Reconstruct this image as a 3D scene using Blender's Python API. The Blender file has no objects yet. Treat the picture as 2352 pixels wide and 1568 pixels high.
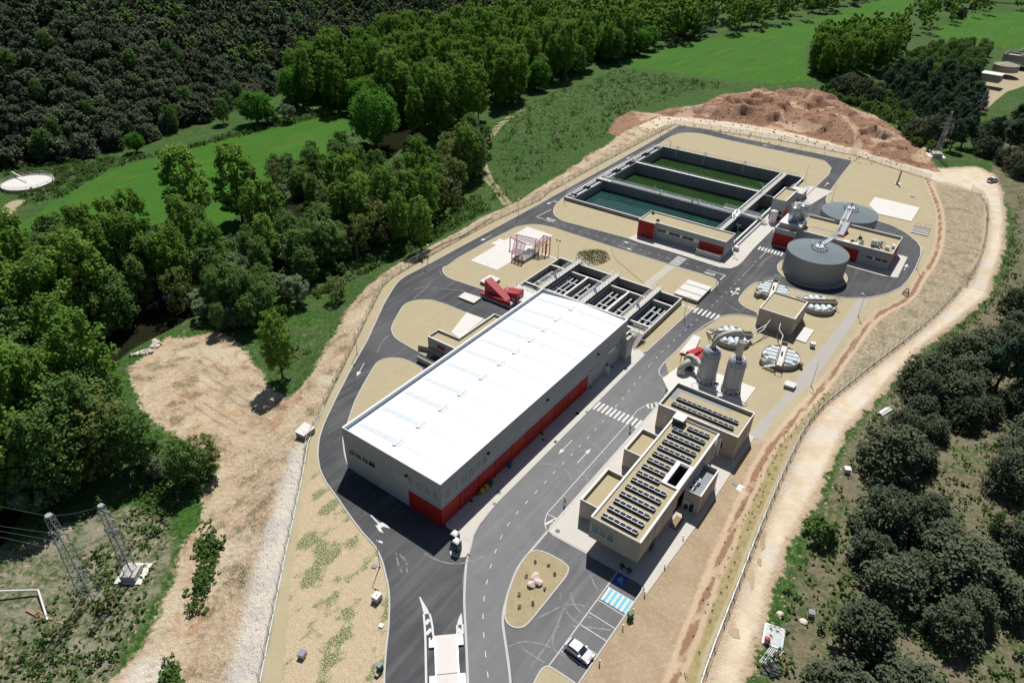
import bpy, bmesh, math, random
import numpy as np
from mathutils import Vector, Matrix, geometry as mgeo
random.seed(7); rng = np.random.default_rng(7)
S = bpy.context.scene
COL = S.collection
R_ = math.radians
# ------------------------------------------------------------------ camera
# World frame: x across the long hall, y along it, origin at the hall's near right corner, metres.
YAW, PITCH, ROLL, FPX = R_(35.5584), R_(33.8539), R_(1.1592), 1571.5
CAM = Vector((54.370, -57.047, 90.0))
def _ax(v):
    return Vector((v.x*math.cos(-YAW)+v.y*math.sin(-YAW), -v.x*math.sin(-YAW)+v.y*math.cos(-YAW), v.z))
_f = Vector((0, math.cos(PITCH), -math.sin(PITCH))); _u = Vector((0, math.sin(PITCH), math.cos(PITCH))); _r = Vector((1, 0, 0))
_r2 = _r*math.cos(ROLL)+_u*math.sin(ROLL); _u2 = _u*math.cos(ROLL)-_r*math.sin(ROLL)
FW, RT, UP = _ax(_f), _ax(_r2), _ax(_u2)
cd = bpy.data.cameras.new('camera'); cam = bpy.data.objects.new('camera', cd); COL.objects.link(cam)
cd.sensor_width = 36.0; cd.lens = 36.0*FPX/2352; cd.clip_start = 1.0; cd.clip_end = 6000
cam.matrix_world = Matrix(((RT.x, UP.x, -FW.x, CAM.x), (RT.y, UP.y, -FW.y, CAM.y), (RT.z, UP.z, -FW.z, CAM.z), (0, 0, 0, 1)))
S.camera = cam
# ------------------------------------------------------------------ light
SUN = Vector((-2.9, 5.45, 9.67)).normalized()          # towards the sun
w = bpy.data.worlds.new('World'); S.world = w; w.use_nodes = True
nt = w.node_tree; bg = nt.nodes['Background']
sky = nt.nodes.new('ShaderNodeTexSky'); sky.sky_type = 'NISHITA'; sky.sun_disc = False
sky.sun_elevation = math.asin(SUN.z); sky.sun_rotation = math.atan2(SUN.x, SUN.y); sky.air_density = 1.0; sky.dust_density = 0.6
nt.links.new(sky.outputs[0], bg.inputs[0]); bg.inputs[1].default_value = 0.05
ld = bpy.data.lights.new('sun', 'SUN'); ld.energy = 5.0; ld.angle = R_(0.53); ld.color = (1.0, 0.965, 0.91)
lo = bpy.data.objects.new('sun', ld); COL.objects.link(lo); lo.rotation_euler = SUN.to_track_quat('Z', 'Y').to_euler(); lo.location = (0, 0, 150)
S.view_settings.view_transform = 'Standard'; S.view_settings.look = 'None'; S.view_settings.exposure = 0.0; S.view_settings.gamma = 1.0
S.render.engine = 'CYCLES'
S.cycles.max_bounces = 5; S.cycles.diffuse_bounces = 3; S.cycles.glossy_bounces = 3; S.cycles.transmission_bounces = 3; S.cycles.transparent_max_bounces = 6
# ------------------------------------------------------------------ survey: sheet pixels -> points on a level plane
SH = dict(a=(1200,1600,1.96),b=(2000,1400,1.96),c=(1600,2000,2.1382),d=(1700,800,1.96),e=(2200,500,2.34),f=(2900,700,2.6133),g=(2500,1050,2.6133),h=(2200,1800,2.94),i=(1400,800,2.24),j=(1200,2200,2.94),t=(1900,0,1.071),r=(3400,100,1.4255),l=(0,1300,1.68),m=(0,1900,1.8092),n=(0,0,1.176),o=(2800,1400,1.178),
  A=(2520,820,5.113),B=(2000,900,8.711),C=(1900,1100,7.84),D=(2700,1280,4.9),E=(3050,740,7.127),F=(2850,760,8.711),G=(3300,900,5.88),H=(2060,1000,6.533))
def G(u, v, z=0.0):
    d = FW*FPX+RT*(u-1176)+UP*(784-v); t = (z-CAM.z)/d.z
    return Vector((CAM.x+d.x*t, CAM.y+d.y*t, z))
def UV(k, x, y):
    o = SH[k]; return (o[0]+x/o[2])/1.7415, (o[1]+y/o[2])/1.7415
def Q(k, x, y, z=0.0):
    return G(*UV(k, x, y), z)
def GP(pts, z=0.0): return [(p.x, p.y) for p in (G(u, v, z) for u, v in pts)]
def QP(k, pts, z=0.0): return [(p.x, p.y) for p in (Q(k, u, v, z) for u, v in pts)]
# ------------------------------------------------------------------ materials
def sinp(n, names):
    for k in names:
        if k in n.inputs: return n.inputs[k]
def newmat(name):
    m = bpy.data.materials.new(name); m.use_nodes = True; t = m.node_tree
    return m, t, t.nodes, t.links, t.nodes['Principled BSDF']
def nz(t, scale, detail=3.0, vec=None, rough=0.55, dist=0.0):
    n = t.nodes.new('ShaderNodeTexNoise'); n.inputs['Scale'].default_value = scale; n.inputs['Detail'].default_value = detail
    n.inputs['Roughness'].default_value = rough; n.inputs['Distortion'].default_value = dist
    if vec is not None: t.links.new(vec, n.inputs['Vector'])
    return n.outputs[0]
def mth(t, op, a, b=None, c=None, clamp=False):
    n = t.nodes.new('ShaderNodeMath'); n.operation = op; n.use_clamp = clamp
    for i, x in enumerate((a, b, c)):
        if x is None: continue
        if isinstance(x, (int, float)): n.inputs[i].default_value = x
        else: t.links.new(x, n.inputs[i])
    return n.outputs[0]
def mix(t, fac, a, b):
    n = t.nodes.new('ShaderNodeMix'); n.data_type = 'RGBA'
    for i, x in ((0, fac), (6, a), (7, b)):
        if isinstance(x, (int, float)): n.inputs[i].default_value = x
        elif isinstance(x, tuple): n.inputs[i].default_value = (*x[:3], 1)
        else: t.links.new(x, n.inputs[i])
    return n.outputs[2]
def smooth(t, x, lo, hi):
    n = t.nodes.new('ShaderNodeMapRange'); n.interpolation_type = 'SMOOTHSTEP'
    t.links.new(x, n.inputs[0]); n.inputs[1].default_value = lo; n.inputs[2].default_value = hi
    return n.outputs[0]
def pos(t, sx=1, sy=1, sz=1, obj=False):
    g = t.nodes.new('ShaderNodeNewGeometry') if not obj else t.nodes.new('ShaderNodeTexCoord')
    o = g.outputs['Position'] if not obj else g.outputs['Object']
    m = t.nodes.new('ShaderNodeVectorMath'); m.operation = 'MULTIPLY'; t.links.new(o, m.inputs[0]); m.inputs[1].default_value = (sx, sy, sz)
    return m.outputs[0]
def sc(c, k): return tuple(min(1.0, x*k) for x in c)
def mat(name, col, rough=0.8, var=0.12, scale=0.5, fine=0.06, fscale=6.0, metal=0.0, bump=0.0, spec=0.3, stain=None, stn=0.0, stretch=(1, 1, 1)):
    m, t, N, L, P = newmat(name)
    p = pos(t, *stretch)
    a = nz(t, scale, 4, p); b = nz(t, fscale, 2, p)
    v = mth(t, 'ADD', mth(t, 'MULTIPLY', mth(t, 'SUBTRACT', a, .5), var*4), mth(t, 'MULTIPLY', mth(t, 'SUBTRACT', b, .5), fine*4))
    f = mth(t, 'ADD', v, 0.5, clamp=True)
    c = mix(t, f, sc(col, .62), sc(col, 1.38))
    if stain:
        s = smooth(t, nz(t, scale*2.3, 5, p, dist=1.0), 0.55, 0.75); c = mix(t, mth(t, 'MULTIPLY', s, stn), c, stain)
    L.new(c, P.inputs['Base Color']); P.inputs['Roughness'].default_value = rough; P.inputs['Metallic'].default_value = metal
    P.inputs['Specular IOR Level'].default_value = spec
    if bump:
        bn = N.new('ShaderNodeBump'); bn.inputs['Strength'].default_value = bump; bn.inputs['Distance'].default_value = 0.05
        L.new(b, bn.inputs['Height']); L.new(bn.outputs[0], P.inputs['Normal'])
    return m
M = {}
M['paint'] = mat('white_road_paint', (.62, .62, .60), .7, .06, 2.0, .10, 8)
M['concrete'] = mat('concrete', (.50, .48, .44), .85, .07, .25, .05, 5, stain=(.36, .34, .30), stn=.35)
M['pavement'] = mat('pavement_concrete', (.56, .53, .48), .85, .05, .15, .05, 3, stain=(.42, .39, .35), stn=.4)
M['slab'] = mat('new_concrete_slab', (.66, .64, .60), .85, .04, .2, .03, 3, stain=(.5, .48, .44), stn=.4)
M['kerb'] = mat('kerb_concrete', (.50, .49, .46), .85, .08, 1.0, .05, 6)
M['coping'] = mat('white_coping', (.74, .73, .71), .6, .02, .5, .02)
M['white'] = mat('white_metal', (.72, .74, .75), .45, .03, .3, .02, 3)
M['galv'] = mat('galvanised_steel', (.50, .52, .54), .38, .08, 2, .04, 9, metal=.55)
M['pylon'] = mat('weathered_lattice_steel', (.30, .32, .33), .5, .1, 1, .05)
M['cable'] = mat('dull_cable', (.20, .21, .22), .6)
M['steel_rail'] = mat('bright_handrail_steel', (.66, .67, .68), .4, .04, 2, .03, metal=.2)
M['steel'] = mat('stainless_silo_steel', (.42, .47, .53), .3, .08, .8, .03, metal=.6)
M['red'] = mat('red_panel', (.37, .018, .014), .5, .10, .6, .05, 3)
M['red_frame'] = mat('red_painted_steel', (.42, .03, .04), .45, .06, 2, .02)
M['red_roof'] = mat('red_sheet_roof', (.40, .045, .06), .45, .05, .4, .02)
M['dark'] = mat('dark_plastic', (.03, .032, .036), .5, .1, 3, .05)
M['black'] = mat('black_rubber', (.015, .015, .016), .7, .1, 3, .05)
M['roofgravel'] = mat('roof_gravel', (.42, .36, .225), .95, .06, .3, .20, 9, bump=.6)
M['membrane'] = mat('grey_roof_membrane', (.26, .28, .30), .8, .08, .8, .03)
M['tan_block'] = mat('ribbed_tan_concrete', (.36, .315, .26), .9, .10, .35, .04, 4, stretch=(1, 1, .25), stain=(.25, .215, .18), stn=.5)
M['frp'] = mat('grey_tower_plastic', (.33, .35, .375), .5, .04, .3, .02, 4)
M['duct'] = mat('beige_duct_plastic', (.43, .43, .385), .5, .04, .5, .02, 3)
M['tubecover'] = mat('pale_barrel_cover', (.60, .655, .67), .45, .04, .4, .02, 3)
M['digwall'] = mat('digester_render', (.29, .295, .30), .9, .05, .12, .06, 3, stretch=(1, 1, .3))
M['digroof'] = mat('digester_roof', (.165, .20, .215), .85, .10, .25, .10, 4)
M['blue'] = mat('blue_motor', (.02, .10, .33), .5, .1, 3)
M['yellow'] = mat('yellow_plastic', (.50, .42, .03), .5, .1, 3)
M['green_bin'] = mat('green_plastic', (.03, .12, .05), .5, .1, 3)
M['launder'] = mat('launder_steel', (.05, .085, .12), .4, .1, .6, .04, metal=.3)
M['darkpipe'] = mat('dark_steel', (.06, .065, .07), .5, .1, 1)
M['rust'] = mat('orange_pipe', (.5, .13, .05), .6)
M['wood'] = mat('weathered_wood', (.30, .21, .13), .9, .15, 2, .1, 8)
M['bark'] = mat('tree_bark', (.085, .065, .045), .95, .15, 2, .1, 6)
M['greybark'] = mat('pale_bark', (.20, .18, .15), .95, .15, 2, .1, 6)
M['rock'] = mat('pink_boulder_rock', (.68, .55, .47), .9, .15, 1.5, .1, 6, bump=.8)
M['limerock'] = mat('white_limestone', (.66, .59, .50), .9, .18, 1.2, .1, 6, bump=.8)
M['tanrock'] = mat('tan_stone', (.56, .46, .34), .95, .15, 1.5, .1)
M['clod'] = mat('red_earth_clod', (.36, .21, .14), .95, .15, 1.0, .1)
M['blue_paint'] = mat('blue_road_paint', (.02, .10, .42), .7, .08, 2, .05)
M['cyan_paint'] = mat('turquoise_road_paint', (.12, .50, .62), .7, .08, 2, .05)
M['skin'] = mat('skin', (.45, .28, .2), .6); M['hivis'] = mat('hi_vis_yellow', (.38, .65, .06), .7); M['navy'] = mat('dark_trousers', (.03, .035, .05), .8)
M['hose'] = mat('grey_hose', (.16, .16, .18), .6)
# walls of formed concrete with panel joints
def panel_mat(name, col, jw, jh, dark=.55, ox=0.0, oz=0.0, var=.08):
    m, t, N, L, P = newmat(name)
    p = pos(t); sep = N.new('ShaderNodeSeparateXYZ'); L.new(p, sep.inputs[0])
    h = mth(t, 'ADD', sep.outputs[0], sep.outputs[1])
    j1 = mth(t, 'LESS_THAN', mth(t, 'ABSOLUTE', mth(t, 'SUBTRACT', mth(t, 'FRACT', mth(t, 'DIVIDE', mth(t, 'ADD', h, ox), jw)), .5)), .5)
    e1 = mth(t, 'GREATER_THAN', mth(t, 'ABSOLUTE', mth(t, 'SUBTRACT', mth(t, 'FRACT', mth(t, 'DIVIDE', mth(t, 'ADD', h, ox), jw)), .5)), .5-.035/jw)
    e2 = mth(t, 'GREATER_THAN', mth(t, 'ABSOLUTE', mth(t, 'SUBTRACT', mth(t, 'FRACT', mth(t, 'DIVIDE', mth(t, 'ADD', sep.outputs[2], oz), jh)), .5)), .5-.045/jh)
    j = mth(t, 'MAXIMUM', e1, e2)
    cell = N.new('ShaderNodeTexWhiteNoise'); cell.noise_dimensions = '2D'; cb = N.new('ShaderNodeCombineXYZ')
    L.new(mth(t, 'FLOOR', mth(t, 'DIVIDE', mth(t, 'ADD', h, ox), jw)), cb.inputs[0]); L.new(mth(t, 'FLOOR', mth(t, 'DIVIDE', mth(t, 'ADD', sep.outputs[2], oz), jh)), cb.inputs[1]); L.new(cb.outputs[0], cell.inputs[0])
    a = nz(t, .35, 4, pos(t, 1, 1, .35)); b = nz(t, 5, 3, p)
    f = mth(t, 'ADD', mth(t, 'ADD', mth(t, 'MULTIPLY', a, var*4), mth(t, 'MULTIPLY', b, .25)), mth(t, 'MULTIPLY', cell.outputs[0], .18))
    f = mth(t, 'SUBTRACT', f, var*2-.28, clamp=True)
    c = mix(t, f, sc(col, .7), sc(col, 1.3)); c = mix(t, mth(t, 'MULTIPLY', j, .8), c, sc(col, dark))
    L.new(c, P.inputs['Base Color']); P.inputs['Roughness'].default_value = .88; P.inputs['Specular IOR Level'].default_value = .2
    return m
M['hallwall'] = panel_mat('hall_concrete_panels', (.37, .38, .40), 11.0, 2.55, .5, oz=.6)
M['tankwall'] = panel_mat('formed_tank_concrete', (.33, .315, .28), 2.4, 40.0, .7, oz=20, var=.14)
M['basinwall'] = panel_mat('basin_concrete', (.26, .265, .265), 5.0, 3.4, .75, oz=8.2, var=.16)
M['greywall'] = panel_mat('grey_concrete_wall', (.42, .42, .415), 6.0, 2.7, .72, var=.08)
M['tanwall'] = panel_mat('tan_concrete_wall', (.40, .365, .315), 2.5, 60.0, .75, oz=30, var=.10)
def glass(name, col, rough=.08):
    m, t, N, L, P = newmat(name)
    c = mix(t, nz(t, .6, 2, pos(t)), sc(col, .5), sc(col, 1.6)); L.new(c, P.inputs['Base Color']); P.inputs['Roughness'].default_value = rough
    P.inputs['Specular IOR Level'].default_value = .8
    return m
M['glass'] = glass('window_glass', (.03, .04, .05)); M['paleglass'] = glass('pale_window_glass', (.16, .21, .20), .12)
M['skylight'] = mat('translucent_skylight', (.58, .645, .69), .35, .05, .8, .03, 4)
M['canopyglass'] = None
def _cg():
    m, t, N, L, P = newmat('smoked_canopy_sheet')
    P.inputs['Base Color'].default_value = (.33, .30, .36, 1); P.inputs['Roughness'].default_value = .25; P.inputs['Alpha'].default_value = .55
    return m
M['canopyglass'] = _cg()
def _pv():
    m, t, N, L, P = newmat('solar_cell')
    p = pos(t, obj=True); sep = N.new('ShaderNodeSeparateXYZ'); L.new(p, sep.inputs[0])
    e = [mth(t, 'GREATER_THAN', mth(t, 'ABSOLUTE', mth(t, 'SUBTRACT', mth(t, 'FRACT', mth(t, 'MULTIPLY', o, 6.0)), .5)), .44) for o in (sep.outputs[0], sep.outputs[1])]
    c = mix(t, mth(t, 'MULTIPLY', mth(t, 'MAXIMUM', *e), .5), (.012, .016, .035), (.09, .10, .13)); L.new(c, P.inputs['Base Color']); P.inputs['Roughness'].default_value = .3; P.inputs['Specular IOR Level'].default_value = .3
    return m
M['pv'] = _pv()
def _roof():
    m, t, N, L, P = newmat('white_standing_seam_roof')
    p = pos(t); sep = N.new('ShaderNodeSeparateXYZ'); L.new(p, sep.inputs[0])
    s = mth(t, 'GREATER_THAN', mth(t, 'ABSOLUTE', mth(t, 'SUBTRACT', mth(t, 'FRACT', mth(t, 'MULTIPLY', sep.outputs[1], 1.0)), .5)), .47)
    c = mix(t, nz(t, .2, 3, p), (.80, .82, .84), (.88, .89, .90)); c = mix(t, s, c, (.66, .68, .70)); L.new(c, P.inputs['Base Color']); P.inputs['Roughness'].default_value = .5
    return m
M['whiteroof'] = _roof()
def _lou():
    m, t, N, L, P = newmat('white_ribbed_flashing')
    p = pos(t); sep = N.new('ShaderNodeSeparateXYZ'); L.new(p, sep.inputs[0]); h = mth(t, 'ADD', sep.outputs[0], sep.outputs[1])
    s = mth(t, 'GREATER_THAN', mth(t, 'FRACT', mth(t, 'MULTIPLY', h, 2.0)), .8)
    c = mix(t, s, (.52, .60, .66), (.36, .44, .50)); L.new(c, P.inputs['Base Color']); P.inputs['Roughness'].default_value = .5
    return m
M['flashing'] = _lou()
def water(name, col, dirty=None, rough=.06, bump=.02, flecks=0.0):
    m, t, N, L, P = newmat(name)
    p = pos(t)
    c = mix(t, nz(t, .12, 3, p), sc(col, .7), sc(col, 1.35))
    if dirty: c = mix(t, smooth(t, nz(t, .5, 5, p, dist=.6), .45, .7), c, dirty)
    if flecks:
        v = N.new('ShaderNodeTexVoronoi'); v.inputs['Scale'].default_value = 1.3; L.new(p, v.inputs['Vector'])
        k = mth(t, 'MULTIPLY', mth(t, 'LESS_THAN', v.outputs['Distance'], .13), smooth(t, nz(t, .14, 3, p), .50, .60))
        c = mix(t, mth(t, 'MULTIPLY', k, flecks), c, (.20, .24, .06))
    L.new(c, P.inputs['Base Color']); P.inputs['Roughness'].default_value = rough
    b = N.new('ShaderNodeBump'); b.inputs['Strength'].default_value = bump*10; b.inputs['Distance'].default_value = .05; L.new(nz(t, 2.5, 2, p), b.inputs['Height']); L.new(b.outputs[0], P.inputs['Normal'])
    return m
M['river'] = water('river_water', (.016, .018, .009), (.028, .026, .012), .10, .04)
M['greenwater'] = water('green_basin_water', (.018, .048, .012), (.034, .068, .020), .07, .02, .9)
M['tealwater'] = water('teal_basin_water', (.017, .054, .046), (.028, .074, .062), .05, .01)
M['darkwater'] = water('dark_tank_water', (.004, .006, .008), None, .08, .01)
# ------------------------------------------------------------------ mesh builder
def wloc(o):
    v = Vector((0, 0, 0))
    while o is not None: v += o.location; o = o.parent
    return v
def link(o, parent=None):
    COL.objects.link(o)
    if parent is not None: o.parent = parent
    return o
def tag(o, label=None, cat=None, group=None, kind=None):
    if label: o['label'] = label
    if cat: o['category'] = cat
    if group: o['group'] = group
    if kind: o['kind'] = kind
    return o
def empty(name, loc, label, cat, group=None, rz=0.0):
    o = bpy.data.objects.new(name, None); o.empty_display_size = .5; o.location = loc; o.rotation_euler = (0, 0, rz)
    COL.objects.link(o); return tag(o, label, cat, group)
def area2(p): return sum(p[i][0]*p[(i+1) % len(p)][1]-p[(i+1) % len(p)][0]*p[i][1] for i in range(len(p)))
def ccw(p): return list(p) if area2(p) > 0 else list(p)[::-1]
class MB:
    def __init__(s): s.v = []; s.f = []
    def add(s, vs, fs):
        n = len(s.v); s.v += [tuple(v) for v in vs]; s.f += [tuple(i+n for i in f) for f in fs]; return s
    def box(s, x0, y0, z0, x1, y1, z1):
        if x0 > x1: x0, x1 = x1, x0
        if y0 > y1: y0, y1 = y1, y0
        if z0 > z1: z0, z1 = z1, z0
        return s.add([(x0,y0,z0),(x1,y0,z0),(x1,y1,z0),(x0,y1,z0),(x0,y0,z1),(x1,y0,z1),(x1,y1,z1),(x0,y1,z1)],
                     [(0,3,2,1),(4,5,6,7),(0,1,5,4),(1,2,6,5),(2,3,7,6),(3,0,4,7)])
    def cbox(s, cx, cy, cz, sx, sy, sz, rz=0.0, tilt=0.0):
        mt = Matrix.Translation((cx, cy, cz)) @ Matrix.Rotation(rz, 4, 'Z') @ Matrix.Rotation(tilt, 4, 'X')
        b = MB().box(-sx/2, -sy/2, -sz/2, sx/2, sy/2, sz/2); return s.add([mt @ Vector(v) for v in b.v], b.f)
    def bar(s, p, q, wd, h=None):
        p = Vector(p); q = Vector(q); d = q-p
        if d.length < 1e-6: return s
        h = h or wd; d.normalize(); up = Vector((0, 0, 1)) if abs(d.z) < .99 else Vector((1, 0, 0)); x = d.cross(up).normalized()*wd/2; y = x.cross(d).normalized()*h/2
        return s.add([p-x-y, p+x-y, p+x+y, p-x+y, q-x-y, q+x-y, q+x+y, q-x+y], [(0,3,2,1),(4,5,6,7),(0,1,5,4),(1,2,6,5),(2,3,7,6),(3,0,4,7)])
    def prism(s, poly, z0, z1, bottom=True):
        poly = ccw(poly); n = len(poly); tri = mgeo.tessellate_polygon([[Vector((*p, 0)) for p in poly]])
        vs = [(*p, z0) for p in poly]+[(*p, z1) for p in poly]; fs = [(i, (i+1) % n, n+(i+1) % n, n+i) for i in range(n)]
        def up(t): a, b, c = (poly[i] for i in t); return (b[0]-a[0])*(c[1]-a[1])-(b[1]-a[1])*(c[0]-a[0]) > 0
        for t in tri:
            t = t if up(t) else t[::-1]; fs.append(tuple(i+n for i in t))
            if bottom: fs.append(tuple(t[::-1]))
        return s.add(vs, fs)
    def sheet(s, loops, z):
        pts = [p for l in loops for p in l]; tri = mgeo.tessellate_polygon([[Vector((*p, 0)) for p in l] for l in loops])
        fs = []
        for t in tri:
            a, b, c = (pts[i] for i in t); fs.append(tuple(t) if (b[0]-a[0])*(c[1]-a[1])-(b[1]-a[1])*(c[0]-a[0]) > 0 else tuple(t[::-1]))
        return s.add([(*p, z) for p in pts], fs)
    def ribbon(s, pts, wd, z, z0=None, closed=False, off=0.0):
        # flat strip (or low kerb when z0 is given) along a polyline
        n = len(pts); nm = []
        for i in range(n):
            a = Vector(pts[i-1 if (i > 0 or closed) else 0]); b = Vector(pts[(i+1) % n if (i < n-1 or closed) else i]); d = (b-a)
            d = d.normalized() if d.length > 0 else Vector((1, 0)); nm.append(Vector((-d.y, d.x)))
        L_ = [Vector(pts[i])+nm[i]*(off+wd/2) for i in range(n)]; Rr = [Vector(pts[i])+nm[i]*(off-wd/2) for i in range(n)]
        m = n if closed else n-1; vs = [(*p, z) for p in L_]+[(*p, z) for p in Rr]; fs = [(n+i, n+(i+1) % n, (i+1) % n, i) for i in range(m)]
        if z0 is not None:
            vs += [(*p, z0) for p in L_]+[(*p, z0) for p in Rr]
            for i in range(m):
                j = (i+1) % n; fs += [(i, j, 2*n+j, 2*n+i), (n+j, n+i, 3*n+i, 3*n+j)]
            if not closed: fs += [(0, 2*n, 3*n, n), (n-1, 2*n-1, 4*n-1, 3*n-1)]
        return s.add(vs, fs)
    def lathe(s, cx, cy, prof, n=24, cap=True, a0=0.0, a1=2*math.pi):
        full = abs(a1-a0-2*math.pi) < 1e-6; k = n if full else n+1; vs = []; fs = []
        for r, z in prof:
            vs += [(cx+r*math.cos(a0+(a1-a0)*i/n), cy+r*math.sin(a0+(a1-a0)*i/n), z) for i in range(k)]
        for j in range(len(prof)-1):
            for i in range(n):
                i2 = (i+1) % k; fs.append((j*k+i, j*k+i2, (j+1)*k+i2, (j+1)*k+i))
        if cap and full:
            fs.append(tuple(range(k-1, -1, -1))); fs.append(tuple((len(prof)-1)*k+i for i in range(k)))
        return s.add(vs, fs)
    def cyl(s, cx, cy, z0, z1, r, n=20, r2=None): return s.lathe(cx, cy, [(r, z0), (r if r2 is None else r2, z1)], n)
    def tube(s, pts, r, n=8, cap=True):
        pts = [Vector(p) for p in pts]; k = len(pts); rr = r if isinstance(r, (list, tuple)) else [r]*k; vs = []; fs = []; prev = None
        for i, p in enumerate(pts):
            d = (pts[min(i+1, k-1)]-pts[max(i-1, 0)]).normalized()
            if prev is None:
                up = Vector((0, 0, 1)) if abs(d.z) < .9 else Vector((1, 0, 0)); x = d.cross(up).normalized()
            else:
                x = (prev-d*prev.dot(d)).normalized()
            prev = x; y = d.cross(x); vs += [p+(x*math.cos(6.28318*j/n)+y*math.sin(6.28318*j/n))*rr[i] for j in range(n)]
        for i in range(k-1):
            for j in range(n): fs.append((i*n+j, i*n+(j+1) % n, (i+1)*n+(j+1) % n, (i+1)*n+j))
        if cap: fs += [tuple(range(n-1, -1, -1)), tuple((k-1)*n+j for j in range(n))]
        return s.add(vs, fs)
    def railing(s, pts, h=1.05, closed=False, wd=.06, step=1.6, rails=(1.0, .55)):
        pts = [Vector(p) for p in pts]; seg = list(zip(pts, pts[1:]+([pts[0]] if closed else [])))
        if not closed: seg = seg[:len(pts)-1]
        for p, q in seg:
            for r in rails: s.bar(p+Vector((0, 0, h*r)), q+Vector((0, 0, h*r)), wd)
            n = max(1, round((q-p).length/step))
            for i in range(n+1):
                a = p.lerp(q, i/n); s.bar(a, a+Vector((0, 0, h)), wd)
        return s
    def stairs(s, p, q, wd, n):
        # flight from p (low) to q (high), open treads plus stringers
        p = Vector(p); q = Vector(q); d = Vector((q.x-p.x, q.y-p.y, 0)); L_ = d.length; d.normalize(); sd = Vector((-d.y, d.x, 0))*wd/2
        for i in range(n):
            a = p.lerp(q, (i+.5)/n); e = d*(L_/n*.45); s.add([a-e-sd, a+e-sd, a+e+sd, a-e+sd, a-e-sd+Vector((0,0,.06)), a+e-sd+Vector((0,0,.06)), a+e+sd+Vector((0,0,.06)), a-e+sd+Vector((0,0,.06))], [(0,3,2,1),(4,5,6,7),(0,1,5,4),(1,2,6,5),(2,3,7,6),(3,0,4,7)])
        for k in (-1, 1): s.bar(p+sd*k, q+sd*k, .06, .2); s.bar(p+sd*k+Vector((0,0,1)), q+sd*k+Vector((0,0,1)), .05)
        for k in (-1, 1):
            for i in range(4): a = p.lerp(q, i/3)+sd*k; s.bar(a, a+Vector((0, 0, 1)), .05)
        return s
    def build(s, name, m, parent=None, smooth_=False, local=False):
        me = bpy.data.meshes.new(name); off = Vector((0, 0, 0)) if (local or parent is None) else wloc(parent)
        me.from_pydata([(v[0]-off.x, v[1]-off.y, v[2]-off.z) for v in s.v], [], s.f)
        me.materials.append(M[m] if isinstance(m, str) else m)
        if smooth_: me.polygons.foreach_set('use_smooth', [True]*len(me.polygons))
        me.update(); o = bpy.data.objects.new(name, me); return link(o, parent)
def struct(mb, name, m, label=None): 
    o = mb.build(name, m); tag(o, label, None, None, 'structure'); return o
def single(mb, name, m, label, cat, group=None, smooth_=False):
    o = mb.build(name, m, None, smooth_); return tag(o, label, cat, group)
def copy_tree(o, parent=None):
    c = o.copy(); COL.objects.link(c); c.parent = parent
    for ch in o.children: copy_tree(ch, c)
    return c
def rnd(poly, r=3.0, closed=True, n=4, keep=()):
    # round the corners of a polyline
    out = []; k = len(poly)
    for i in range(k):
        p = Vector(poly[i])
        if (not closed and i in (0, k-1)) or i in keep: out.append(tuple(p)); continue
        a = Vector(poly[i-1]); b = Vector(poly[(i+1) % k]); da = a-p; db = b-p; ra = min(r, da.length*.45); rb = min(r, db.length*.45)
        s_ = p+da.normalized()*ra; e = p+db.normalized()*rb
        for j in range(n+1):
            t = j/n; out.append(tuple(s_*(1-t)**2+p*2*t*(1-t)+e*t*t))
    return out
# ------------------------------------------------------------------ ground outlines (world metres)
def catm(p, n=4):
    out = []; k = len(p)
    for i in range(k-1):
        a = Vector(p[max(i-1, 0)]); b = Vector(p[i]); c = Vector(p[i+1]); d = Vector(p[min(i+2, k-1)])
        for j in range(n):
            t = j/n; out.append(tuple(.5*((2*b)+(c-a)*t+(2*a-5*b+4*c-d)*t*t+(3*b-a-3*c+d)*t**3)))
    out.append(tuple(p[-1])); return out
WF = GP([(575,1640),(596.7,1568),(647.5,1313.2),(695,1091),(707.6,1016.5),(745,930),(803.9,811.4),(842.4,731),(878.2,659.3),(901.3,636.3),(957.7,602.9),(1034.6,560.6),(1132,508.1),(1239.7,459.4),(1263.3,439.2),(1393,368.1),(1513.6,304.3),(1550,286)])
TF = GP([(1550,286),(1788,321.7),(1959.6,356.6),(2136.5,412.9),(2200,425)])
EF = GP([(2200,425),(2255,440),(2270.6,460.3),(2266.6,524.7),(2258.5,581.1),(2234.3,621.4),(2194,681.8),(2110,760),(2027,818.5),(1978,857.5),(1919.8,906.3),(1866,964.8),(1837,998.9),(1778.4,1135.4),(1720,1271.9),(1681,1388.9),(1627.3,1510.7),(1600,1600),(1585,1650)])
EF = EF[:1]+catm(EF[1:], 2)
for _k in range(4): EF = EF[:1]+[(.25*a[0]+.5*b[0]+.25*c[0], .25*a[1]+.5*b[1]+.25*c[1]) for a, b, c in zip(EF, EF[1:], EF[2:])]+EF[-1:]
PLAT = WF+TF[1:]+EF[1:]
DITCH = catm(GP([(2128,408),(2155.2,474.5),(2159.6,533.8),(2146.5,588.7),(2115.7,637.1),(2082.8,685.4),(2008,729.4),(1919.8,847.8),(1856.4,930.6),(1802.8,994),(1754,1052.5),(1705.3,1164.6),(1656.6,1281.6),(1607.8,1403.5),(1560,1530),(1530,1620)]))
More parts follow.
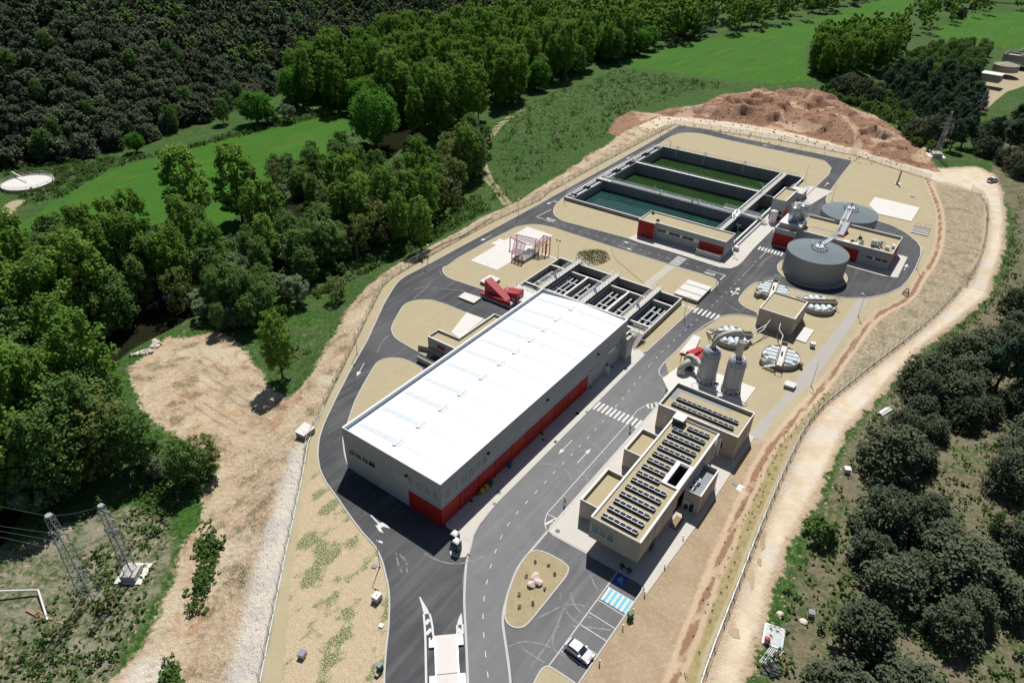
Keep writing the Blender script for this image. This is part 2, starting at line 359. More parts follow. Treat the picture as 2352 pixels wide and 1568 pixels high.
EROAD = [p for p in EF[3:]]+GP([(1690,1650),(1712.6,1568),(1729.7,1525.3),(1759,1437.6),(1768.7,1374.2),(1802.8,1281.6),(1851.5,1193.9),(1895.4,1115.9),(1919.8,1057.4),(1944,998.9),(1992.9,945.2),(2036.8,891.6),(2114.8,803.9),(2200,740),(2270.6,681.8),(2286.7,637.5),(2306.8,573),(2311,500.5),(2303,440),(2285,400),(2240,382),(2160,385),(2080,370),(2000,344),(1900,318),(1800,296),(1700,280),(1620,268),(1560,262),(1480,258),(1440,285),(1500,300)])+TF[0:4]
MOUND = GP([(1395,305),(1415,272),(1450,254)])+GP([(1500,240),(1540,230),(1605,225),(1670,195),(1734,180),(1831,180),(1906,193),(1959,214),(2013,244),(2083,289),(2136,332),(2170,372)], 4.0)+GP([(2140,392),(2060,374),(1960,342),(1880,321),(1800,302),(1700,284),(1600,271),(1520,266),(1460,290),(1420,312)])
DIRT = GP([(435,755),(500,745),(545,770),(590,830),(625,880),(660,905),(700,870),(730,825),(765,770),(800,705),(835,665),(870,640),(905,610),(960,580),(1060,525),(1130,485),(1200,450),(1260,410),(1330,375),(1400,335),(1440,290),(1480,270),(1550,275)], -1.0)+WF[::-1]+GP([(300,1640),(240,1568),(280,1520),(330,1470),(350,1420),(390,1330),(420,1240),(455,1190),(470,1110),(500,1060),(480,1020),(430,1005),(390,990),(330,945),(310,900),(295,850),(300,830),(340,800),(380,765)], -2.0)
GTRACK = GP([(560,1640),(520,1568),(560,1400),(600,1250),(640,1130),(668,1040),(700,1015),(700,1080),(655,1313),(600,1568),(585,1640)], -.6)
WHITEPATCH = GP([(270,1568),(300,1520),(360,1490),(400,1530),(410,1640),(240,1640)], -2)
FIELD1 = GP([(60,510),(97.7,483.4),(136.7,454),(254,390.6),(400,351.6),(488.3,327),(634.8,293),(761.7,266),(800,275),(805.7,293),(785,330),(761.7,361.3),(732.4,400.4),(620,454),(439.5,550),(300,580),(60,570),(-40,560)], -3)
FIELD2 = GP([(1412.7,144),(1536,110),(1643,88.5),(1841.6,51),(1948.8,21.4),(2034.6,-2),(2120,-40),(2250,-60),(2352,-70),(2400,-40),(2150,-10),(2099,0),(2065,60),(2050.8,80.4),(1884.5,59),(1850,110),(1853,160),(1863,187),(1770,192),(1680,188),(1560,168),(1423,150)], -3)
FIELD3 = GP([(2140,70),(2200,35),(2300,28),(2420,20),(2440,95),(2352,112),(2270,105),(2180,88)], -2)
DRY = GP([(640,1640),(655,1500),(668,1340),(700,1130),(722,1085),(738,1085),(760,1125),(806,1191),(835,1229),(862,1256),(882,1310),(893,1380),(891,1440),(884,1500),(880,1640)])
SOIL = GP([(1325,1640),(1335,1568),(1405,1460),(1481,1346),(1540,1240),(1600,1140),(1660,1090),(1700,1020),(1760,1018),(1810,985),(1845,930),(1870,905),(1905,905),(1850,980),(1790,1090),(1730,1200),(1680,1320),(1620,1460),(1580,1568),(1560,1640)])
BLANKET = GP([(1897,905),(1922,895),(1880,960),(1835,1010),(1815,1010),(1770,1130),(1712,1262),(1670,1380),(1612,1510),(1590,1600),(1520,1640),(1560,1500),(1590,1420),(1640,1290),(1690,1180),(1750,1040),(1810,985),(1850,940)], .6)
STRIP = GP([(2150,420),(2255,445),(2262,462),(2258,524),(2250,581),(2225,621),(2185,681),(2100,757),(2020,815),(1970,857),(1912,903),(1885,900),(1930,840),(2005,745),(2085,690),(2118,640),(2149,590),(2162,534),(2158,474)])
RIVER = catm(GP([(-150,1330),(-60,1200),(60,1010),(150,880),(230,800),(300,760),(350,735),(420,690),(480,640),(560,560),(640,500),(700,462),(760,420),(850,365),(905,320),(960,270),(1050,235),(1150,190),(1300,140),(1480,95),(1600,70),(1800,30)], -4))
HILLFOOT = GP([(-900,560),(-300,440),(-50,395),(90,378),(200,365),(330,328),(480,280),(640,215),(820,130),(1000,75),(1150,40),(1300,10),(1500,-35),(1800,-90),(2300,-130)], -3)
CANALTRACK = catm(GP([(1165,465),(1140,430),(1118,400),(1110,370),(1118,330),(1140,300),(1165,280),(1200,262)], -2.5))
MTRACK = catm(GP([(1700,205),(1740,220),(1800,228),(1860,240),(1920,262),(1960,290),(1975,320),(1960,338)], 3))
LTRACK = catm(GP([(330,1640),(350,1560),(400,1400),(440,1290),(480,1180),(520,1100),(580,1020),(600,970),(570,920),(500,860),(440,830)], -2))
RUT2 = catm(GP([(600,960),(540,900),(480,870),(440,850),(430,880),(470,930),(540,970),(610,985),(640,960)], -2))
RUT3 = catm(GP([(590,960),(530,890),(470,820),(430,790)], -2))
RUT4 = catm(GP([(380,1640),(420,1520),(470,1380),(520,1250),(590,1120),(650,1010)], -1.5))
TANKPATH = catm(GP([(-60,520),(0,500),(30,470),(60,452),(95,438)], -3))
OLDPATH = catm(GP([(2400,150),(2330,180),(2290,205),(2250,240),(2215,270),(2150,330),(2110,372)], 0))
OLDYARD = GP([(2255,190),(2290,160),(2360,150),(2400,170),(2330,195),(2290,205),(2262,212)])
def sdf(poly, X, Y, closed=True):
    P = np.array(poly); n = len(P); d = np.full(X.shape, 1e9); ins = np.zeros(X.shape, bool)
    for i in range(n if closed else n-1):
        a = P[i]; b = P[(i+1) % n]; e = b-a; wx = X-a[0]; wy = Y-a[1]; t = np.clip((wx*e[0]+wy*e[1])/(e@e+1e-9), 0, 1)
        d = np.minimum(d, (wx-e[0]*t)**2+(wy-e[1]*t)**2)
        if closed:
            c = ((a[1] > Y) != (b[1] > Y)) & (X < (b[0]-a[0])*(Y-a[1])/((b[1]-a[1]) if b[1] != a[1] else 1e-9)+a[0]); ins ^= c
    d = np.sqrt(d); return np.where(ins, d, -d) if closed else d
def ss(x, a, b): t = np.clip((x-a)/(b-a), 0, 1); return t*t*(3-2*t)
_T = rng.random((256, 256))
def vnoise(X, Y, s):
    x = X/s; y = Y/s; xi = np.floor(x).astype(int); yi = np.floor(y).astype(int); fx = x-xi; fy = y-yi; fx = fx*fx*(3-2*fx); fy = fy*fy*(3-2*fy)
    g = lambda i, j: _T[(xi+i) & 255, (yi+j) & 255]
    return (g(0,0)*(1-fx)+g(1,0)*fx)*(1-fy)+(g(0,1)*(1-fx)+g(1,1)*fx)*fy
def fbm(X, Y, s, o=4): return sum(vnoise(X+37*k, Y-91*k, s/2**k)*.5**(k+1) for k in range(o))
HILL = HILLFOOT+[(HILLFOOT[-1][0]+2500, HILLFOOT[-1][1]+2500), (-2500, 4000), (-4500, 500)]
_ey = np.array([p[1] for p in EF][::-1]); _ex = np.array([p[0] for p in EF][::-1])
_yemb = G(1905, 905).y
def terr(X, Y):
    X = np.asarray(X, float); Y = np.asarray(Y, float)
    ins = sdf(PLAT, X, Y); out = np.maximum(-ins, 0)
    dW = np.where(ins > 0, 0, sdf(WF, X, Y, False)); dT = np.where(ins > 0, 0, sdf(TF, X, Y, False))
    e = X-np.interp(Y, _ey, _ex)
    drop = 3*np.minimum(ss(dW, .8, 13), ss(dT, 62, 95)); drop = drop*(1-np.where(Y < 150, ss(e, -25, -5), ss(e, 20, 60)))
    h = -drop
    h += np.where(ins > 0, 0, 1)*(fbm(X, Y, 18)-.47)*1.1*ss(out, 1, 8)
    rise = 1.9*ss(e, -6.5, -.8)*(1-ss(Y, _yemb-14, _yemb+10))
    h += rise+ np.where(e > 12, np.minimum(e-12, 60)*.035, 0)*(Y < 230)*(1-ss(Y, 180, 230))
    d = sdf(RIVER, X, Y, False); h -= 2.6*(1-ss(d, 4, 10)); h -= np.where(ins > -2, .45*(1-ss(sdf(DITCH, X, Y, False), .2, 1.0)), 0)
    m = sdf(MOUND, X, Y); ed = ss(m, 0, 15)
    rid = 1-np.abs(2*fbm(X, Y, 24, 5)-.95)*2.6
    bk = np.exp(-((X-G(1831, 195, 3).x)/26)**2-((Y-G(1831, 195, 3).y)/16)**2)
    h += np.where(m > 0, .88*ed*(.6+3.6*np.clip(rid, 0, 1)*ss(fbm(X+50, Y, 34, 2), .35, .6)+3.2*bk+2.6*ss(fbm(X+11, Y+5, 17, 3), .44, .475)+2.2*ss(fbm(X-31, Y+77, 12, 3), .50, .53)+(fbm(X, Y, 9, 4)-.45)*4.0), 0)
    hl = sdf(HILL, X, Y); q = np.maximum(hl, 0); h += np.where(hl > 0, 0.46*np.minimum(q, 230)*(1-np.exp(-q/10))+ (fbm(X, Y, 60)-.47)*14*ss(q, 10, 60), 0)
    return h
def tz(x, y): return float(terr(np.array([x]), np.array([y]))[0])
def GT(uvs):
    # where the sight line through each survey pixel first meets the terrain
    out = []
    for u, v in uvs:
        d = FW*FPX+RT*(u-1176)+UP*(784-v); d.normalize(); t1 = (-9-CAM.z)/d.z if d.z < -1e-3 else 3000; t1 = min(t1, 3000)
        t = np.linspace(60, t1, 900); X = CAM.x+d.x*t; Y = CAM.y+d.y*t; Z = CAM.z+d.z*t; T = terr(X, Y); k = np.argmax(Z < T)
        if not (Z < T).any(): k = len(t)-1
        t = np.linspace(t[max(k-1, 0)], t[k], 12); X = CAM.x+d.x*t; Y = CAM.y+d.y*t; Z = CAM.z+d.z*t; T = terr(X, Y); k = int(np.argmin(np.abs(Z-T)))
        out.append(Vector((X[k], Y[k], T[k])))
    return out
# ------------------------------------------------------------------ terrain sheet
BAS = (-60.9, 133.0, -1.2, 204.2)          # aeration basins
SED = (-36.9, 72.5, .7, 93.3)              # lamella settling tanks
def axis(lo, hi, st, a, b, gr, extra):
    c = list(np.arange(a, b+.01, st)); s_ = st
    x = b
    while x < hi: s_ = min(s_*gr, 12 if x < b+500 else 400); x += s_; c.append(x)
    s_ = st; x = a
    while x > lo: s_ = min(s_*gr, 12 if x > a-400 else 400); x -= s_; c.insert(0, x)
    c = np.array([q for q in c if all(abs(q-e) > .35 for e in extra)]+list(extra)); c.sort(); return c
xs = axis(-3000, 3000, 1.0, -125, 125, 1.06, [BAS[0], BAS[2], SED[0], SED[2]]); ys = axis(-400, 4000, 1.0, -62, 345, 1.05, [BAS[1], BAS[3], SED[1], SED[3]])
XX, YY = np.meshgrid(xs, ys); ZZ_ = terr(XX, YY); nx = len(xs); ny = len(ys)
co = np.stack([XX, YY, ZZ_], -1).reshape(-1, 3).astype(np.float32)
I = np.arange(nx*ny).reshape(ny, nx); fq = np.stack([I[:-1, :-1], I[:-1, 1:], I[1:, 1:], I[1:, :-1]], -1).reshape(-1, 4)
fx = (XX[:-1, :-1]+XX[:-1, 1:]).ravel()/2; fy = (YY[:-1, :-1]+YY[1:, :-1]).ravel()/2
keep = np.ones(len(fq), bool)
for b in (BAS, SED): keep &= ~((fx > b[0]) & (fx < b[2]) & (fy > b[1]) & (fy < b[3]))
fq = fq[keep]
def npmesh(name, co, faces, mats=None):
    k = faces.shape[1]; me = bpy.data.meshes.new(name); me.vertices.add(len(co)); me.vertices.foreach_set('co', co.astype(np.float32).ravel())
    me.loops.add(faces.size); me.loops.foreach_set('vertex_index', faces.astype(np.int32).ravel()); me.polygons.add(len(faces)); me.polygons.foreach_set('loop_start', np.arange(0, faces.size, k, dtype=np.int32))
    me.update(calc_edges=True); me.validate(); return me
me = npmesh('ground', co, fq); me.polygons.foreach_set('use_smooth', [True]*len(me.polygons))
def attr(nm, arr):
    a = me.attributes.new(nm, 'FLOAT', 'POINT'); a.data.foreach_set('value', np.clip(arr, -8, 8).astype(np.float32).ravel())
attr('plant', sdf(PLAT, XX, YY)); attr('dirt', np.maximum(sdf(DIRT, XX, YY), sdf(EROAD, XX, YY))); attr('eroad', sdf(EROAD, XX, YY)); attr('mound', sdf(MOUND, XX, YY))
attr('track', np.maximum(sdf(GTRACK, XX, YY), sdf(WHITEPATCH, XX, YY))); attr('field', np.maximum(np.maximum(sdf(FIELD1, XX, YY), sdf(FIELD2, XX, YY)), sdf(FIELD3, XX, YY)))
attr('dry', sdf(DRY, XX, YY)); attr('soil', sdf(SOIL, XX, YY)); attr('blanket', sdf(BLANKET, XX, YY)); attr('strip', sdf(STRIP, XX, YY))
def lines(l, wd): return wd-sdf(l, XX, YY, False)
ct = sdf(CANALTRACK, XX, YY, False); lt = sdf(LTRACK, XX, YY, False); mt = sdf(MTRACK, XX, YY, False)
q2, q3, q4 = (sdf(z_, XX, YY, False) for z_ in (RUT2, RUT3, RUT4)); attr('rutd', np.maximum.reduce([.3-np.abs(q2-1.0), .3-np.abs(q3-1.0), .3-np.abs(q4-1.1)]))
attr('rut', np.maximum.reduce([.55-np.abs(ct-1.1), .45-np.abs(lt-1.1), 1.6-mt, 2.4-sdf(TANKPATH, XX, YY, False), 3.2-sdf(OLDPATH, XX, YY, False), sdf(OLDYARD, XX, YY)]))
THIN = GP([(-60,1260),(60,1230),(200,1190),(300,1160),(380,1190),(400,1240),(370,1330),(330,1420),(270,1500),(220,1640),(-60,1640)], -2.6); attr('thin', sdf(THIN, XX, YY))
attr('ditch', 1.5-sdf(DITCH, XX, YY, False)); ee = XX-np.interp(YY, _ey, _ex); attr('wood', np.where(YY < 330, ee-8, -8)); attr('hill', sdf(HILL, XX, YY)); attr('river', 8.5-sdf(RIVER, XX, YY, False))
def ground_mat():
    m, t, N, L, P = newmat('ground_cover')
    def A(n):
        a = N.new('ShaderNodeAttribute'); a.attribute_name = n; return a.outputs['Fac']
    p = pos(t); n1 = nz(t, .05, 4, p); n2 = nz(t, .25, 5, p); n3 = nz(t, 1.3, 4, p); n4 = nz(t, 5, 3, p); n5 = nz(t, .9, 4, pos(t, 1, 1, 1), dist=1.5)
    edge = mth(t, 'ADD', mth(t, 'MULTIPLY', mth(t, 'SUBTRACT', n2, .5), 5.0), mth(t, 'MULTIPLY', mth(t, 'SUBTRACT', n3, .5), 3.0))
    def mask(nm, amp=1.0, w_=.5, off=0.0):
        return smooth(t, mth(t, 'ADD', mth(t, 'ADD', A(nm), off), mth(t, 'MULTIPLY', edge, amp)), -w_, w_)
    # rough meadow
    c = mix(t, smooth(t, n3, .35, .65), (.020, .066, .010), (.062, .135, .024)); c = mix(t, smooth(t, n2, .45, .7), c, (.075, .105, .042))
    c = mix(t, mth(t, 'MULTIPLY', smooth(t, n5, .56, .68), smooth(t, n1, .35, .62)), c, (.21, .19, .115)); c = mix(t, mth(t, 'MULTIPLY', smooth(t, n4, .5, .7), .35), c, (.09, .17, .035))
    th_ = mix(t, smooth(t, n3, .42, .6), (.20, .20, .13), (.075, .115, .04)); th_ = mix(t, smooth(t, n2, .5, .66), th_, (.26, .25, .18)); th_ = mix(t, smooth(t, n5, .56, .66), th_, (.40, .31, .21)); c = mix(t, mask('thin', 1.0, 1.0), c, th_)
    # woodland floor on the east side
    wf = mix(t, smooth(t, n2, .40, .62), (.20, .165, .11), (.085, .115, .04)); wf = mix(t, smooth(t, n3, .45, .65), wf, (.21, .19, .125)); wf = mix(t, mth(t, 'MULTIPLY', smooth(t, n4, .5, .75), .5), wf, (.05, .075, .025))
    c = mix(t, mask('wood', .8, 1.0), c, wf)
    hf = mix(t, smooth(t, n3, .4, .65), (.018, .026, .012), (.06, .055, .03)); c = mix(t, mask('hill', .8, 1.5), c, hf)
    # crop field with drill rows
    rows = nz(t, 1.0, 3, pos(t, .9, .02, 1)); fc = mix(t, smooth(t, rows, .35, .7), (.036, .125, .009), (.068, .180, .016)); fc = mix(t, smooth(t, n1, .4, .62), fc, (.048, .150, .016)); fc = mix(t, mth(t, 'MULTIPLY', smooth(t, n3, .5, .7), .25), fc, (.012, .06, .006))
    wl = nz(t, 1.0, 2, pos(t, .22, .006, 1), dist=.3); fc = mix(t, mth(t, 'MULTIPLY', smooth(t, wl, .56, .60), .35), fc, (.07, .11, .03)); fc = mix(t, mth(t, 'MULTIPLY', smooth(t, nz(t, .035, 4, p), .52, .66), .55), fc, (.075, .155, .022))
    c = mix(t, mask('field', .35, .8), c, fc)
    # bare earth
    d = mix(t, smooth(t, n2, .38, .62), (.53, .42, .285), (.42, .305, .20)); d = mix(t, smooth(t, n3, .5, .7), d, (.60, .51, .375)); d = mix(t, mth(t, 'MULTIPLY', smooth(t, n5, .55, .7), .5), d, (.30, .205, .14))
    pl = nz(t, 1.0, 4, pos(t, 2.6, .22, 1), dist=1.2); d = mix(t, mth(t, 'MULTIPLY', smooth(t, pl, .48, .7), mth(t, 'MULTIPLY', smooth(t, n1, .46, .58), .55)), d, (.30, .20, .14)); d = mix(t, mth(t, 'MULTIPLY', smooth(t, nz(t, .11, 4, p), .54, .64), .7), d, (.60, .51, .375)); d = mix(t, mth(t, 'MULTIPLY', smooth(t, nz(t, .17, 3, pos(t, 1, 1, 1), dist=.7), .60, .66), .6), d, (.44, .24, .13))
    d = mix(t, mth(t, 'MULTIPLY', mth(t, 'GREATER_THAN', n4, .66), .8), d, (.62, .55, .45))
    weed = mth(t, 'MULTIPLY', smooth(t, n2, .54, .64), smooth(t, n4, .42, .58)); d = mix(t, mth(t, 'MULTIPLY', weed, .85), d, (.05, .085, .022))
    c = mix(t, mask('dirt', .9, .6), c, d)
    er = mix(t, smooth(t, n2, .35, .65), (.66, .56, .415), (.57, .46, .325)); er = mix(t, mth(t, 'MULTIPLY', smooth(t, nz(t, .16, 4, p), .45, .62), .7), er, (.60, .56, .49)); er = mix(t, mth(t, 'MULTIPLY', smooth(t, n3, .55, .75), .3), er, (.76, .69, .58)); er = mix(t, smooth(t, mth(t, 'ADD', A('eroad'), mth(t, 'MULTIPLY', edge, .4)), 1.8, .2), er, (.48, .36, .25)); c = mix(t, mask('eroad', .75, .5), c, er)
    tr = mix(t, smooth(t, n2, .4, .6), (.66, .60, .50), (.54, .50, .45)); tr = mix(t, smooth(t, n4, .45, .7), tr, (.56, .51, .44)); c = mix(t, mask('track', .5, 1.2), c, tr)
    c = mix(t, mth(t, 'MULTIPLY', mask('rut', .12, .35), .85), c, mix(t, n3, (.42, .33, .21), (.56, .47, .34)))
    c = mix(t, mth(t, 'MULTIPLY', mask('rutd', .08, .3), .6), c, (.24, .165, .11))
    # red spoil
    mo = mix(t, smooth(t, n2, .35, .6), (.37, .205, .125), (.25, .14, .09)); mo = mix(t, smooth(t, n3, .48, .66), mo, (.43, .28, .19)); mo = mix(t, smooth(t, n1, .56, .60), mo, (.56, .39, .28)); mo = mix(t, mth(t, 'MULTIPLY', smooth(t, n4, .5, .66), .7), mo, (.13, .065, .04))
    mo = mix(t, mth(t, 'MULTIPLY', mask('rut', .25, .6), .8), mo, (.52, .38, .25)); c = mix(t, mask('mound', .7, .7), c, mo)
    # platform gravel and its drier corners
    g = mix(t, mth(t, 'ADD', mth(t, 'MULTIPLY', n4, .7), mth(t, 'MULTIPLY', n2, .3)), (.27, .228, .135), (.58, .50, .335)); g = mix(t, mth(t, 'MULTIPLY', smooth(t, nz(t, 11, 2, p), .55, .75), .5), g, (.20, .16, .085))
    c = mix(t, smooth(t, A('plant'), -.3, .5), c, g)
    st = mix(t, smooth(t, n3, .4, .6), (.40, .335, .24), (.27, .205, .135)); st = mix(t, smooth(t, n2, .45, .65), st, (.22, .20, .12)); st = mix(t, smooth(t, n5, .50, .72), st, (.47, .40, .30)); c = mix(t, mask('strip', .5, .6), c, st)
    dg = mix(t, smooth(t, n4, .35, .65), (.56, .46, .31), (.38, .295, .19)); dg = mix(t, smooth(t, n3, .5, .7), dg, (.52, .44, .30))
    gm = mth(t, 'MULTIPLY', smooth(t, nz(t, .20, 3, pos(t, 1.3, .8, 1)), .50, .60), smooth(t, n4, .40, .52)); dg = mix(t, mth(t, 'MULTIPLY', gm, .9), dg, (.065, .125, .025)); c = mix(t, mask('dry', .15, .3), c, dg)
    so = mix(t, smooth(t, n2, .4, .6), (.42, .325, .22), (.37, .275, .18)); so = mix(t, mth(t, 'MULTIPLY', smooth(t, n3, .45, .68), .5), so, (.50, .41, .29)); so = mix(t, mth(t, 'MULTIPLY', smooth(t, n4, .45, .65), .6), so, (.27, .19, .12)); c = mix(t, mask('soil', .3, .5), c, so)
    bl = mix(t, smooth(t, n3, .4, .6), (.36, .30, .155), (.30, .245, .12)); bl = mix(t, mth(t, 'MULTIPLY', smooth(t, nz(t, 3, 3, pos(t, .4, 2.5, 1)), .5, .7), .5), bl, (.22, .16, .07)); c = mix(t, mask('blanket', .06, .25), c, bl)
    dm = mth(t, 'ADD', A('ditch'), mth(t, 'MULTIPLY', edge, .22)); c = mix(t, mth(t, 'MULTIPLY', smooth(t, dm, -.2, .4), .8), c, mix(t, n3, (.45, .33, .22), (.62, .49, .35))); c = mix(t, mth(t, 'MULTIPLY', smooth(t, dm, .8, 1.15), .85), c, (.24, .125, .075))
    rb = mix(t, n3, (.02, .025, .012), (.05, .05, .028)); c = mix(t, mth(t, 'MULTIPLY', smooth(t, A('river'), 0, 3), mth(t, 'SUBTRACT', 1, mask('dirt', .9, .6))), c, rb)
    L.new(c, P.inputs['Base Color']); P.inputs['Roughness'].default_value = .95; P.inputs['Specular IOR Level'].default_value = .15
    b = N.new('ShaderNodeBump'); b.inputs['Strength'].default_value = 1.0; rough_ = mth(t, 'SUBTRACT', mth(t, 'SUBTRACT', 1.15, smooth(t, A('plant'), -.3, .5)), mth(t, 'MULTIPLY', smooth(t, A('eroad'), .5, 2.5), .9), clamp=True); b.inputs['Distance'].default_value = .35
    L.new(mth(t, 'MULTIPLY', mth(t, 'ADD', mth(t, 'ADD', n3, mth(t, 'MULTIPLY', n4, .5)), mth(t, 'MULTIPLY', pl, .25)), rough_), b.inputs['Height']); L.new(b.outputs[0], P.inputs['Normal'])
    return m
me.materials.append(ground_mat()); go = bpy.data.objects.new('ground', me); COL.objects.link(go); tag(go, None, None, None, 'structure')
rv = MB().ribbon(RIVER, 22, -4.35); struct(rv, 'river', 'river')
# ------------------------------------------------------------------ asphalt
def asph_mat(name, base, dust, far=None, fdust=0):
    m, t, N, L, P = newmat(name)
    p = pos(t); n1 = nz(t, .05, 4, p); n2 = nz(t, .3, 5, p, dist=.5); n3 = nz(t, 2, 4, p); n4 = nz(t, 9, 2, p); s = nz(t, 1.0, 5, pos(t, .8, .045, 1), dist=.8)
    if far:
        sp_ = N.new('ShaderNodeSeparateXYZ'); L.new(p, sp_.inputs[0]); k = smooth(t, mth(t, 'ADD', sp_.outputs[1], mth(t, 'MULTIPLY', n1, 20)), 50, 116)
        b0 = mix(t, k, base, far); lo_ = mix(t, k, sc(base, .72), sc(far, .72)); hi_ = mix(t, k, sc(base, 1.3), sc(far, 1.3)); dk_ = mix(t, k, sc(base, .6), sc(far, .6)); dust = mth(t, 'ADD', dust, mth(t, 'MULTIPLY', k, fdust-dust))
    else: lo_, hi_, dk_ = sc(base, .72), sc(base, 1.3), sc(base, .6)
    D = lambda q: mth(t, 'MULTIPLY', dust, q)
    c = mix(t, n2, lo_, hi_); c = mix(t, mth(t, 'MULTIPLY', smooth(t, s, .40, .80), D(.8)), c, (.26, .26, .255))
    c = mix(t, mth(t, 'MULTIPLY', smooth(t, n1, .42, .68), D(.8)), c, (.20, .20, .20)); c = mix(t, mth(t, 'MULTIPLY', smooth(t, n3, .58, .78), D(.5)), c, (.34, .32, .29))
    c = mix(t, mth(t, 'MULTIPLY', n4, .35), c, dk_)
    L.new(c, P.inputs['Base Color']); P.inputs['Roughness'].default_value = .85; P.inputs['Specular IOR Level'].default_value = .25
    return m
M['asphalt'] = asph_mat('asphalt', (.062, .064, .070), .40); M['asphalt_worn'] = asph_mat('dusty_asphalt', (.19, .192, .198), .75, (.062, .064, .070), .40); M['asphalt_yard'] = asph_mat('yard_asphalt', (.135, .137, .143), .6)
OUT = [(880,1720),(880.5,1556),(884.4,1497.7),(891.2,1439),(893,1380),(891,1349),(882,1310),(876.6,1288),(862,1256),(835.6,1229),(806,1191),(774,1144),(747.6,1109),(733,1078.4),(728,1045),(731.6,1006.6),(743.3,971.5),(768.2,918.8),(804,849),(842.4,782.4),(880.8,697.8),(902.6,661.9),(912.8,647.8),(927,636.3),(983.3,606.8),(1111.5,537.6),(1252.5,460.7),(1263.3,454),(1386,387.7),(1513.6,315.3),(1557.7,289.1),(1631.4,299.4),(1695,316),(1837.5,344.8),(1959.6,370),(1934.4,402),(1900.3,449.2),(1897.7,461.3),(1905,480),(1960,500),(2014.6,507),(2049.8,518.4),(2082.8,536),(2107,555.8),(2115.7,569),(2115.7,586.5),(2102.5,618.4),(2087,643.7),(2069.6,661.3),(2038.8,675.6),(1994.9,684.3),(1950.9,685.4),(1918,682),(1852,671.1),(1819,662.4),(1770,650),(1740,648),(1726.8,654.7),(1713.6,665.7),(1698.2,685.4),(1698.2,694.2),(1713.6,707.4),(1742,718),(1742,731),(1736.6,730),(1710.2,724),(1677.3,722.7),(1655.3,728.2),(1622.4,745.8),(1589.4,769.9),(1558.6,802.9),(1527.9,831.5),(1514.7,849.1),(1514.7,860),(1523.5,867.8),(1556.4,880),(1551.2,881),(1513.2,929.9),(1256.8,1219.9),(1348.5,1270.6),(1484,1346),(1332.3,1567.4),(1240,1720)]
OUTP = GP(OUT)
IA = [(1016.7,613.2),(1015.4,623.4),(1021.8,633.7),(1034.6,641.4),(1123.8,670.9),(1200,697),(1310,760),(1440,800),(1480.6,812.8),(1598.2,705.1),(1650.9,652.4),(1649.8,646.9),(1640,639.2),(1611.4,629.3),(1558.6,613.9),(1403.9,566.3),(1269.2,522.4),(1239.8,515.9),(1216.4,515.6),(1187,520.9),(1122.7,553.1),(1049.4,594.1),(1026,611.7)]
IB = [(897.5,756.7),(902.6,772.1),(914,782.4),(962.8,810.6),(985,822),(1030,800),(1150,745),(1111.5,733.2),(1071.8,718.3),(1021.8,697.8),(988.5,688.3),(957.7,688.8),(937.2,693.9),(924.4,703),(916.7,715.7),(900,746.5)]
IC = [(862.9,833.6),(880.8,823.4),(906.4,821.3),(927,823.9),(947.5,832.4),(962.9,841.3),(975,850),(810,1010),(799,1074),(790.2,1044.7),(785.8,1006.6),(801.8,956.8),(815,918.8),(840,872)]
ID = [(1270.6,481),(1270.6,490.8),(1275.5,498.2),(1290.3,508),(1440,547.7),(1464.5,557),(1548,581.6),(1653.5,615.4),(1678,617.9),(1695,611),(1705,602.4),(1730.8,571.8),(1776.2,526.4),(1790,500),(1841,462.4),(1903.6,402),(1910,386),(1895,370),(1863,362),(1680.5,323.9),(1614.2,308),(1589.7,305),(1562.7,306),(1540.6,314.1),(1508.7,333.7),(1400.7,390),(1290.3,456.4),(1275.6,471)]
IF_ = [(1235.7,1262.6),(1251.8,1266.6),(1289.4,1285.4),(1305.5,1298.8),(1308.2,1306.9),(1302.8,1323),(1214.2,1433),(1200.8,1442.5),(1184.7,1443.8),(1168.5,1437),(1157.8,1422.4),(1157.8,1400.9),(1165.8,1357.9),(1184.7,1309.6),(1208.9,1272),(1222,1263.9)]
IG = [(1224,1568),(1241,1536),(1252,1528.5),(1262,1528.5),(1273.3,1535),(1321.6,1566),(1350,1600),(1330,1680),(1180,1680)]
ISL = {}
for nm, pts, r in (('A', IA, 1.2), ('B', IB, 1.0), ('C', IC, 1.0), ('D', ID, 1.2), ('F', IF_, 1.0), ('G', IG, 1.0)): ISL[nm] = ccw(rnd(GP(pts), r, n=2))
DIG1 = (22.8, 131.8, 8.1); DIG2 = (22.5, 168.0, 8.3)
ISL['E'] = [(DIG1[0]+9.4*math.cos(a), DIG1[1]+9.4*math.sin(a)) for a in [i*math.pi/18 for i in range(36)]]
ISL['H'] = [(DIG2[0]+9.8*math.cos(a), DIG2[1]+9.8*math.sin(a)) for a in [i*math.pi/18 for i in range(36)]]
OUTR = rnd(OUTP, 1.2, n=2)
bas_l = [(BAS[0], BAS[1]), (BAS[2], BAS[1]), (BAS[2], BAS[3]), (BAS[0], BAS[3])]; sed_l = [(SED[0], SED[1]), (SED[2], SED[1]), (SED[2], SED[3]), (SED[0], SED[3])]
struct(MB().sheet([OUTR, bas_l, sed_l], .02), 'road', 'asphalt')
MAINR = GP([(1010,1720),(985,1640),(1070,1568),(1068,1440),(1062,1330),(1071,1282),(1078.7,1255.7),(1084.6,1229.3),(1099.2,1202.9),(1137.3,1156),(1374.6,918.8),(1480.6,812.8),(1598.2,705.1),(1650,655),(1690,610),(1706,622),(1655,728.2),(1589.4,769.9),(1527.9,831.5),(1540,872),(1513.2,929.9),(1256.8,1219.9),(1222,1262),(1184,1310),(1158,1395),(1153,1440),(1172,1568),(1185,1720)])
struct(MB().sheet([MAINR], .035), 'main_road', 'asphalt_worn')
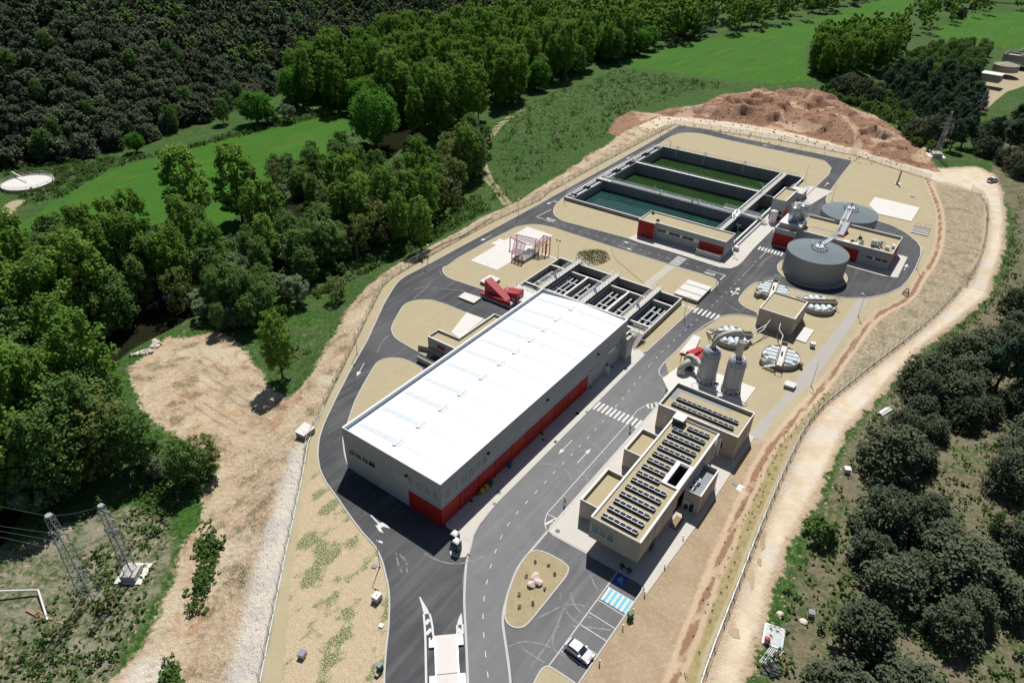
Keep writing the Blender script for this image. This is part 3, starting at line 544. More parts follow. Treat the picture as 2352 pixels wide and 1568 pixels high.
PARK = GP([(1192,1720),(1178,1568),(1158,1450),(1160,1400),(1184,1312),(1222,1263),(1258,1222),(1348.5,1270.6),(1484,1346),(1332.3,1567.4),(1240,1720)])
struct(MB().sheet([PARK], .05), 'parking_road', 'asphalt_yard')
def inset(poly, d):
    n = len(poly); o = []
    for i in range(n):
        a = Vector(poly[i-1]); p = Vector(poly[i]); b = Vector(poly[(i+1) % n]); t_ = (b-a)
        t_ = t_.normalized() if t_.length else Vector((1, 0)); o.append((p.x-t_.y*d, p.y+t_.x*d))
    return o
GR = mat('pea_gravel', (.415, .355, .225), .95, .05, .35, .22, 6, bump=.8)
GRI = mat('weedy_island_gravel', (.36, .30, .18), .95, .12, .6, .2, 5, bump=.8, stain=(.10, .12, .04), stn=.35); M['gr'] = GR; M['gri'] = GRI
for nm, pl in ISL.items():
    k = MB().ribbon(pl, .22, .14, -.05, closed=True, off=.11); struct(k, 'kerb', 'kerb')
    holes = {'A': [sed_l], 'D': [bas_l]}.get(nm, [])
    struct(MB().sheet([inset(pl, .2)]+holes, .10), 'gravel_island' if nm != 'F' else 'planted_island', 'gri' if nm == 'F' else 'gr')
ok = OUTR[1:]; struct(MB().ribbon(ok, .24, .12, -.05, off=-.12), 'kerb', 'kerb')
# pavements and slabs
def pave(pts, z=.13, m='pavement', name='pavement', base=-.05):
    return struct(MB().prism(pts, base, z, False), name, m)
HAP = GP([(1071.4,1282),(1078.7,1255.7),(1084.6,1229.3),(1099.2,1202.9),(1137.3,1156),(1374.6,918.8),(1480.6,812.8),(1467,803)])+[(0.0, 67.5), (0.0, .3), (2.6, .2), (3.3, -1.6), (4.9, -4.0)]
pave(rnd(HAP, .8, n=2)); struct(MB().ribbon(HAP[:7], .3, .15, -.05, off=-.15), 'kerb', 'kerb')
OAP = GP([(1551.2,881),(1513.2,929.9),(1256.8,1219.9),(1348.5,1270.6),(1478,1344)])+[(34.2, 7.8), (34.3, 27.5), (34.2, 54.0), (17.0, 54.2)]
OAP[-4] = (33.6, 8.5); pave(OAP); struct(MB().ribbon(OAP[:5], .25, .15, -.05, off=.12), 'kerb', 'kerb')
BAP = GP([(1440,547.7),(1464.5,557),(1548,581.6),(1653.5,615.4),(1678,617.9),(1695,611),(1705,602.4),(1730.8,571.8),(1776.2,526.4)])+[(7.4, 145), (7.4, 160), (-1.1, 160), (-1.1, 132.9), (-28, 132.9), (-28.4, 121.5)]
pave(BAP, .16); struct(MB().ribbon(BAP[:9], .25, .18, -.05, off=.1), 'kerb', 'kerb')
pave([(-1.1, 160), (7.4, 160), (7.0, 176), (9, 190), (10.5, 200), (2, 200), (-1.1, 190)], .14)
pave([(39.6, 142.2), (42.9, 143.6), (42.6, 159.4), (8, 160.5), (8, 142.6), (13, 142.6)], .13)
pave([(11.2, 60.4), (12.6, 69.6), (28.9, 69.6), (28.7, 54.0), (17.0, 54.0)], .16, 'slab')
for pts, m in ((QP('i', [(1080,545),(1320,632),(1590,243),(1820,320)][:2]+[(1820,320),(1590,243)]), 'slab'), (QP('i', [(1262,395),(1345,350),(1420,380),(1330,415)]), 'slab'), (QP('f', [(1500,320),(1565,235),(2035,345),(1945,490),(1600,410)]), 'slab'), (QP('i', [(905,1190),(1045,1010),(1200,1068),(980,1240)]), 'slab')):
    _pz = globals().get('_pz', .15)+.012; pave(pts, _pz, m)
pave([(28.9, 96.2), (33.0, 96.2), (33.0, 103.9), (28.9, 103.9)] and QP('g', [(1870,678),(1975,715),(1885,845),(1775,805)]), .25, 'slab')
pave(QP('f', [(1390,1290),(1510,1290)])+GP([(1990,700),(1930,790),(1880,860),(1836.9,929.9),(1815,965),(1793,991.4),(1769.6,1013.4),(1719.7,1006),(1730,985),(1749,963.6),(1790,920),(1860,830),(1930,745)]), .05, mat('brushed_path_concrete', (.40, .375, .34), .9, .05, .3, .06, 5), 'path')
# stepping slabs
st = MB()
for i in range(17): y = 93.7+i*1.02; x = -10.8+.25*i*.1; st.cbox(x, y, .13, 2.3, .72, .06)
for i in range(22): st.cbox(-29.0+i*.86, 95.0-i*.004, .13, .62, 1.3, .06)
for i in range(9): st.cbox(-44.0+i*.95, 94.2, .13, .7, 1.3, .06)
for i in range(5): st.cbox(1.6+i*.8, 92.4, .13, .55, 1.2, .06)
struct(st, 'path', 'pavement')
# white gutters in the asphalt
struct(MB().ribbon(rnd(QP('c', [(585,470),(565,540),(555,700),(548,850),(555,1000),(568,1250),(580,1560),(586,1800)]), 2, False), .35, .06), 'kerb', 'kerb')
struct(MB().ribbon(rnd(QP('c', [(1265,262),(1150,395),(1010,560),(930,770),(880,960),(878,1060),(905,1230),(935,1450),(945,1560),(955,1800)]), 2, False), .35, .065), 'kerb', 'kerb')
M['puddle'] = water('muddy_puddle', (.42, .33, .20), None, .12, .005); pud = MB()
for u, v, a, b_ in ((1752,1238,.45,2.2),(1745,1290,.35,.9),(1727,1330,.55,1.5),(1688,1452,.8,.9)):
    c0_ = G(u, v, 1.9); pud.sheet([[(c0_.x+a*(1+.25*math.sin(3*q+u))*math.cos(q)-.35*b_*math.sin(q), c0_.y+b_*(1+.2*math.sin(2*q+v))*math.sin(q)) for q in [i*.3927 for i in range(16)]]], max(terr(np.array([c0_.x+dx for dx in (-.6, 0, .6)]), np.array([c0_.y+dy for dy in (-1.5, 0, 1.5)])).max(), 0)+.05)
struct(pud, 'puddle_water', 'puddle')
# ------------------------------------------------------------------ painted markings
def dashes(pts, per=3.0, ln=.92, wd=.12, z=.075, start=0.0, skip=()):
    mb = MB(); P_ = [Vector(p) for p in pts]; d = start; i = 0; acc = 0; k = 0
    segs = [(P_[j], P_[j+1], (P_[j+1]-P_[j]).length) for j in range(len(P_)-1)]; tot = sum(s_[2] for s_ in segs)
    def at(x):
        for a, b, l in segs:
            if x <= l or (a, b, l) == segs[-1]: return a+(b-a)*(x/l), (b-a).normalized()
            x -= l
    while d < tot:
        if k not in skip:
            p, q = at(d); mb.cbox(p.x, p.y, z, ln, wd, .006, math.atan2(q.y, q.x))
        d += per; k += 1
    return mb
mk = MB()
def addm(m2): mk.add(m2.v, m2.f)
addm(dashes(QP('c', [(751,1492),(732,1322),(717,1158),(709,1005),(716,858),(740,715),(771,580),(812,452),(858,330),(920,217),(995,115),(1078,22)])+QP('b', [(204,1198),(280,1117),(420,965),(560,822),(692,683),(808,560),(950,393),(1045,280),(1131,170),(1216,70)])+QP('g', [(203,1140),(372,948),(556,775),(672,670),(785,570),(940,425),(1080,290),(1170,203),(1290,77),(1330,37)]), skip=(29,)))
addm(dashes(QP('e', [(-20,905),(98,935),(245,983),(397,1029),(555,1078),(710,1126),(876,1178),(1047,1229),(1130,1257)])+QP('e', [(1310,1310),(1400,1336),(1500,1365)]), wd=.13))
addm(dashes(QP('f', [(205,1030),(247,990),(287,950),(325,908),(350,885)])))
def solid(pts, wd=.14, z=.078): mk.ribbon(pts, wd, z)
solid(QP('b', [(1000,575),(370,1280)])); solid(QP('b', [(370,1280),(353,1330),(352,1365),(362,1405)])); solid(QP('b', [(370,1285),(455,1325)])); mk.cbox(*Q('b', 400, 1340, .078)[:2], .078, 2.4, .45, .006, R_(70)); mk.cbox(*Q('b', 430, 1335, .078)[:2], .078, .8, .4, .006, R_(70))
solid(rnd(QP('b', [(1030,530),(1080,470),(1140,435),(1190,420),(1245,415)]), 1, False)); solid(QP('b', [(1135,435),(1205,463)])); 
for q in ((1160,440),(1192,440),(1225,428)): p = Q('b', *q); mk.cbox(p.x, p.y, .078, 1.5, .35, .006, R_(125))
solid(QP('f', [(360,875),(435,800)]), .14)
for i in range(11): mk.cbox(4.5+i*.96, 43.5, .078, .5, 2.9, .006)
for i in range(6): mk.cbox(5.2+i*1.12, 92.3, .078, .55, 3.0, .006)
for i in range(8): mk.cbox(5.6+i*.95, 138.0, .078, .52, 2.5, .006, R_(3))
for i in range(7): mk.cbox(-10.2, 111.4+i*1.0, .078, 3.0, .5, .006)
def arrow(x, y, a, L_=5.0, wd=.16, z=.08, hd=1.6, hw=.42):
    c, s = math.cos(a), math.sin(a); f = lambda u, v: (x+c*u-s*v, y+s*u+c*v)
    mk.sheet([[f(-L_/2, -wd/2), f(L_/2-hd, -wd/2), f(L_/2-hd, -hw), f(L_/2, 0), f(L_/2-hd, hw), f(L_/2-hd, wd/2), f(-L_/2, wd/2)]], z)
p = Q('b', 512, 762); arrow(p.x, p.y, R_(-90)); p = Q('b', 660, 828); arrow(p.x, p.y, R_(90))
p = Q('e', 750, 1110); arrow(p.x, p.y, math.pi, hw=.55); p = Q('e', 702, 1150); arrow(p.x, p.y, 0, hw=.55)
p = Q('i', 1220, 343); q = Q('i', 1180, 362)-Q('i', 1260, 322); arrow(p.x, p.y, math.atan2(q.y, q.x), hw=.7)
p = Q('e', 745, 303); q = Q('e', 718, 318)-Q('e', 772, 290); arrow(p.x, p.y, math.atan2(q.y, q.x), hw=.6)
p = Q('e', 2045, 198); q = Q('e', 1990, 187)-Q('e', 2095, 208); arrow(p.x, p.y, math.atan2(q.y, q.x), hw=.6)
p = Q('i', 95, 1520); q = Q('i', 70, 1565)-Q('i', 125, 1468); arrow(p.x, p.y, math.atan2(q.y, q.x), hw=.55)
p = Q('f', 1060, 100); q = Q('f', 1080, 82)-Q('f', 1038, 122); arrow(p.x, p.y, math.atan2(q.y, q.x), hw=.6)
p = Q('f', 1888, 965); q = Q('f', 1905, 930)-Q('f', 1868, 998); arrow(p.x, p.y, math.atan2(q.y, q.x), hw=.6, hd=2)
for k, a, b, two in (('a', (560,905), (655,1040), 1), ('f', (70,1250), (148,1185), 2), ('d', (965,32), (1025,8), 3)):
    if two == 1:
        mk.sheet([QP('a', [(548,900),(562,902),(622,962),(650,960),(688,985),(708,1008),(655,992),(634,1002),(642,1022),(656,1044),(622,1030),(590,980),(606,982),(612,972)])], .08)
    elif two == 2:
        p = Q('f', 110, 1218); arrow(p.x, p.y, R_(90), L_=5.5, wd=.25, hw=.7); arrow(p.x+.7, p.y-.9, R_(60), L_=1.6, wd=.25, hd=.9, hw=.5); arrow(p.x-.7, p.y-.9, R_(120), L_=1.6, wd=.25, hd=.9, hw=.5)
    else:
        p = Q('d', 990, 18); q = Q('d', 960, 35)-Q('d', 1020, 5); arrow(p.x, p.y, math.atan2(q.y, q.x), hw=.7); arrow(p.x+1.0, p.y+1.2, 0.3, L_=1.8, hd=1.0, hw=.5)
def tri_yield(P3, wd=.2):
    for i in range(3): solid([P3[i], P3[(i+1) % 3]], wd, .079)
tri_yield(QP('d', [(950,138),(1028,163),(985,165)]), .35); tri_yield(QP('g', [(817,98),(945,125),(915,138)]), .35)
solid(QP('d', [(873,133),(1010,178)]), .25); solid(QP('g', [(865,82),(1045,135)]), .25)
addm(dashes(QP('d', [(878,132),(990,75)]), 1.05, .6, .4)); addm(dashes(QP('g', [(1040,140),(990,186)]), 1.25, .7, .5))
# parking bays
solid([(28.0, -9.8), (28.05, 9.7)], .14)
for y in (3.4, .75, -1.75, -4.35, -6.95): solid([(28.0, y), (32.75, y-.05)], .12)
for k in range(6): mk.cbox(28.55+k*.82, 5.05, .078, .42, 2.6 if k else 2.6, .006, 0)
solid([(28.0, 6.35), (33.0, 6.35)], .12, .0785)
struct(mk, 'road_markings', 'paint')
cy = MB()
for k in range(5): cy.cbox(28.97+k*.82, 5.05, .077, .42, 2.5, .006)
struct(cy, 'road_markings', 'cyan_paint')
bp = Q('c', 1880, 685); struct(MB().cbox(bp.x, bp.y, .077, 1.7, 2.2, .006), 'road_markings', 'blue_paint')
wc = MB(); c0 = Vector((bp.x, bp.y)); ring = [(c0.x+.15+.42*math.cos(a), c0.y+.42*math.sin(a)) for a in [R_(30+i*15) for i in range(18)]]; wc.ribbon(ring, .09, .086)
for a, b in (((-.05,.35),(-.05,-.1)), ((-.05,-.1),(.45,-.1)), ((.45,-.1),(.6,-.6)), ((-.05,.12),(.35,.12)), ((.6,-.6),(.75,-.55))): wc.ribbon([(c0.x+a[0], c0.y+a[1]), (c0.x+b[0], c0.y+b[1])], .10, .0865)
wc.lathe(c0.x-.05, c0.y+.55, [(.13, .082), (.13, .087)], 12); struct(wc, 'road_markings', 'paint')
# weighbridge approach islands
wm = MB(); wm.sheet([QP('j', [(1400,548),(1418,552),(1450,610),(1500,690),(1525,748),(1455,752),(1435,660)])], .08); wm.sheet([QP('j', [(1899,735),(1908,800),(1912,875),(1845,880),(1858,825),(1880,770)])], .08)
for l in ([(1455,750),(1468,900),(1475,1050),(1480,1300),(1485,1600)], [(1525,748),(1545,830),(1558,900),(1567,1015)], [(1848,880),(1850,990)], [(1910,870),(1915,985)]): wm.ribbon(QP('j', l), .3, .081)
for l in ([(1478,870),(1520,812)], [(1482,990),(1545,925)], [(1860,920),(1905,985)]): wm.ribbon(QP('j', l), .55, .0795)
struct(wm, 'road_markings', 'paint')
# pale tyre scuffs
def _ty():
    m, t, N, L, P = newmat('tyre_scuffs'); P.inputs['Base Color'].default_value = (.40, .395, .385, 1); p = pos(t)
    a = mth(t, 'MULTIPLY', smooth(t, nz(t, .7, 5, p), .30, .62), .62); L.new(a, P.inputs['Alpha']); P.inputs['Roughness'].default_value = .9; return m
M['scuff'] = _ty(); ty = MB()
def arc(cx, cy, r, a0, a1, wd=.22, z=.068):
    n = max(4, int(abs(a1-a0)/8)); ty.ribbon([(cx+r*math.cos(R_(a0+(a1-a0)*i/n)), cy+r*math.sin(R_(a0+(a1-a0)*i/n))) for i in range(n+1)], wd, z+.0005*(len(ty.v) % 7))
for k, pts in (('c', [(1370,790),(1380,870),(1420,960),(1500,1040),(1600,1100),(1760,1190)]), ('c', [(1460,790),(1480,880),(1540,960),(1640,1010)]), ('c', [(1620,915),(1500,885),(1380,905),(1280,960),(1150,1020)]), ('c', [(1360,1070),(1310,1150),(1305,1240),(1330,1300),(1450,1350)]),
    ('c', [(930,1250),(1050,1205),(1180,1220),(1290,1260)]), ('c', [(720,485),(560,540),(420,545),(300,510),(210,455)]), ('c', [(1480,1080),(1600,1085),(1800,1110)]), ('c', [(1630,640),(1660,720),(1700,780)]), ('c', [(1700,840),(1850,890)]), ('c', [(1500,1000),(1640,1000)]),
    ('c', [(1040,1260),(1150,1340),(1240,1390)]), ('c', [(1120,1420),(1300,1180),(1420,880)]), ('b', [(270,905),(360,890),(460,910),(540,960),(560,1020)]), ('b', [(700,720),(780,770),(830,830),(825,880),(790,930)]), ('b', [(1130,250),(1230,270),(1290,320),(1290,400)]),
    ('b', [(600,940),(680,990),(690,1040),(640,1100)]), ('i', [(580,800),(700,780),(1020,815)]), ('i', [(560,890),(640,830),(740,720)]), ('i', [(800,620),(820,680),(870,710)]), ('i', [(240,1370),(300,1250),(360,1210)]), ('f', [(350,960),(420,880),(540,820)]),
    ('g', [(1050,420),(1150,500),(1300,520)]), ('j', [(1130,30),(1150,160),(1200,260)]), ('j', [(1170,50),(1260,140),(1260,260)])):
    ty.ribbon(rnd(QP(k, pts), 3, False, 4), .25, .068+.0006*(len(ty.v) % 11))
struct(ty, 'road_stains', 'scuff')
# covers and drains in the paving
dr = MB()
for k, x, y in (('a',1245,95),('a',1900,268),('a',1905,314),('a',1345,793),('a',1390,742),('a',1525,815),('a',1320,1215),('a',2000,330),('b',330,657),('b',337,705),('b',710,297),('b',877,138),('b',678,487),('b',437,721),('e',980,1070),('f',1795,612),('d',1575,1212),('d',1298,1473),('d',1465,1314)):
    p = Q(k, x, y); dr.cbox(p.x, p.y, .15, .5, .5, .012)
for k, x, y in (('c',1348,267),('b',605,500),('b',985,150),('a',2175,108),('a',1558,727),('i',1036,843)):
    p = Q(k, x, y); dr.cyl(p.x, p.y, .02, .155, .42, 16)
struct(dr, 'pavement_covers', 'darkpipe')
# ------------------------------------------------------------------ buildings
def offset_ring(poly, d): return inset(ccw(poly), d)
def flat_building(root, poly, H, wall='greywall', roof='roofgravel', par=.55, th=.28, coping='coping', z0=-.1):
    poly = ccw(poly); inn = inset(poly, th); n = len(poly); mb = MB()
    vs = [(*p, z0) for p in poly]+[(*p, H) for p in poly]+[(*p, H) for p in inn]+[(*p, H-par-.02) for p in inn]
    fs = []
    for i in range(n):
        j = (i+1) % n; fs += [(i, j, n+j, n+i), (2*n+i, 2*n+j, 3*n+j, 3*n+i)[::-1]]
    mb.add(vs, fs); mb.build('wall', wall, root)
    c = MB(); o2 = inset(poly, -.04); i2 = inset(poly, th+.04); vs = [(*p, H) for p in o2]+[(*p, H+.07) for p in o2]+[(*p, H+.07) for p in i2]+[(*p, H) for p in i2]; fs = []
    for i in range(n):
        j = (i+1) % n; fs += [(i, j, n+j, n+i), (n+i, n+j, 2*n+j, 2*n+i), (2*n+i, 2*n+j, 3*n+j, 3*n+i), (3*n+i, 3*n+j, j, i)]
    c.add(vs, fs); c.build('coping', coping, root)
    MB().sheet([inset(poly, th-.01)], H-par).build('roof', roof, root)
# long white-roofed hall
HW, HL, HH = 22.98, 63.3, 9.67
hall = empty('industrial_hall', (-HW/2, HL/2, 0), 'huge grey concrete hall with a white roof, red base panels and raised lettering', 'building')
wl = MB(); wl.box(-HW, 0, -.1, 0, .25, HH); wl.box(-HW, HL-.25, -.1, 0, HL, HH); wl.box(-.25, .25, -.1, 0, HL-.25, HH); wl.box(-HW, .25, -.1, -HW+.25, HL-.25, HH)
wl.build('wall', 'hallwall', hall)
cp = MB(); cp.ribbon([(-HW+.15, .15), (-.15, .15), (-.15, HL-.15), (-HW+.15, HL-.15)], .42, HH+.08, HH, closed=True); cp.build('coping', 'coping', hall)
rf = MB(); xs_ = [-HW+.25, -12.45, -.25]; zs_ = [8.85, 9.62, 9.35]
for i in range(2): rf.add([(xs_[i], .25, zs_[i]), (xs_[i+1], .25, zs_[i+1]), (xs_[i+1], HL-.25, zs_[i+1]), (xs_[i], HL-.25, zs_[i])], [(0, 1, 2, 3)])
rf.build('roof', 'whiteroof', hall)
fl = MB(); fl.box(-HW+.255, .27, 8.8, -HW+.30, HL-.27, HH-.01); fl.box(-HW+.3, HL-.32, 8.8, -1, HL-.27, HH-.01); fl.build('flashing', 'flashing', hall)
zr = lambda x: zs_[0]+(x-xs_[0])/(xs_[1]-xs_[0])*(zs_[1]-zs_[0]) if x < xs_[1] else zs_[1]+(x-xs_[1])/(xs_[2]-xs_[1])*(zs_[2]-zs_[1])
for y in (3.3, 9.1, 15.0, 20.5, 26.9, 32.8, 37.9, 43.5, 48.6, 53.8, 59.6):
    for x0, x1, yo in ((-21.9, -12.9, 0), (-11.1, -.9, .35)):
        s_ = MB(); n = 5
        for k in range(n):
            a = x0+(x1-x0)*k/n+.08; b = x0+(x1-x0)*(k+1)/n-.08
            s_.add([(a, y+yo-.5, zr(a)+.04), (b, y+yo-.5, zr(b)+.04), (b, y+yo+.5, zr(b)+.04), (a, y+yo+.5, zr(a)+.04)], [(0, 1, 2, 3)])
        s_.build('skylight', 'skylight', hall)
    v = MB(); v.box(-12.75, y-1.1, 9.5, -12.2, y+1.1, 9.85); v.box(-12.2, y-.9, 9.5, -11.7, y+.9, 9.72); v.build('roof_vent', 'white', hall)
rd = MB(); rd.box(-7.4, -.06, 0, .06, .0, 3.95); rd.box(0, 0, 0, .06, 46.9, 3.95)
rd.build('red_cladding', 'red', hall)
for i, y in enumerate((4.8, 9.8, 14.6, 19.6, 24.4, 29.3, 34.2, 39.2, 44.1)):
    b = MB(); b.box(.06, y-.12, 0, .18, y+.12, 3.97); b.build('pilaster', 'red', hall)
for y in (7.3, 17.1, 26.8, 36.7): MB().box(.06, y-1.6, 0.1, .10, y+1.6, 3.6).build('door', mat('dark_red_door', (.31, .016, .013), .55, .08), hall)
for x in (-6.6, -3.5): b = MB(); b.box(x-.05, -.12, 0, x+.05, -.06, 3.95); b.build('pilaster', 'red', hall)
def win_x(root, x, y0, y1, z0, z1, n, gl='glass', s=1):
    f = MB(); f.box(x, y0, z0, x+.05*s, y1, z1); fo = f.build('window', gl, root); g = MB()
    for k in range(n+1): yy = y0+(y1-y0)*k/n; g.box(x+.05*s, yy-.04, z0, x+.09*s, yy+.04, z1)
    g.box(x+.05*s, y0, z0-.05, x+.10*s, y1, z0+.03); g.box(x+.05*s, y0, z1-.03, x+.10*s, y1, z1+.05); g.build('frame', 'white', fo)
def win_y(root, y, x0, x1, z0, z1, n, gl='glass', s=-1):
    f = MB(); f.box(x0, y, z0, x1, y+.05*s, z1); fo = f.build('window', gl, root); g = MB()
    for k in range(n+1): xx = x0+(x1-x0)*k/n; g.box(xx-.04, y+.05*s, z0, xx+.04, y+.09*s, z1)
    g.box(x0, y+.05*s, z0-.05, x1, y+.10*s, z0+.03); g.box(x0, y+.05*s, z1-.03, x1, y+.10*s, z1+.05); g.build('frame', 'white', fo)
win_y(hall, 0, -21.9, -15.2, 4.3, 5.55, 4); win_x(hall, 0, 47.5, 51.8, 4.25, 5.05, 4); win_x(hall, 0, 52.9, 62.6, 4.3, 5.3, 8, 'paleglass')
dd = MB(); dd.box(0, 54.3, 0, .06, 55.6, 2.3); dd.build('door', 'dark', hall); dd = MB(); dd.cbox(.7, 54.3, 1.15, 1.3, .06, 2.2); dd.build('door', 'white', hall)
for y in (12.4, 31.0, 50.3): MB().box(0, y-.25, 7.3, .4, y+.25, 7.55).build('wall_light', 'dark', hall)
MB().box(-7.7, -.4, 7.3, -7.2, 0, 7.55).build('wall_light', 'dark', hall)
M['letter'] = mat('letter_relief', (.26, .26, .26), .9, .03)
def word(s, root, place, size, m, name='lettering'):
    # raised outline letters, joined into one mesh per word
    V = []; F = []
    for k, ch in enumerate(s):
        c = bpy.data.curves.new('glyph', 'FONT'); c.body = ch; c.size = size; c.fill_mode = 'NONE'; c.bevel_depth = .022; c.bevel_resolution = 0; c.resolution_u = 4
        o = bpy.data.objects.new('glyph', c); me = bpy.data.meshes.new_from_object(o); mt = place(k); n = len(V)
        V += [tuple(mt @ v.co) for v in me.vertices]; F += [tuple(i+n for i in p.vertices) for p in me.polygons]
        bpy.data.objects.remove(o); bpy.data.curves.remove(c); bpy.data.meshes.remove(me)
    b = MB(); b.v = V; b.f = F; return b.build(name, m, root)
word('EDAR', hall, lambda k: Matrix.Translation((-7.25+k*1.85, -.02, 5.85)) @ Matrix.Rotation(R_(90), 4, 'X'), 1.9, 'letter')
word('SINOVA', hall, lambda k: Matrix.Translation((.02, 1.3+k*1.95+(.4 if k == 1 else 0), 5.65)) @ Matrix.Rotation(R_(90), 4, 'Z') @ Matrix.Rotation(R_(90), 4, 'X'), 1.9, 'letter')
# low wing west of the hall
aw = empty('low_annex', (-30, 45, 0), 'low grey L-shaped annex with a gravel roof against the back of the hall', 'building')
flat_building(aw, [(-36.6, 37.2), (-22.99, 37.2), (-22.99, 54.3), (-30.6, 54.3), (-30.6, 41.0), (-36.6, 41.0)], 4.0)
MB().box(-33.8, 37.15, 2.0, -31.6, 37.2, 3.0).build('vent_panel', 'red', aw)
for q, l in (([(-38.8, 36.3), (-36.6, 37.1), (-27, 37.1), (-27, 36.8), (-36.3, 36.8), (-38.7, 36.0)], 'tapering retaining wall on the upper side of the ramp behind the hall'), ([(-35.9, 33.0), (-28, 32.8), (-28, 32.4), (-35.9, 32.6)], 'short retaining wall on the lower side of the ramp behind the hall')):
    single(MB().prism(q, -.1, 1.3), 'retaining_wall', 'tankwall', l, 'wall', 'ramp walls')
r2 = empty('small_annex', (.6, 62.9, 0), 'small concrete box with a gravel top at the far right corner of the hall', 'building')
flat_building(r2, [(.02, 61.3), (1.4, 61.3), (1.4, 64.4), (.02, 64.4)], 5.8, th=.15)
# offices
of = empty('office_block', (26, 26, 0), 'tan concrete office with rows of solar panels and an open well in its roof', 'building')
mainp = [(21.6, 11.1), (30.4, 11.1), (30.4, 42.4), (21.6, 42.4)]
cy0, cy1, cxa, cxb = 25.3, 30.6, 28.0, 30.4
th = .3; w_ = MB()
w_.box(21.6, 11.1, 2.7, 30.4, 11.4, 7.0); w_.box(21.6, 11.4, 3.2, 21.9, 42.4, 7.0); w_.box(21.9, 42.1, 2.7, 30.4, 42.4, 7.0); w_.box(30.1, 11.4, 2.7, 30.4, 25.3, 7.0); w_.box(30.1, 30.6, 2.7, 30.4, 42.1, 7.0)
w_.box(30.1, 25.3, 4.8, 30.4, 30.6, 7.0)
w_.box(cxa-.3, cy0-.3, .2, cxa, cy1+.3, 7.0); w_.box(cxa, cy0-.3, .2, 30.1, cy0, 7.0); w_.box(cxa, cy1, .2, 30.1, cy1+.3, 7.0)
w_.box(21.9, 15.8, -.1, 30.1, 42.0, .25); w_.box(21.9, 15.8, .25, cxa-.3, 42.0, 3.2); w_.box(cxa-.3, 15.8, .25, 30.1, cy0-.3, 3.2); w_.box(cxa-.3, cy1+.3, .25, 30.1, 42.0, 3.2); w_.box(21.6, 11.1, 2.5, 30.4, 15.8, 2.7)
w_.build('wall', 'tanwall', of)
ro = MB().sheet([[(21.9, 11.4), (30.1, 11.4), (30.1, 42.1), (21.9, 42.1)], [(cxa-.29, cy0-.29), (30.09, cy0-.29), (30.09, cy1+.29), (cxa-.29, cy1+.29)]], 6.78); ro.build('roof', 'roofgravel', of)
cp = MB(); cp.ribbon([(21.75, 11.25), (30.25, 11.25), (30.25, 42.25), (21.75, 42.25)], .38, 7.09, 7.0, closed=True); cp.build('coping', 'coping', of)
cw = MB(); cw.ribbon([(cxa-.42, cy0-.42), (30.0, cy0-.42), (30.0, cy1+.42), (cxa-.42, cy1+.42)], .82, 7.16, 6.8, closed=True); cw.build('courtyard_coping', 'coping', of)
gw = MB(); gw.box(cxa, cy0+.05, .3, cxa+.05, cy1-.05, 6.6); gw.box(cxa+.05, cy0, .3, 30.05, cy0+.05, 6.6); gw.box(cxa+.05, cy1-.05, .3, 30.05, cy1, 6.6); gw.box(cxa+.05, cy0+.05, .3, 30.05, cy1-.05, .35); gw.build('courtyard_shade_lining', 'glass', of)  # dark glassy lining on walls and floor paints in the well's deep shade
MB().box(22.0, 40.0, 6.78, 24.0, 41.8, 8.1).build('lift_housing', 'darkpipe', of); MB().box(21.9, 39.9, 8.1, 24.1, 41.9, 8.3).build('housing_cap', 'coping', of)
win_y(of, 11.1, 22.0, 26.1, 4.0, 5.6, 3, 'paleglass'); win_x(of, 21.6, 11.3, 14.6, 4.0, 5.6, 2, 'paleglass', -1)
for y in (14.2, 16.8, 20.0, 33.0): win_x(of, 30.4, y, y+.35, 3.4, 5.6, 1)
for y in (35.3, 36.2, 37.1): win_x(of, 30.4, y, y+.6, 4.6, 6.4, 1, 'paleglass')
MB().box(30.4, 16.2, .2, 30.46, 17.6, 2.5).build('door', 'glass', of)
lb = MB()
for k in (-1, 1): lb.bar((30.7, 39.9+k*.3, 2.5), (30.7, 39.9+k*.3, 8.1), .06)
for k in range(18): lb.bar((30.7, 39.6, 2.6+k*.3), (30.7, 40.2, 2.6+k*.3), .04)
for k in range(6): lb.tube([(31.05+.38*math.cos(a), 39.9+.38*math.sin(a), 4.4+k*.7) for a in [i*.5236 for i in range(13)]], .03, 4)
lb.build('caged_ladder', 'steel_rail', of)
lfa = empty('office_wing', (19.2, 20.0, 0), 'nearer low tan concrete wing with a gravel roof on the road side of the office', 'building')
flat_building(lfa, [(17.2, 15.6), (21.59, 15.6), (21.59, 24.7), (17.2, 24.7)], 4.3, 'tanwall', par=.75)
lfb = empty('office_wing', (19.2, 34.4, 0), 'farther low tan concrete wing with a gravel roof on the road side of the office', 'building')
flat_building(lfb, [(17.2, 30.9), (21.59, 30.9), (21.59, 38.0), (17.2, 38.0)], 4.4, 'tanwall', par=.75)
pl = empty('plant_terrace', (32.2, 31.5, 0), 'small tan concrete terrace block with air conditioners behind the office', 'building')
flat_building(pl, [(30.41, 28.1), (33.3, 28.1), (33.3, 36.0), (30.41, 36.0)], 4.6, 'tanwall', 'membrane', par=1.0, th=.2)
win_y(pl, 28.1, 30.7, 32.6, .2, 2.3, 2); win_x(pl, 33.3, 29.6, 30.2, 1.2, 3.0, 1); win_x(pl, 33.3, 33.4, 33.9, .8, 3.2, 1)
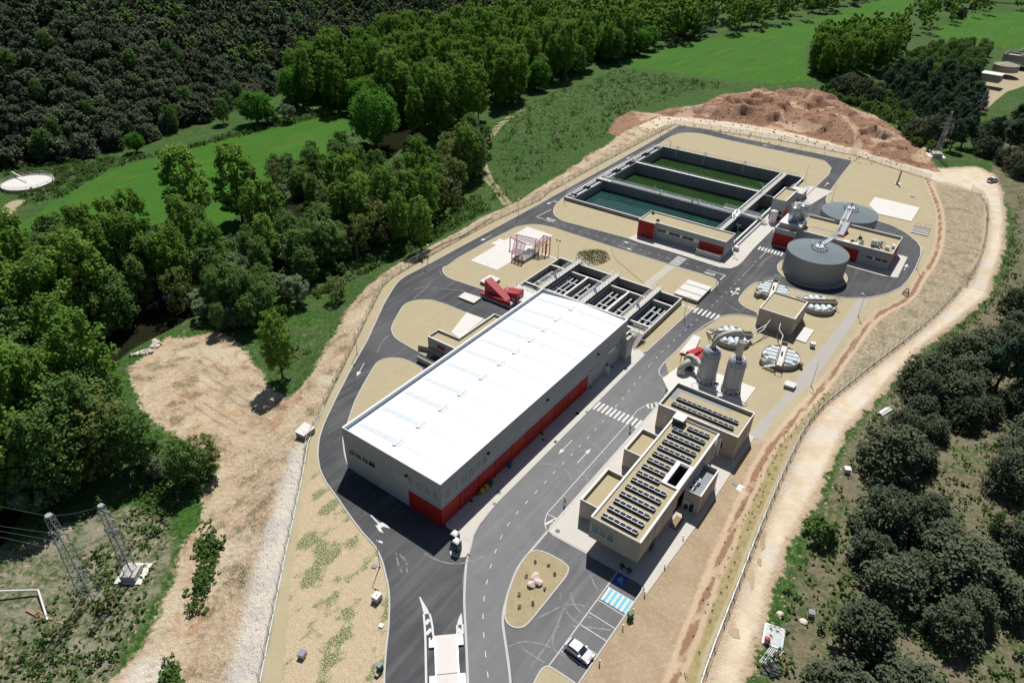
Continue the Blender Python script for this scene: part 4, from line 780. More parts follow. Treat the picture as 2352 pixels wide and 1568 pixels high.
for i, (x, y) in enumerate(((31.0, 29.3), (31.0, 30.6), (31.2, 31.8))):
    a = empty('air_conditioner', (x, y, 3.6), ('pale air conditioner nearest the front of the office terrace', 'pale air conditioner in the middle of the office terrace', 'pale air conditioner farthest from the front of the office terrace')[i], 'air conditioner', 'air conditioners on the terrace')
    MB().box(x-.4, y-.45, 3.6, x+.4, y+.45, 4.4).build('casing', 'white', a); MB().cyl(x, y, 4.4, 4.43, .3, 14).build('fan', 'dark', a)
bb = empty('rear_office_block', (25, 49.5, 0), 'single-storey tan concrete block with dark parapets and three solar rows beside the twin towers', 'building')
flat_building(bb, [(17.1, 44.8), (33.15, 44.8), (33.15, 53.7), (17.1, 53.7)], 5.85, 'tanwall', par=.8)
ms = MB(); ms.sheet([[(17.4, 49), (18.6, 49), (18.6, 52.2), (29, 52.2), (29, 53.4), (17.4, 53.4)]], 5.07); ms.build('roof_walkway', 'membrane', bb)
win_y(bb, 44.8, 30.4, 30.8, 1.7, 3.4, 1); win_y(bb, 44.8, 18.7, 19.1, 1.7, 4.0, 1, 'paleglass'); win_x(bb, 33.15, 49.6, 50.0, 2.2, 4.6, 1, 'paleglass')
sg = MB(); sg.box(23.2, 42.42, 3.0, 27.0, 44.78, 5.3); single(sg, 'link_corridor', 'tanwall', 'tan concrete link between the office and the rear block', 'building')
fp = MB(); fp.sheet([[(30.5, 22.8), (32.0, 22.8), (32.0, 26.0), (30.5, 26.0)]], .17); struct(fp, 'pavement', 'wood')
def solar_row(x0, y, n, zr_, label, group):
    r = empty('solar_panel_row', (x0, y, zr_), label, 'solar panels', group)
    L_ = n*1.045; b = MB()
    b.box(.02, -.30, .0, L_-.02, -.26, .47); 
    for k in range(0, n+1, 2): b.box(min(k*1.045, L_-.12), -.3, 0, min(k*1.045, L_-.12)+.12, .52, .29)
    b.box(.02, .48, 0, L_-.02, .52, .27); b.build('ballast_frame', 'darkpipe', r, local=True)
    for k in range(n):
        q = MB(); x = k*1.045+(k//2)*.02; q.add([(x+.03, -.36, .52), (x+1.02, -.36, .52), (x+1.02, .55, .34), (x+.03, .55, .34), (x+.03, -.36, .48), (x+1.02, -.36, .48), (x+1.02, .55, .30), (x+.03, .55, .30)], [(0, 1, 2, 3), (4, 7, 6, 5), (0, 4, 5, 1), (1, 5, 6, 2), (2, 6, 7, 3), (3, 7, 4, 0)])
        p_ = q.build('panel', 'pv', r, local=True); e = MB(); z = .0
        for (a, b_) in (((x+.03, -.36, .525), (x+1.02, -.36, .525)), ((x+.03, .55, .345), (x+1.02, .55, .345)), ((x+.03, -.36, .525), (x+.03, .55, .345)), ((x+1.02, -.36, .525), (x+1.02, .55, .345))): e.bar(a, b_, .045)
        e.build('frame', 'steel_rail', p_, local=True)
    return r
ORD = ['first', 'second', 'third', 'fourth', 'fifth', 'sixth', 'seventh', 'eighth', 'ninth', 'tenth', 'eleventh', 'twelfth', 'thirteenth', 'fourteenth', 'fifteenth']
for k in range(15):
    y = 12.5+1.985*k; n = 6 if (k < 6 or 10 <= k < 14) else 4; x0 = 22.85 if k < 14 else 25.0
    solar_row(x0, y, n, 6.78, '%s row of solar panels counting from the front edge of the office roof' % ORD[k] if k < 14 else 'short last row of solar panels beside the dark lift housing', 'solar rows on the office roof')
for x0, y, n, l in ((18.9, 49.4, 12, 'solar row closest to the twin towers on the rear block'), (18.8, 47.3, 12, 'long middle solar row on the rear block'), (27.2, 45.4, 4, 'short solar row at the front corner of the rear block')): solar_row(x0, y, n, 5.06, l, 'solar rows on the rear block')
# blower building beside the basins
bl = empty('blower_building', (-14, 128, 0), 'long low grey building with red panels and a window band before the basins', 'building')
flat_building(bl, [(-27.9, 123.3), (-22.5, 123.3), (-22.5, 124.4), (-.5, 124.4), (-.5, 131.7), (-27.9, 131.7)], 5.3, par=.3)
MB().box(-27.85, 123.24, .2, -22.55, 123.3, 5.1).build('red_cladding', 'red', bl); MB().box(-8.4, 124.34, .9, -.9, 124.4, 3.55).build('red_cladding', 'red', bl)
MB().box(-21.9, 124.36, 2.65, -8.45, 124.39, 3.6).build('window_band', 'coping', bl)
for a, b in ((-21.8, -20.5), (-20.4, -19.1), (-18.1, -16.3), (-16.2, -14.5), (-13.7, -12.0), (-11.9, -10.2)): MB().box(a, 124.32, 2.75, b, 124.36, 3.5).build('window', 'glass', bl)
win_x(bl, -.5, 127.2, 127.9, 2.2, 3.1, 1, 'paleglass'); win_x(bl, -.5, 128.6, 129.6, 2.2, 3.1, 1, 'paleglass')
for x, y in ((-26.6, 130.4), (-23.0, 126.4)): MB().box(x-.4, y-.35, 5.0, x+.4, y+.35, 5.5).build('roof_vent', 'dark', bl)
MB().bar((-26.8, 130.6, 5.5), (-27.2, 131.4, 6.2), .35).build('flue', 'dark', bl)
dk = MB(); dk.box(-8.2, 121.9, .65, -.4, 124.3, .95); dk.box(-8.1, 122.1, .15, -.6, 124.3, .65); do = dk.build('loading_dock', 'concrete', bl)
MB().railing([(-.5, 124.2, .95), (-.5, 122.0, .95), (-8.1, 122.0, .95), (-8.1, 124.2, .95)], 1.0, wd=.07, rails=(1, .7, .4), step=1.3).build('railing', 'galv', do)
# sludge building with red doors
sb = empty('sludge_building', (24, 150, 0), 'grey building with red doors, a gravel roof crowded with machines and two steel silos', 'building')
flat_building(sb, [(7.3, 143.1), (13.5, 143.1), (13.5, 145.9), (39.5, 145.9), (39.5, 159.9), (7.3, 159.9)], 5.4, par=.75)
MB().box(7.5, 143.04, .1, 13.4, 143.1, 3.9).build('door', 'red', sb); MB().box(26.6, 145.84, .1, 31.1, 145.9, 4.0).build('door', 'red', sb); MB().box(39.5, 146.1, .1, 39.56, 152.5, 4.9).build('red_cladding', 'red', sb); MB().box(39.5, 153.5, .1, 39.56, 157.5, 4.9).build('red_cladding', 'red', sb)
MB().box(32.0, 145.85, 2.35, 39.1, 145.89, 3.25).build('window_band', 'coping', sb)
for a, b in ((33.4, 35.0), (35.7, 37.3), (37.45, 39.0)): MB().box(a, 145.81, 2.45, b, 145.85, 3.15).build('window', 'glass', sb)
MB().box(32.05, 145.81, 2.45, 32.6, 145.85, 3.15).build('window', 'paleglass', sb); MB().lathe(33.0, 145.83, [(.22, 2.6), (.22, 3.0)], 10).build('extractor_fan', 'red_frame', sb)
ms = MB(); ms.sheet([[(22.2, 146.2), (24.2, 146.2), (24.2, 159.6), (22.2, 159.6)]], 4.69); ms.sheet([[(15.5, 152.3), (22.2, 152.3), (22.2, 153.0), (15.5, 153.0)]], 4.69); ms.build('roof_walkway', 'membrane', sb)
pf = empty('silo_platform', (10.9, 148.9, 4.6), 'raised white grated platform carrying the two steel silos', 'platform')
MB().box(7.7, 144.9, 6.5, 14.2, 152.8, 6.75).build('deck', 'white', pf); MB().box(7.9, 145.1, 4.7, 14.0, 152.6, 6.5).build('base', 'tanwall', pf)
MB().railing([(14.1, 146.5, 6.75), (14.1, 152.7, 6.75), (11.5, 152.7, 6.75)], wd=.07, rails=(1, .7, .4)).build('railing', 'steel_rail', pf)
def silo(x, y, z, r, h, label, m='steel', grp=None):
    s_ = empty('storage_silo', (x, y, z), label, 'silo', grp); MB().lathe(x, y, [(r, z), (r, z+h), (r*.97, z+h+.12), (.1, z+h+.45)], 32).build('shell', m, s_, True)
    if m == 'steel':
        MB().railing([(x+r*.98*math.cos(a), y+r*.98*math.sin(a), z+h+.1) for a in [i*.5236 for i in range(12)]], .9, True, .05, 2).build('railing', 'steel_rail', s_)
        l = MB()
        for k in (-1, 1): l.bar((x+r+.15, y+k*.25, z), (x+r+.15, y+k*.25, z+h+1.1), .05)
        for k in range(12): l.bar((x+r+.15, y-.25, z+.3+k*h/12), (x+r+.15, y+.25, z+.3+k*h/12), .04)
        for k in range(5): l.tube([(x+r+.5+.38*math.cos(a), y+.38*math.sin(a), z+1.6+k*h/6) for a in [i*.7854 for i in range(9)]], .025, 4)
        l.build('ladder', 'steel_rail', s_); MB().cyl(x, y, z+h+.4, z+h+.55, .35, 12).build('hatch', 'galv', s_)
    else: MB().tube([(x+.2, y, z+h), (x+.2, y, z+h+.8)], .05, 6).build('vent_pipe', 'steel_rail', s_)
silo(10.75, 147.6, 6.75, 1.42, 4.3, 'nearer of the two tall stainless steel silos on the platform', grp='steel silos'); silo(12.2, 150.8, 6.75, 1.42, 4.3, 'farther of the two tall stainless steel silos on the platform', grp='steel silos')
silo(2.3, 158.7, .15, 1.12, 3.9, 'white plastic dosing tank standing between the basins and the sludge building', 'white')
tw = empty('screening_tower', (2.6, 168, 0), 'tall narrow grey concrete block with a gravel roof at the end of the basins', 'building')
flat_building(tw, [(.1, 161.6), (4.35, 161.6), (4.35, 174.0), (.1, 174.0)], 7.0, par=.5)
MB().box(4.35, 161.8, .1, 4.41, 167.2, 3.6).build('red_cladding', 'red', tw); MB().box(3.0, 161.54, 2.4, 3.9, 161.6, 3.2).build('window', 'glass', tw); MB().box(2.2, 161.54, .1, 4.2, 161.6, 1.6).build('red_cladding', 'red', tw)
ib = empty('inlet_works', (1.8, 186.0, 0), 'low concrete inlet box with railings at the far end of the basins', 'tank')
MB().box(-.6, 183.2, -.1, 4.2, 189.0, 2.6).build('wall', 'tankwall', ib); MB().box(-.7, 183.1, 2.6, 4.3, 189.1, 2.75).build('top_slab', 'slab', ib); MB().railing([(-.6, 183.2, 2.75), (4.2, 183.2, 2.75), (4.2, 189, 2.75), (-.6, 189, 2.75)], closed=True).build('railing', 'steel_rail', ib)
cn = empty('white_container', (5.6, 176.6, .15), 'small white skip container standing near the end of the tower block', 'container'); MB().box(4.9, 175.6, .15, 6.3, 177.6, 1.9).build('body', 'white', cn); MB().box(5.1, 175.9, 1.9, 6.1, 177.3, 2.0).build('lid', 'galv', cn)
# machines on the sludge building roof
def roofbox(x, y, sx, sy, h, label, m='white', legs=0):
    r = empty('rooftop_unit', (x, y, 4.65), label, 'roof unit', 'machines on the sludge building roof')
    z = 4.65+(.5 if legs else .1)
    MB().box(x-sx/2, y-sy/2, z, x+sx/2, y+sy/2, z+h).build('casing', m, r)
    b = MB()
    for i in (-1, 1):
        for j in (-1, 1): b.box(x+i*sx*.4-.05, y+j*sy*.4-.05, 4.65, x+i*sx*.4+.05, y+j*sy*.4+.05, z)
    b.build('leg_frame', 'darkpipe', r); 
    if legs: MB().cyl(x, y, z+h, z+h+.12, min(sx, sy)*.36, 14).build('fan', 'dark', r)
for a in ((26.9, 147.2, 1.5, 1.5, .45, 'left of the two low square white skylight hatches on the sludge building roof', 'white', 0), (29.3, 147.2, 1.5, 1.5, .45, 'right of the two low square white skylight hatches on the sludge building roof', 'white', 0), (30.9, 147.8, 1.1, 1.1, 1.0, 'pale machine with a black fan beside the square hatches', 'galv', 1), (33.7, 150.6, 1.5, 1.5, 1.5, 'tallest grey machine on stilts on the sludge building roof', 'galv', 0), (37.4, 149.8, 1.0, .7, .9, 'small white cabinet near the right end of the sludge building roof', 'white', 0), (29.6, 152.6, .8, .8, .6, 'black-topped unit at the back parapet of the sludge building', 'dark', 0), (38.6, 152.2, .7, 1.2, .8, 'white air conditioner tucked in the corner of the sludge building roof', 'white', 0), (28.2, 149.4, .9, .5, .35, 'small dark box between the two white roof hatches', 'dark', 0), (34.0, 147.4, .8, .8, .4, 'low dark pump at the front of the sludge building roof', 'darkpipe', 0)): roofbox(*a)
tk = empty('rooftop_tank_pair', (35.3, 150.3, 4.65), 'pair of slim steel vessels with pipework on the sludge building roof', 'vessel'); MB().cyl(35.0, 150.0, 4.65, 6.5, .35, 14).build('vessel', 'galv', tk); MB().cyl(35.6, 150.9, 4.65, 6.5, .35, 14).build('vessel', 'galv', tk); MB().tube([(35.6, 150.9, 6.4), (36.4, 150.9, 6.4), (36.4, 150.9, 5.0), (37.4, 150.0, 5.0), (39.2, 149.0, 5.0)], .08, 6).build('pipework', 'galv', tk)
single(MB().tube([(28.9, 149.2, 4.9), (28.9, 156.0, 4.9)], .12, 8), 'roof_pipe', 'galv', 'straight pale pipe crossing the sludge building roof to its back parapet', 'pipe')
hd = empty('red_roof_housing', (24.5, 154.0, 4.65), 'sloping red roof housing with a dark glazed top beside the digester stair', 'roof hatch')
MB().add([(23.6, 150.6, 4.65), (25.2, 150.6, 4.65), (25.2, 156.0, 4.65), (23.6, 156.0, 4.65), (23.6, 150.6, 5.1), (25.2, 150.6, 5.1), (25.2, 156.0, 7.4), (23.6, 156.0, 7.4)], [(0,3,2,1),(0,1,5,4),(1,2,6,5),(2,3,7,6),(3,0,4,7),(4,5,6,7)]).build('shell', 'red_frame', hd)
MB().add([(23.8, 150.8, 5.25), (25.0, 150.8, 5.25), (25.0, 155.8, 7.38), (23.8, 155.8, 7.38)], [(0, 1, 2, 3)]).build('glazing', 'launder', hd)
# digesters
def digester(d, zt, label, sx):
    x, y, r = d; t_ = empty('digester_tank', (x, y, 0), label, 'tank', 'round digester tanks')
    MB().lathe(x, y, [(r, -.1), (r, zt)], 96, False).build('wall', 'digwall', t_, True)
    MB().lathe(x, y, [(r+.02, zt), (r-.9, zt+.18), (r*.5, zt+.75), (1.2, zt+1.25), (.02, zt+1.3)], 72, False).build('roof', 'digroof', t_, True)
    ap = zt+1.25; MB().cyl(x, y, ap-.1, ap+.35, 1.15, 24).build('manhole_dome', 'white', t_)
    MB().railing([(x+2.1*math.cos(a), y+2.1*math.sin(a), ap-.15) for a in [i*.3927 for i in range(16)]], 1.3, True, .07, 3, (1, .6, .2)).build('railing', 'steel_rail', t_)
    MB().cyl(x-.1, y+.3, ap+.3, ap+1.7, .17, 10).build('mixer_motor', 'blue', t_); MB().cyl(x-r+.1, y-2.6, 1.6, 2.2, .1, 8).build('pipe_stub', 'white', t_)
    return ap
ap1 = digester(DIG1, 6.75, 'large round dark grey digester tank in front of the sludge building', 1); ap2 = digester(DIG2, 6.0, 'large round dark grey digester tank behind the sludge building', 1)
s2 = empty('access_stair', (22.6, 158, 5.0), 'steep pale metal stair rising from the sludge building to the rear digester top', 'stairs'); MB().stairs((22.9, 157.4, 5.3), (22.5, 166.0, 7.4), 1.3, 22).build('flight', 'steel_rail', s2); MB().stairs((23.4, 154.6, 4.7), (22.9, 157.4, 5.9), 1.3, 7).build('flight', 'galv', s2)
s1 = empty('access_bridge', (23.1, 140, 5.6), 'short railed metal bridge from the sludge building to the front digester top', 'walkway'); MB().stairs((23.2, 146.6, 5.5), (22.9, 134.0, 8.05), 1.3, 26).build('flight', 'galv', s1); MB().railing([(23.9, 146.6, 5.6), (23.6, 143.6, 6.3)], 1.1).build('railing', 'steel_rail', s1)
# ------------------------------------------------------------------ aeration basins
ba = empty('aeration_basins', (-31, 168, 0), 'huge open concrete aeration basins with green water and crossing walkways', 'basin')
X0, Y0, X1, Y1 = BAS; zt = 1.2; zb = -4.2
wl = MB(); wl.box(X0, Y0, zb, X1, Y0+.5, zt); wl.box(X0, Y1-.5, zb, X1, Y1, zt); wl.box(X0, Y0+.5, zb, X0+.5, Y1-.5, zt); wl.box(X1-.5, Y0+.5, zb, X1, Y1-.5, zt)
wl.box(X0+2.9, 155.1, zb, -8.5, 156.1, zt); wl.box(X0+2.9, 179.6, zb, -8.5, 180.3, zt); wl.box(-8.5, Y0+.5, zb, -7.9, Y1-.5, zt-.02); wl.box(X0+2.6, Y0+.5, zb, X0+2.9, Y1-.5, zt-.4)
wl.box(-7.9, 155.0, zb, X1-.5, 155.6, zt-.03); wl.box(-7.9, 178.0, zb, X1-.5, 178.5, zt-.03); wl.build('wall', 'basinwall', ba)
tp = MB(); tp.ribbon([(X0+.25, Y0+.25), (X1-.25, Y0+.25), (X1-.25, Y1-.25), (X0+.25, Y1-.25)], .62, zt+.06, zt, closed=True)
tp.box(X0+2.8, 155.0, zt, -7.8, 156.2, zt+.07); tp.box(X0+2.8, 179.5, zt, -7.8, 180.4, zt+.07); tp.build('coping', 'coping', ba)
wk = MB(); wk.box(-8.7, 133.4, zt, -7.2, 203.6, zt+.12); wk.box(X0-.1, 154.6, zt+.1, X0+6, 156.6, zt+.25); wk.box(X0+6, 154.8, zt+.09, -8.8, 156.9, zt+.16); wk.build('walkway', 'pavement', ba)
rl = MB(); rl.railing([(-7.2, 134, zt+.12), (-7.2, 203, zt+.12)], 1.1, rails=(1, .55)); rl.railing([(-8.7, 134, zt+.12), (-8.7, 203, zt+.12)], 1.1); rl.railing([(X0+3, 156.5, zt+.1), (-9, 156.5, zt+.1)], 1.1); rl.railing([(X0+3, 154.7, zt+.1), (-9, 154.7, zt+.1)], 1.1, rails=(1,))
rl.railing([(X0+3, 179.4, zt+.1), (-9, 179.4, zt+.1)], .9); rl.railing([(X0+1, Y1-.1, zt), (-3, Y1-.1, zt)], 1.0); rl.railing([(X0+.1, Y0+1, zt), (X0+.1, Y1-1, zt)], 1.0, step=3); rl.railing([(X0, 157.2, zt+.2), (X0+6, 157.2, zt+.2), ], 1.1); rl.build('railing', 'steel_rail', ba)
pp = MB()
for k in range(4): pp.tube([(X0+6, 155.2+k*.40, zt+.34), (-9, 155.2+k*.40, zt+.34)], .14, 6)
pp.tube([(-9.1, 157, zt+.5), (-9.1, 202, zt+.5)], .28, 8); pp.tube([(-8.0, 155.6, zt+.5), (-1.4, 155.2, zt+.5)], .25, 8); pp.tube([(X1+.9, 134.0, .6), (X1+.9, 156, .6)], .3, 8)
for x, y in ((-52, Y1-.3), (-40, Y1-.3), (-24, Y1-.3), (-36, 155.6), (-22, 155.6)): pp.tube([(x, y, -3.4), (x, y-.4, zt+.4), (x, y, zt+1.4), (x+.5, y+.3, zt+1.4), (x+.6, y+.4, zt+.1)], .14, 6)
pp.build('pipework', 'white', ba)
wa = MB(); wa.box(X0+.5, Y0+.5, -2.05, -8.5, 155.1, -2.0); wa.build('water', 'tealwater', ba); wa = MB(); wa.box(X0+.5, 156.1, -2.95, -8.5, 179.6, -2.9); wa.build('water', 'greenwater', ba); wa = MB(); wa.box(X0+.5, 180.3, -2.95, -8.5, Y1-.5, -2.9); wa.build('water', 'greenwater', ba)
wa = MB(); wa.box(-7.9, Y0+.5, -3.1, X1-.5, Y1-.5, -3.0); wa.build('water', 'tealwater', ba)
for y in (141, 150, 161.5, 172.5, 185.5, 196.5):
    g = MB(); g.box(X0+.5, y-3.2, zt-.55, X0+1.0, y+3.2, zt-.2); g.box(X0+2.0, y-3.2, zt-.9, X0+2.7, y+3.2, zt-.15)
    for k in range(9): g.box(X0+2.7, y-3+k*.7, zt-1.4, X0+2.85, y-2.75+k*.7, zt-.9)
    g.build('sluice_gate', 'galv', ba)
for y in (134.6, 157.8, 181.2, 202.3):
    g = MB(); g.ribbon([(X0+.3, y-.9), (X0+2.6, y-.9), (X0+2.6, y+.9), (X0+.3, y+.9)], .25, zt+.1, zt-.6, closed=True); g.build('inlet_chamber', 'coping', ba)
for x, y, l in ((-55, 203.9, 'davit crane at the far corner of the basins'), (-8.9, 180, 'grey jib crane over the middle wall beside the long walkway')):
    d = empty('davit_crane', (x, y, zt), l, 'crane', 'small cranes on the basin walls'); MB().bar((x, y, zt), (x, y, zt+2.8), .18).build('post', 'galv', d); MB().bar((x, y, zt+2.7), (x-1.2, y-.8, zt+3.4), .15).build('jib', 'galv', d)
s3 = empty('access_stair', (-1.0, 157, .15), 'galvanised stair climbing over pipes at the basin walkway near the white dosing tank', 'stairs'); MB().stairs((1.6, 155.6, .2), (-1.5, 156.6, 1.9), 1.1, 9).build('flight', 'galv', s3); MB().box(-7.2, 156.0, 1.75, -1.5, 157.2, 1.85).build('landing', 'galv', s3); MB().railing([(-1.5, 157.2, 1.85), (-7.2, 157.2, 1.85)], 1.1, rails=(1, .7, .4)).build('railing', 'steel_rail', s3); MB().railing([(-1.5, 156.0, 1.85), (-7.2, 156.0, 1.85)], 1.1, rails=(1, .7, .4)).build('railing', 'steel_rail', s3)
s4 = empty('access_stair', (-9.5, 154, 1.2), 'railed steel crossover platform where the two basin walkways meet', 'stairs'); MB().box(-13.5, 156.2, 1.95, -8.2, 157.2, 2.05).build('landing', 'galv', s4); MB().stairs((-8.0, 151.4, 1.3), (-8.0, 154.4, 2.3), 1.1, 8).build('flight', 'galv', s4); MB().railing([(-13.5, 157.2, 2.05), (-8.2, 157.2, 2.05), (-8.2, 154.6, 2.05)], 1.1, rails=(1, .7, .4)).build('railing', 'steel_rail', s4)
cb = empty('cable_box', (.4, 131.8, .16), 'pale green-edged control box by the gutter next to the blower building', 'box'); MB().box(-.2, 131.4, .16, 1.2, 132.8, 1.3).build('body', 'slab', cb)
# ------------------------------------------------------------------ lamella settling tanks
sd = empty('settling_tanks', (-18, 83, 0), 'row of open concrete settling tanks with toothed troughs and three railed footbridges', 'basin')
a0, b0, a1, b1 = SED; zt = 1.5; wl = MB(); zb = -3.5
wl.box(a0, b0, zb, a1, b0+.4, zt-.3); wl.box(a0, b1-.4, zb, a1, b1, zt); wl.box(a0, b0+.4, zb, a0+.4, b1-.4, zt); wl.box(a1-.4, b0+.4, zb, a1, b1-.4, zt)
wl.box(a0+.4, 88.0, zb, a1-.4, 88.35, zt-.15); wl.box(a0+.4, 75.6, zb, a1-.4, 75.95, zt-.15); wl.build('wall', 'tankwall', sd)
dv = MB()
for x in (-24.5, -11.95): dv.box(x-.2, 75.95, zb, x+.2, 88.0, zt-.1)
for x in (-30.8, -18.5, -6.1): dv.box(x-.9, 73.0, zb, x-.6, 92.9, zt-.12); dv.box(x+.6, 73.0, zb, x+.9, 92.9, zt-.12)
dv.build('dividing_wall', 'tankwall', sd)
cpn = MB(); cpn.ribbon([(a0+.2, b0+.2), (a1-.2, b0+.2), (a1-.2, b1-.2), (a0+.2, b1-.2)], .45, zt+.06, zt, closed=True); cpn.box(a0+.4, 87.95, zt-.15, a1-.4, 88.4, zt-.06); cpn.box(a0+.4, 75.55, zt-.15, a1-.4, 76.0, zt-.06)
for x in (-24.5, -11.95): cpn.box(x-.25, 76.0, zt-.1, x+.25, 87.95, zt-.03)
cpn.build('coping', 'coping', sd)
wa = MB(); wa.box(a0+.4, b0+.4, -.65, a1-.4, b1-.4, -.6); wa.build('water', 'darkwater', sd)
for x in (-30.8, -18.5, -6.1):
    w_ = MB(); w_.box(x-.85, 74.0, 2.0, x+.85, 93.6, 2.2); w_.build('footbridge', 'pavement', sd); r_ = MB(); r_.railing([(x-.8, 74.2, 2.2), (x-.8, 93.5, 2.2)], 1.1, wd=.06); r_.railing([(x+.8, 74.2, 2.2), (x+.8, 93.5, 2.2)], 1.1, wd=.06); r_.build('railing', 'steel_rail', sd)
    mo = MB(); mo.cyl(x, 81.5, 2.2, 3.0, .3, 10); mo.cbox(x+.3, 81.2, 2.5, .8, .4, .4); mo.build('drive_motor', 'blue', sd)
lx = [-35.3, -33.6, -28.6, -27.2, -25.6, -23.2, -21.6, -16.2, -14.7, -13.2, -10.6, -9.0, -3.9, -2.3, -.9]
for x in lx:
    t_ = MB(); t_.box(x-.28, 76.3, -.55, x+.28, 87.6, -.05); to = t_.build('trough', 'launder', sd); l = MB(); l.box(x-.24, 76.3, 0.0, x-.16, 87.4, .14); l.box(x+.16, 76.3, 0.0, x+.24, 87.4, .14)
    for k in range(15): l.box(x-.2, 76.5+k*.75, .02, x+.2, 76.68+k*.75, .12)
    l.build('weir_teeth', 'white', to)
for x in (-29.4, -17.2, -4.9): MB().box(x-.3, 76.2, -.5, x+.2, 87.8, .5).build('trough', 'launder', sd)
for x0, x1 in ((-35.5, -33.4), (-29, -25.4), (-23.4, -21.4), (-16.4, -13.0), (-10.8, -8.8), (-4.1, -.8)):
    for y in (79.6, 84.4): MB().box(x0, y, .1, x1, y+.25, .3).build('cross_beam', 'white', sd)
pl_ = MB()
for k in range(4): pl_.tube([(-36, 73.4+k*.3, .9), (-32.2, 73.4+k*.3, .9)], .09, 6); pl_.tube([(-4.9, 73.3+k*.3, .7), (.2, 73.3+k*.3, .7)], .1, 6)
pl_.tube([(-36.2, 89.7, .6), (-32, 89.7, .6)], .15, 6); pl_.build('pipework', 'white', sd)
dk = empty('railed_deck', (-33, 69.5, 0), 'white concrete deck with railings between the settling tanks and the hall corner', 'platform'); MB().box(-37.0, 66.5, -.1, -24.0, 72.45, 1.5).build('deck', 'slab', dk); MB().railing([(-37.0, 67.5, 1.5), (-37.0, 72.4, 1.5), (-31.6, 72.4, 1.5)], 1.1).build('railing', 'steel_rail', dk); MB().railing([(-37, 67.5, 1.5), (-30.5, 67.3, 1.5)], 1.1, wd=.04).build('railing', 'galv', dk)
fs = empty('access_stair', (0.1, 70, 0), 'outdoor concrete stair beside the right end of the settling tanks', 'stairs'); MB().stairs((.35, 66.8, .1), (.35, 71.2, 2.0), 1.3, 11).build('flight', 'concrete', fs); MB().box(-2.6, 70.9, 1.85, 1.0, 72.45, 2.0).build('landing', 'pavement', fs); MB().railing([(-2.6, 72.4, 2.0), (1.0, 72.4, 2.0), (1.0, 71.2, 2.0)], 1.05).build('railing', 'steel_rail', fs); MB().box(-2.8, 66.9, -.1, -.4, 71.4, 1.85).build('plinth', 'tankwall', fs)
fs = empty('access_stair', (-29.6, 94.5, 0), 'small galvanised stair down from the leftmost footbridge to the stepping slabs', 'stairs'); MB().stairs((-27.6, 94.6, .15), (-30.0, 94.0, 2.1), 1.0, 8).build('flight', 'steel_rail', fs); MB().box(-31.7, 93.5, 2.05, -29.9, 94.6, 2.18).build('landing', 'pavement', fs); MB().railing([(-31.7, 93.5, 2.18), (-31.7, 94.6, 2.18), (-29.9, 94.6, 2.18)], 1.1).build('railing', 'steel_rail', fs)
# slabs over buried chambers
def chamber(poly, h, label, cover=None, m='slab', grv=()):
    c = empty('covered_chamber', (sum(p[0] for p in poly)/len(poly), sum(p[1] for p in poly)/len(poly), 0), label, 'chamber', 'concrete chambers with flat lids')
    MB().prism(inset(ccw(poly), .12), -3 if h > 3 else -.1, h-.15).build('wall', 'tankwall', c); MB().prism(poly, h-.15, h, True).build('lid', m, c)
    if cover: MB().cyl(cover[0], cover[1], h, h+.03, .4, 18).build('manhole_cover', 'galv', c)
    for g in grv: MB().box(*g[:2], h, *g[2:], h+.02).build('joint', 'darkpipe', c)
    return c
chamber([(-46.9, 69.1), (-43.2, 69.1), (-43.2, 73.6), (-46.9, 73.6)], 1.0, 'square white-lidded chamber on the gravel beside the red hopper', (-45.6, 72.3)); chamber([(-46.6, 59.8), (-41.4, 59.8), (-41.6, 63.1), (-46.8, 62.7)], .5, 'low white-lidded chamber standing on the asphalt in front of the red hopper', (-45.6, 61.9))
chamber([(-2.5, 95.2), (4.2, 95.2), (4.2, 104.4), (-2.5, 104.4)], 1.15, 'largest white-lidded chamber with two dark joints beside the main road junction', (-1.3, 99.6), grv=((-2.4, 101.8, 4.1, 102.1), (-2.4, 98.0, 4.1, 98.3)))
q = Q('l', 2050, 700); chamber([(Q('l', *c, 1.2).x, Q('l', *c, 1.2).y) for c in ((1980, 715), (2045, 648), (2118, 685), (2042, 745))], 1.2, 'white-lidded chamber straddling the perimeter fence by the bare ground', (Q('l', 2040, 713, 1.2).x, Q('l', 2040, 713, 1.2).y))
q = Q('o', 425, 163, .6); chamber([(q.x-1.1, q.y-1.1), (q.x+1.1, q.y-1.0), (q.x+1.1, q.y+1.0), (q.x-1.1, q.y+.9)], .9, 'small white-lidded chamber beside the pale path south of the round tanks')
q = Q('b', 1895, 1092); chamber([(q.x-.9, q.y-.8), (q.x+.9, q.y-.8), (q.x+.9, q.y+.9), (q.x-.9, q.y+.9)], .15, 'thin white slab lid lying on brown soil behind the office'); q = Q('b', 1842, 1047); chamber([(q.x-.5, q.y-.4), (q.x+.5, q.y-.4), (q.x+.5, q.y+.4), (q.x-.5, q.y+.4)], .12, 'small grey lid on brown soil beside the thin white slab', m='membrane')
q = Q('f', 1960, 230); chamber([(q.x-.7, q.y-.4), (q.x+.7, q.y-.4), (q.x+.7, q.y+.4), (q.x-.7, q.y+.4)], .2, 'tiny grey lid on gravel beyond the rear digester', m='membrane')
gt = empty('grated_pit', (51, 170, 0), 'shallow concrete pit with dark bars and a thin railing right of the rear digester', 'pit')
P4 = QP('f', [(1945,590),(2120,632),(2155,555),(1985,520)], .4); MB().prism(P4, -.05, .3).build('wall', 'concrete', gt); MB().railing([(*P4[2], .3), (*P4[3], .3)], 1.0, wd=.05).build('railing', 'galv', gt)
g = MB(); A_, B_, C_, D_ = [Vector((*p, .36)) for p in P4]
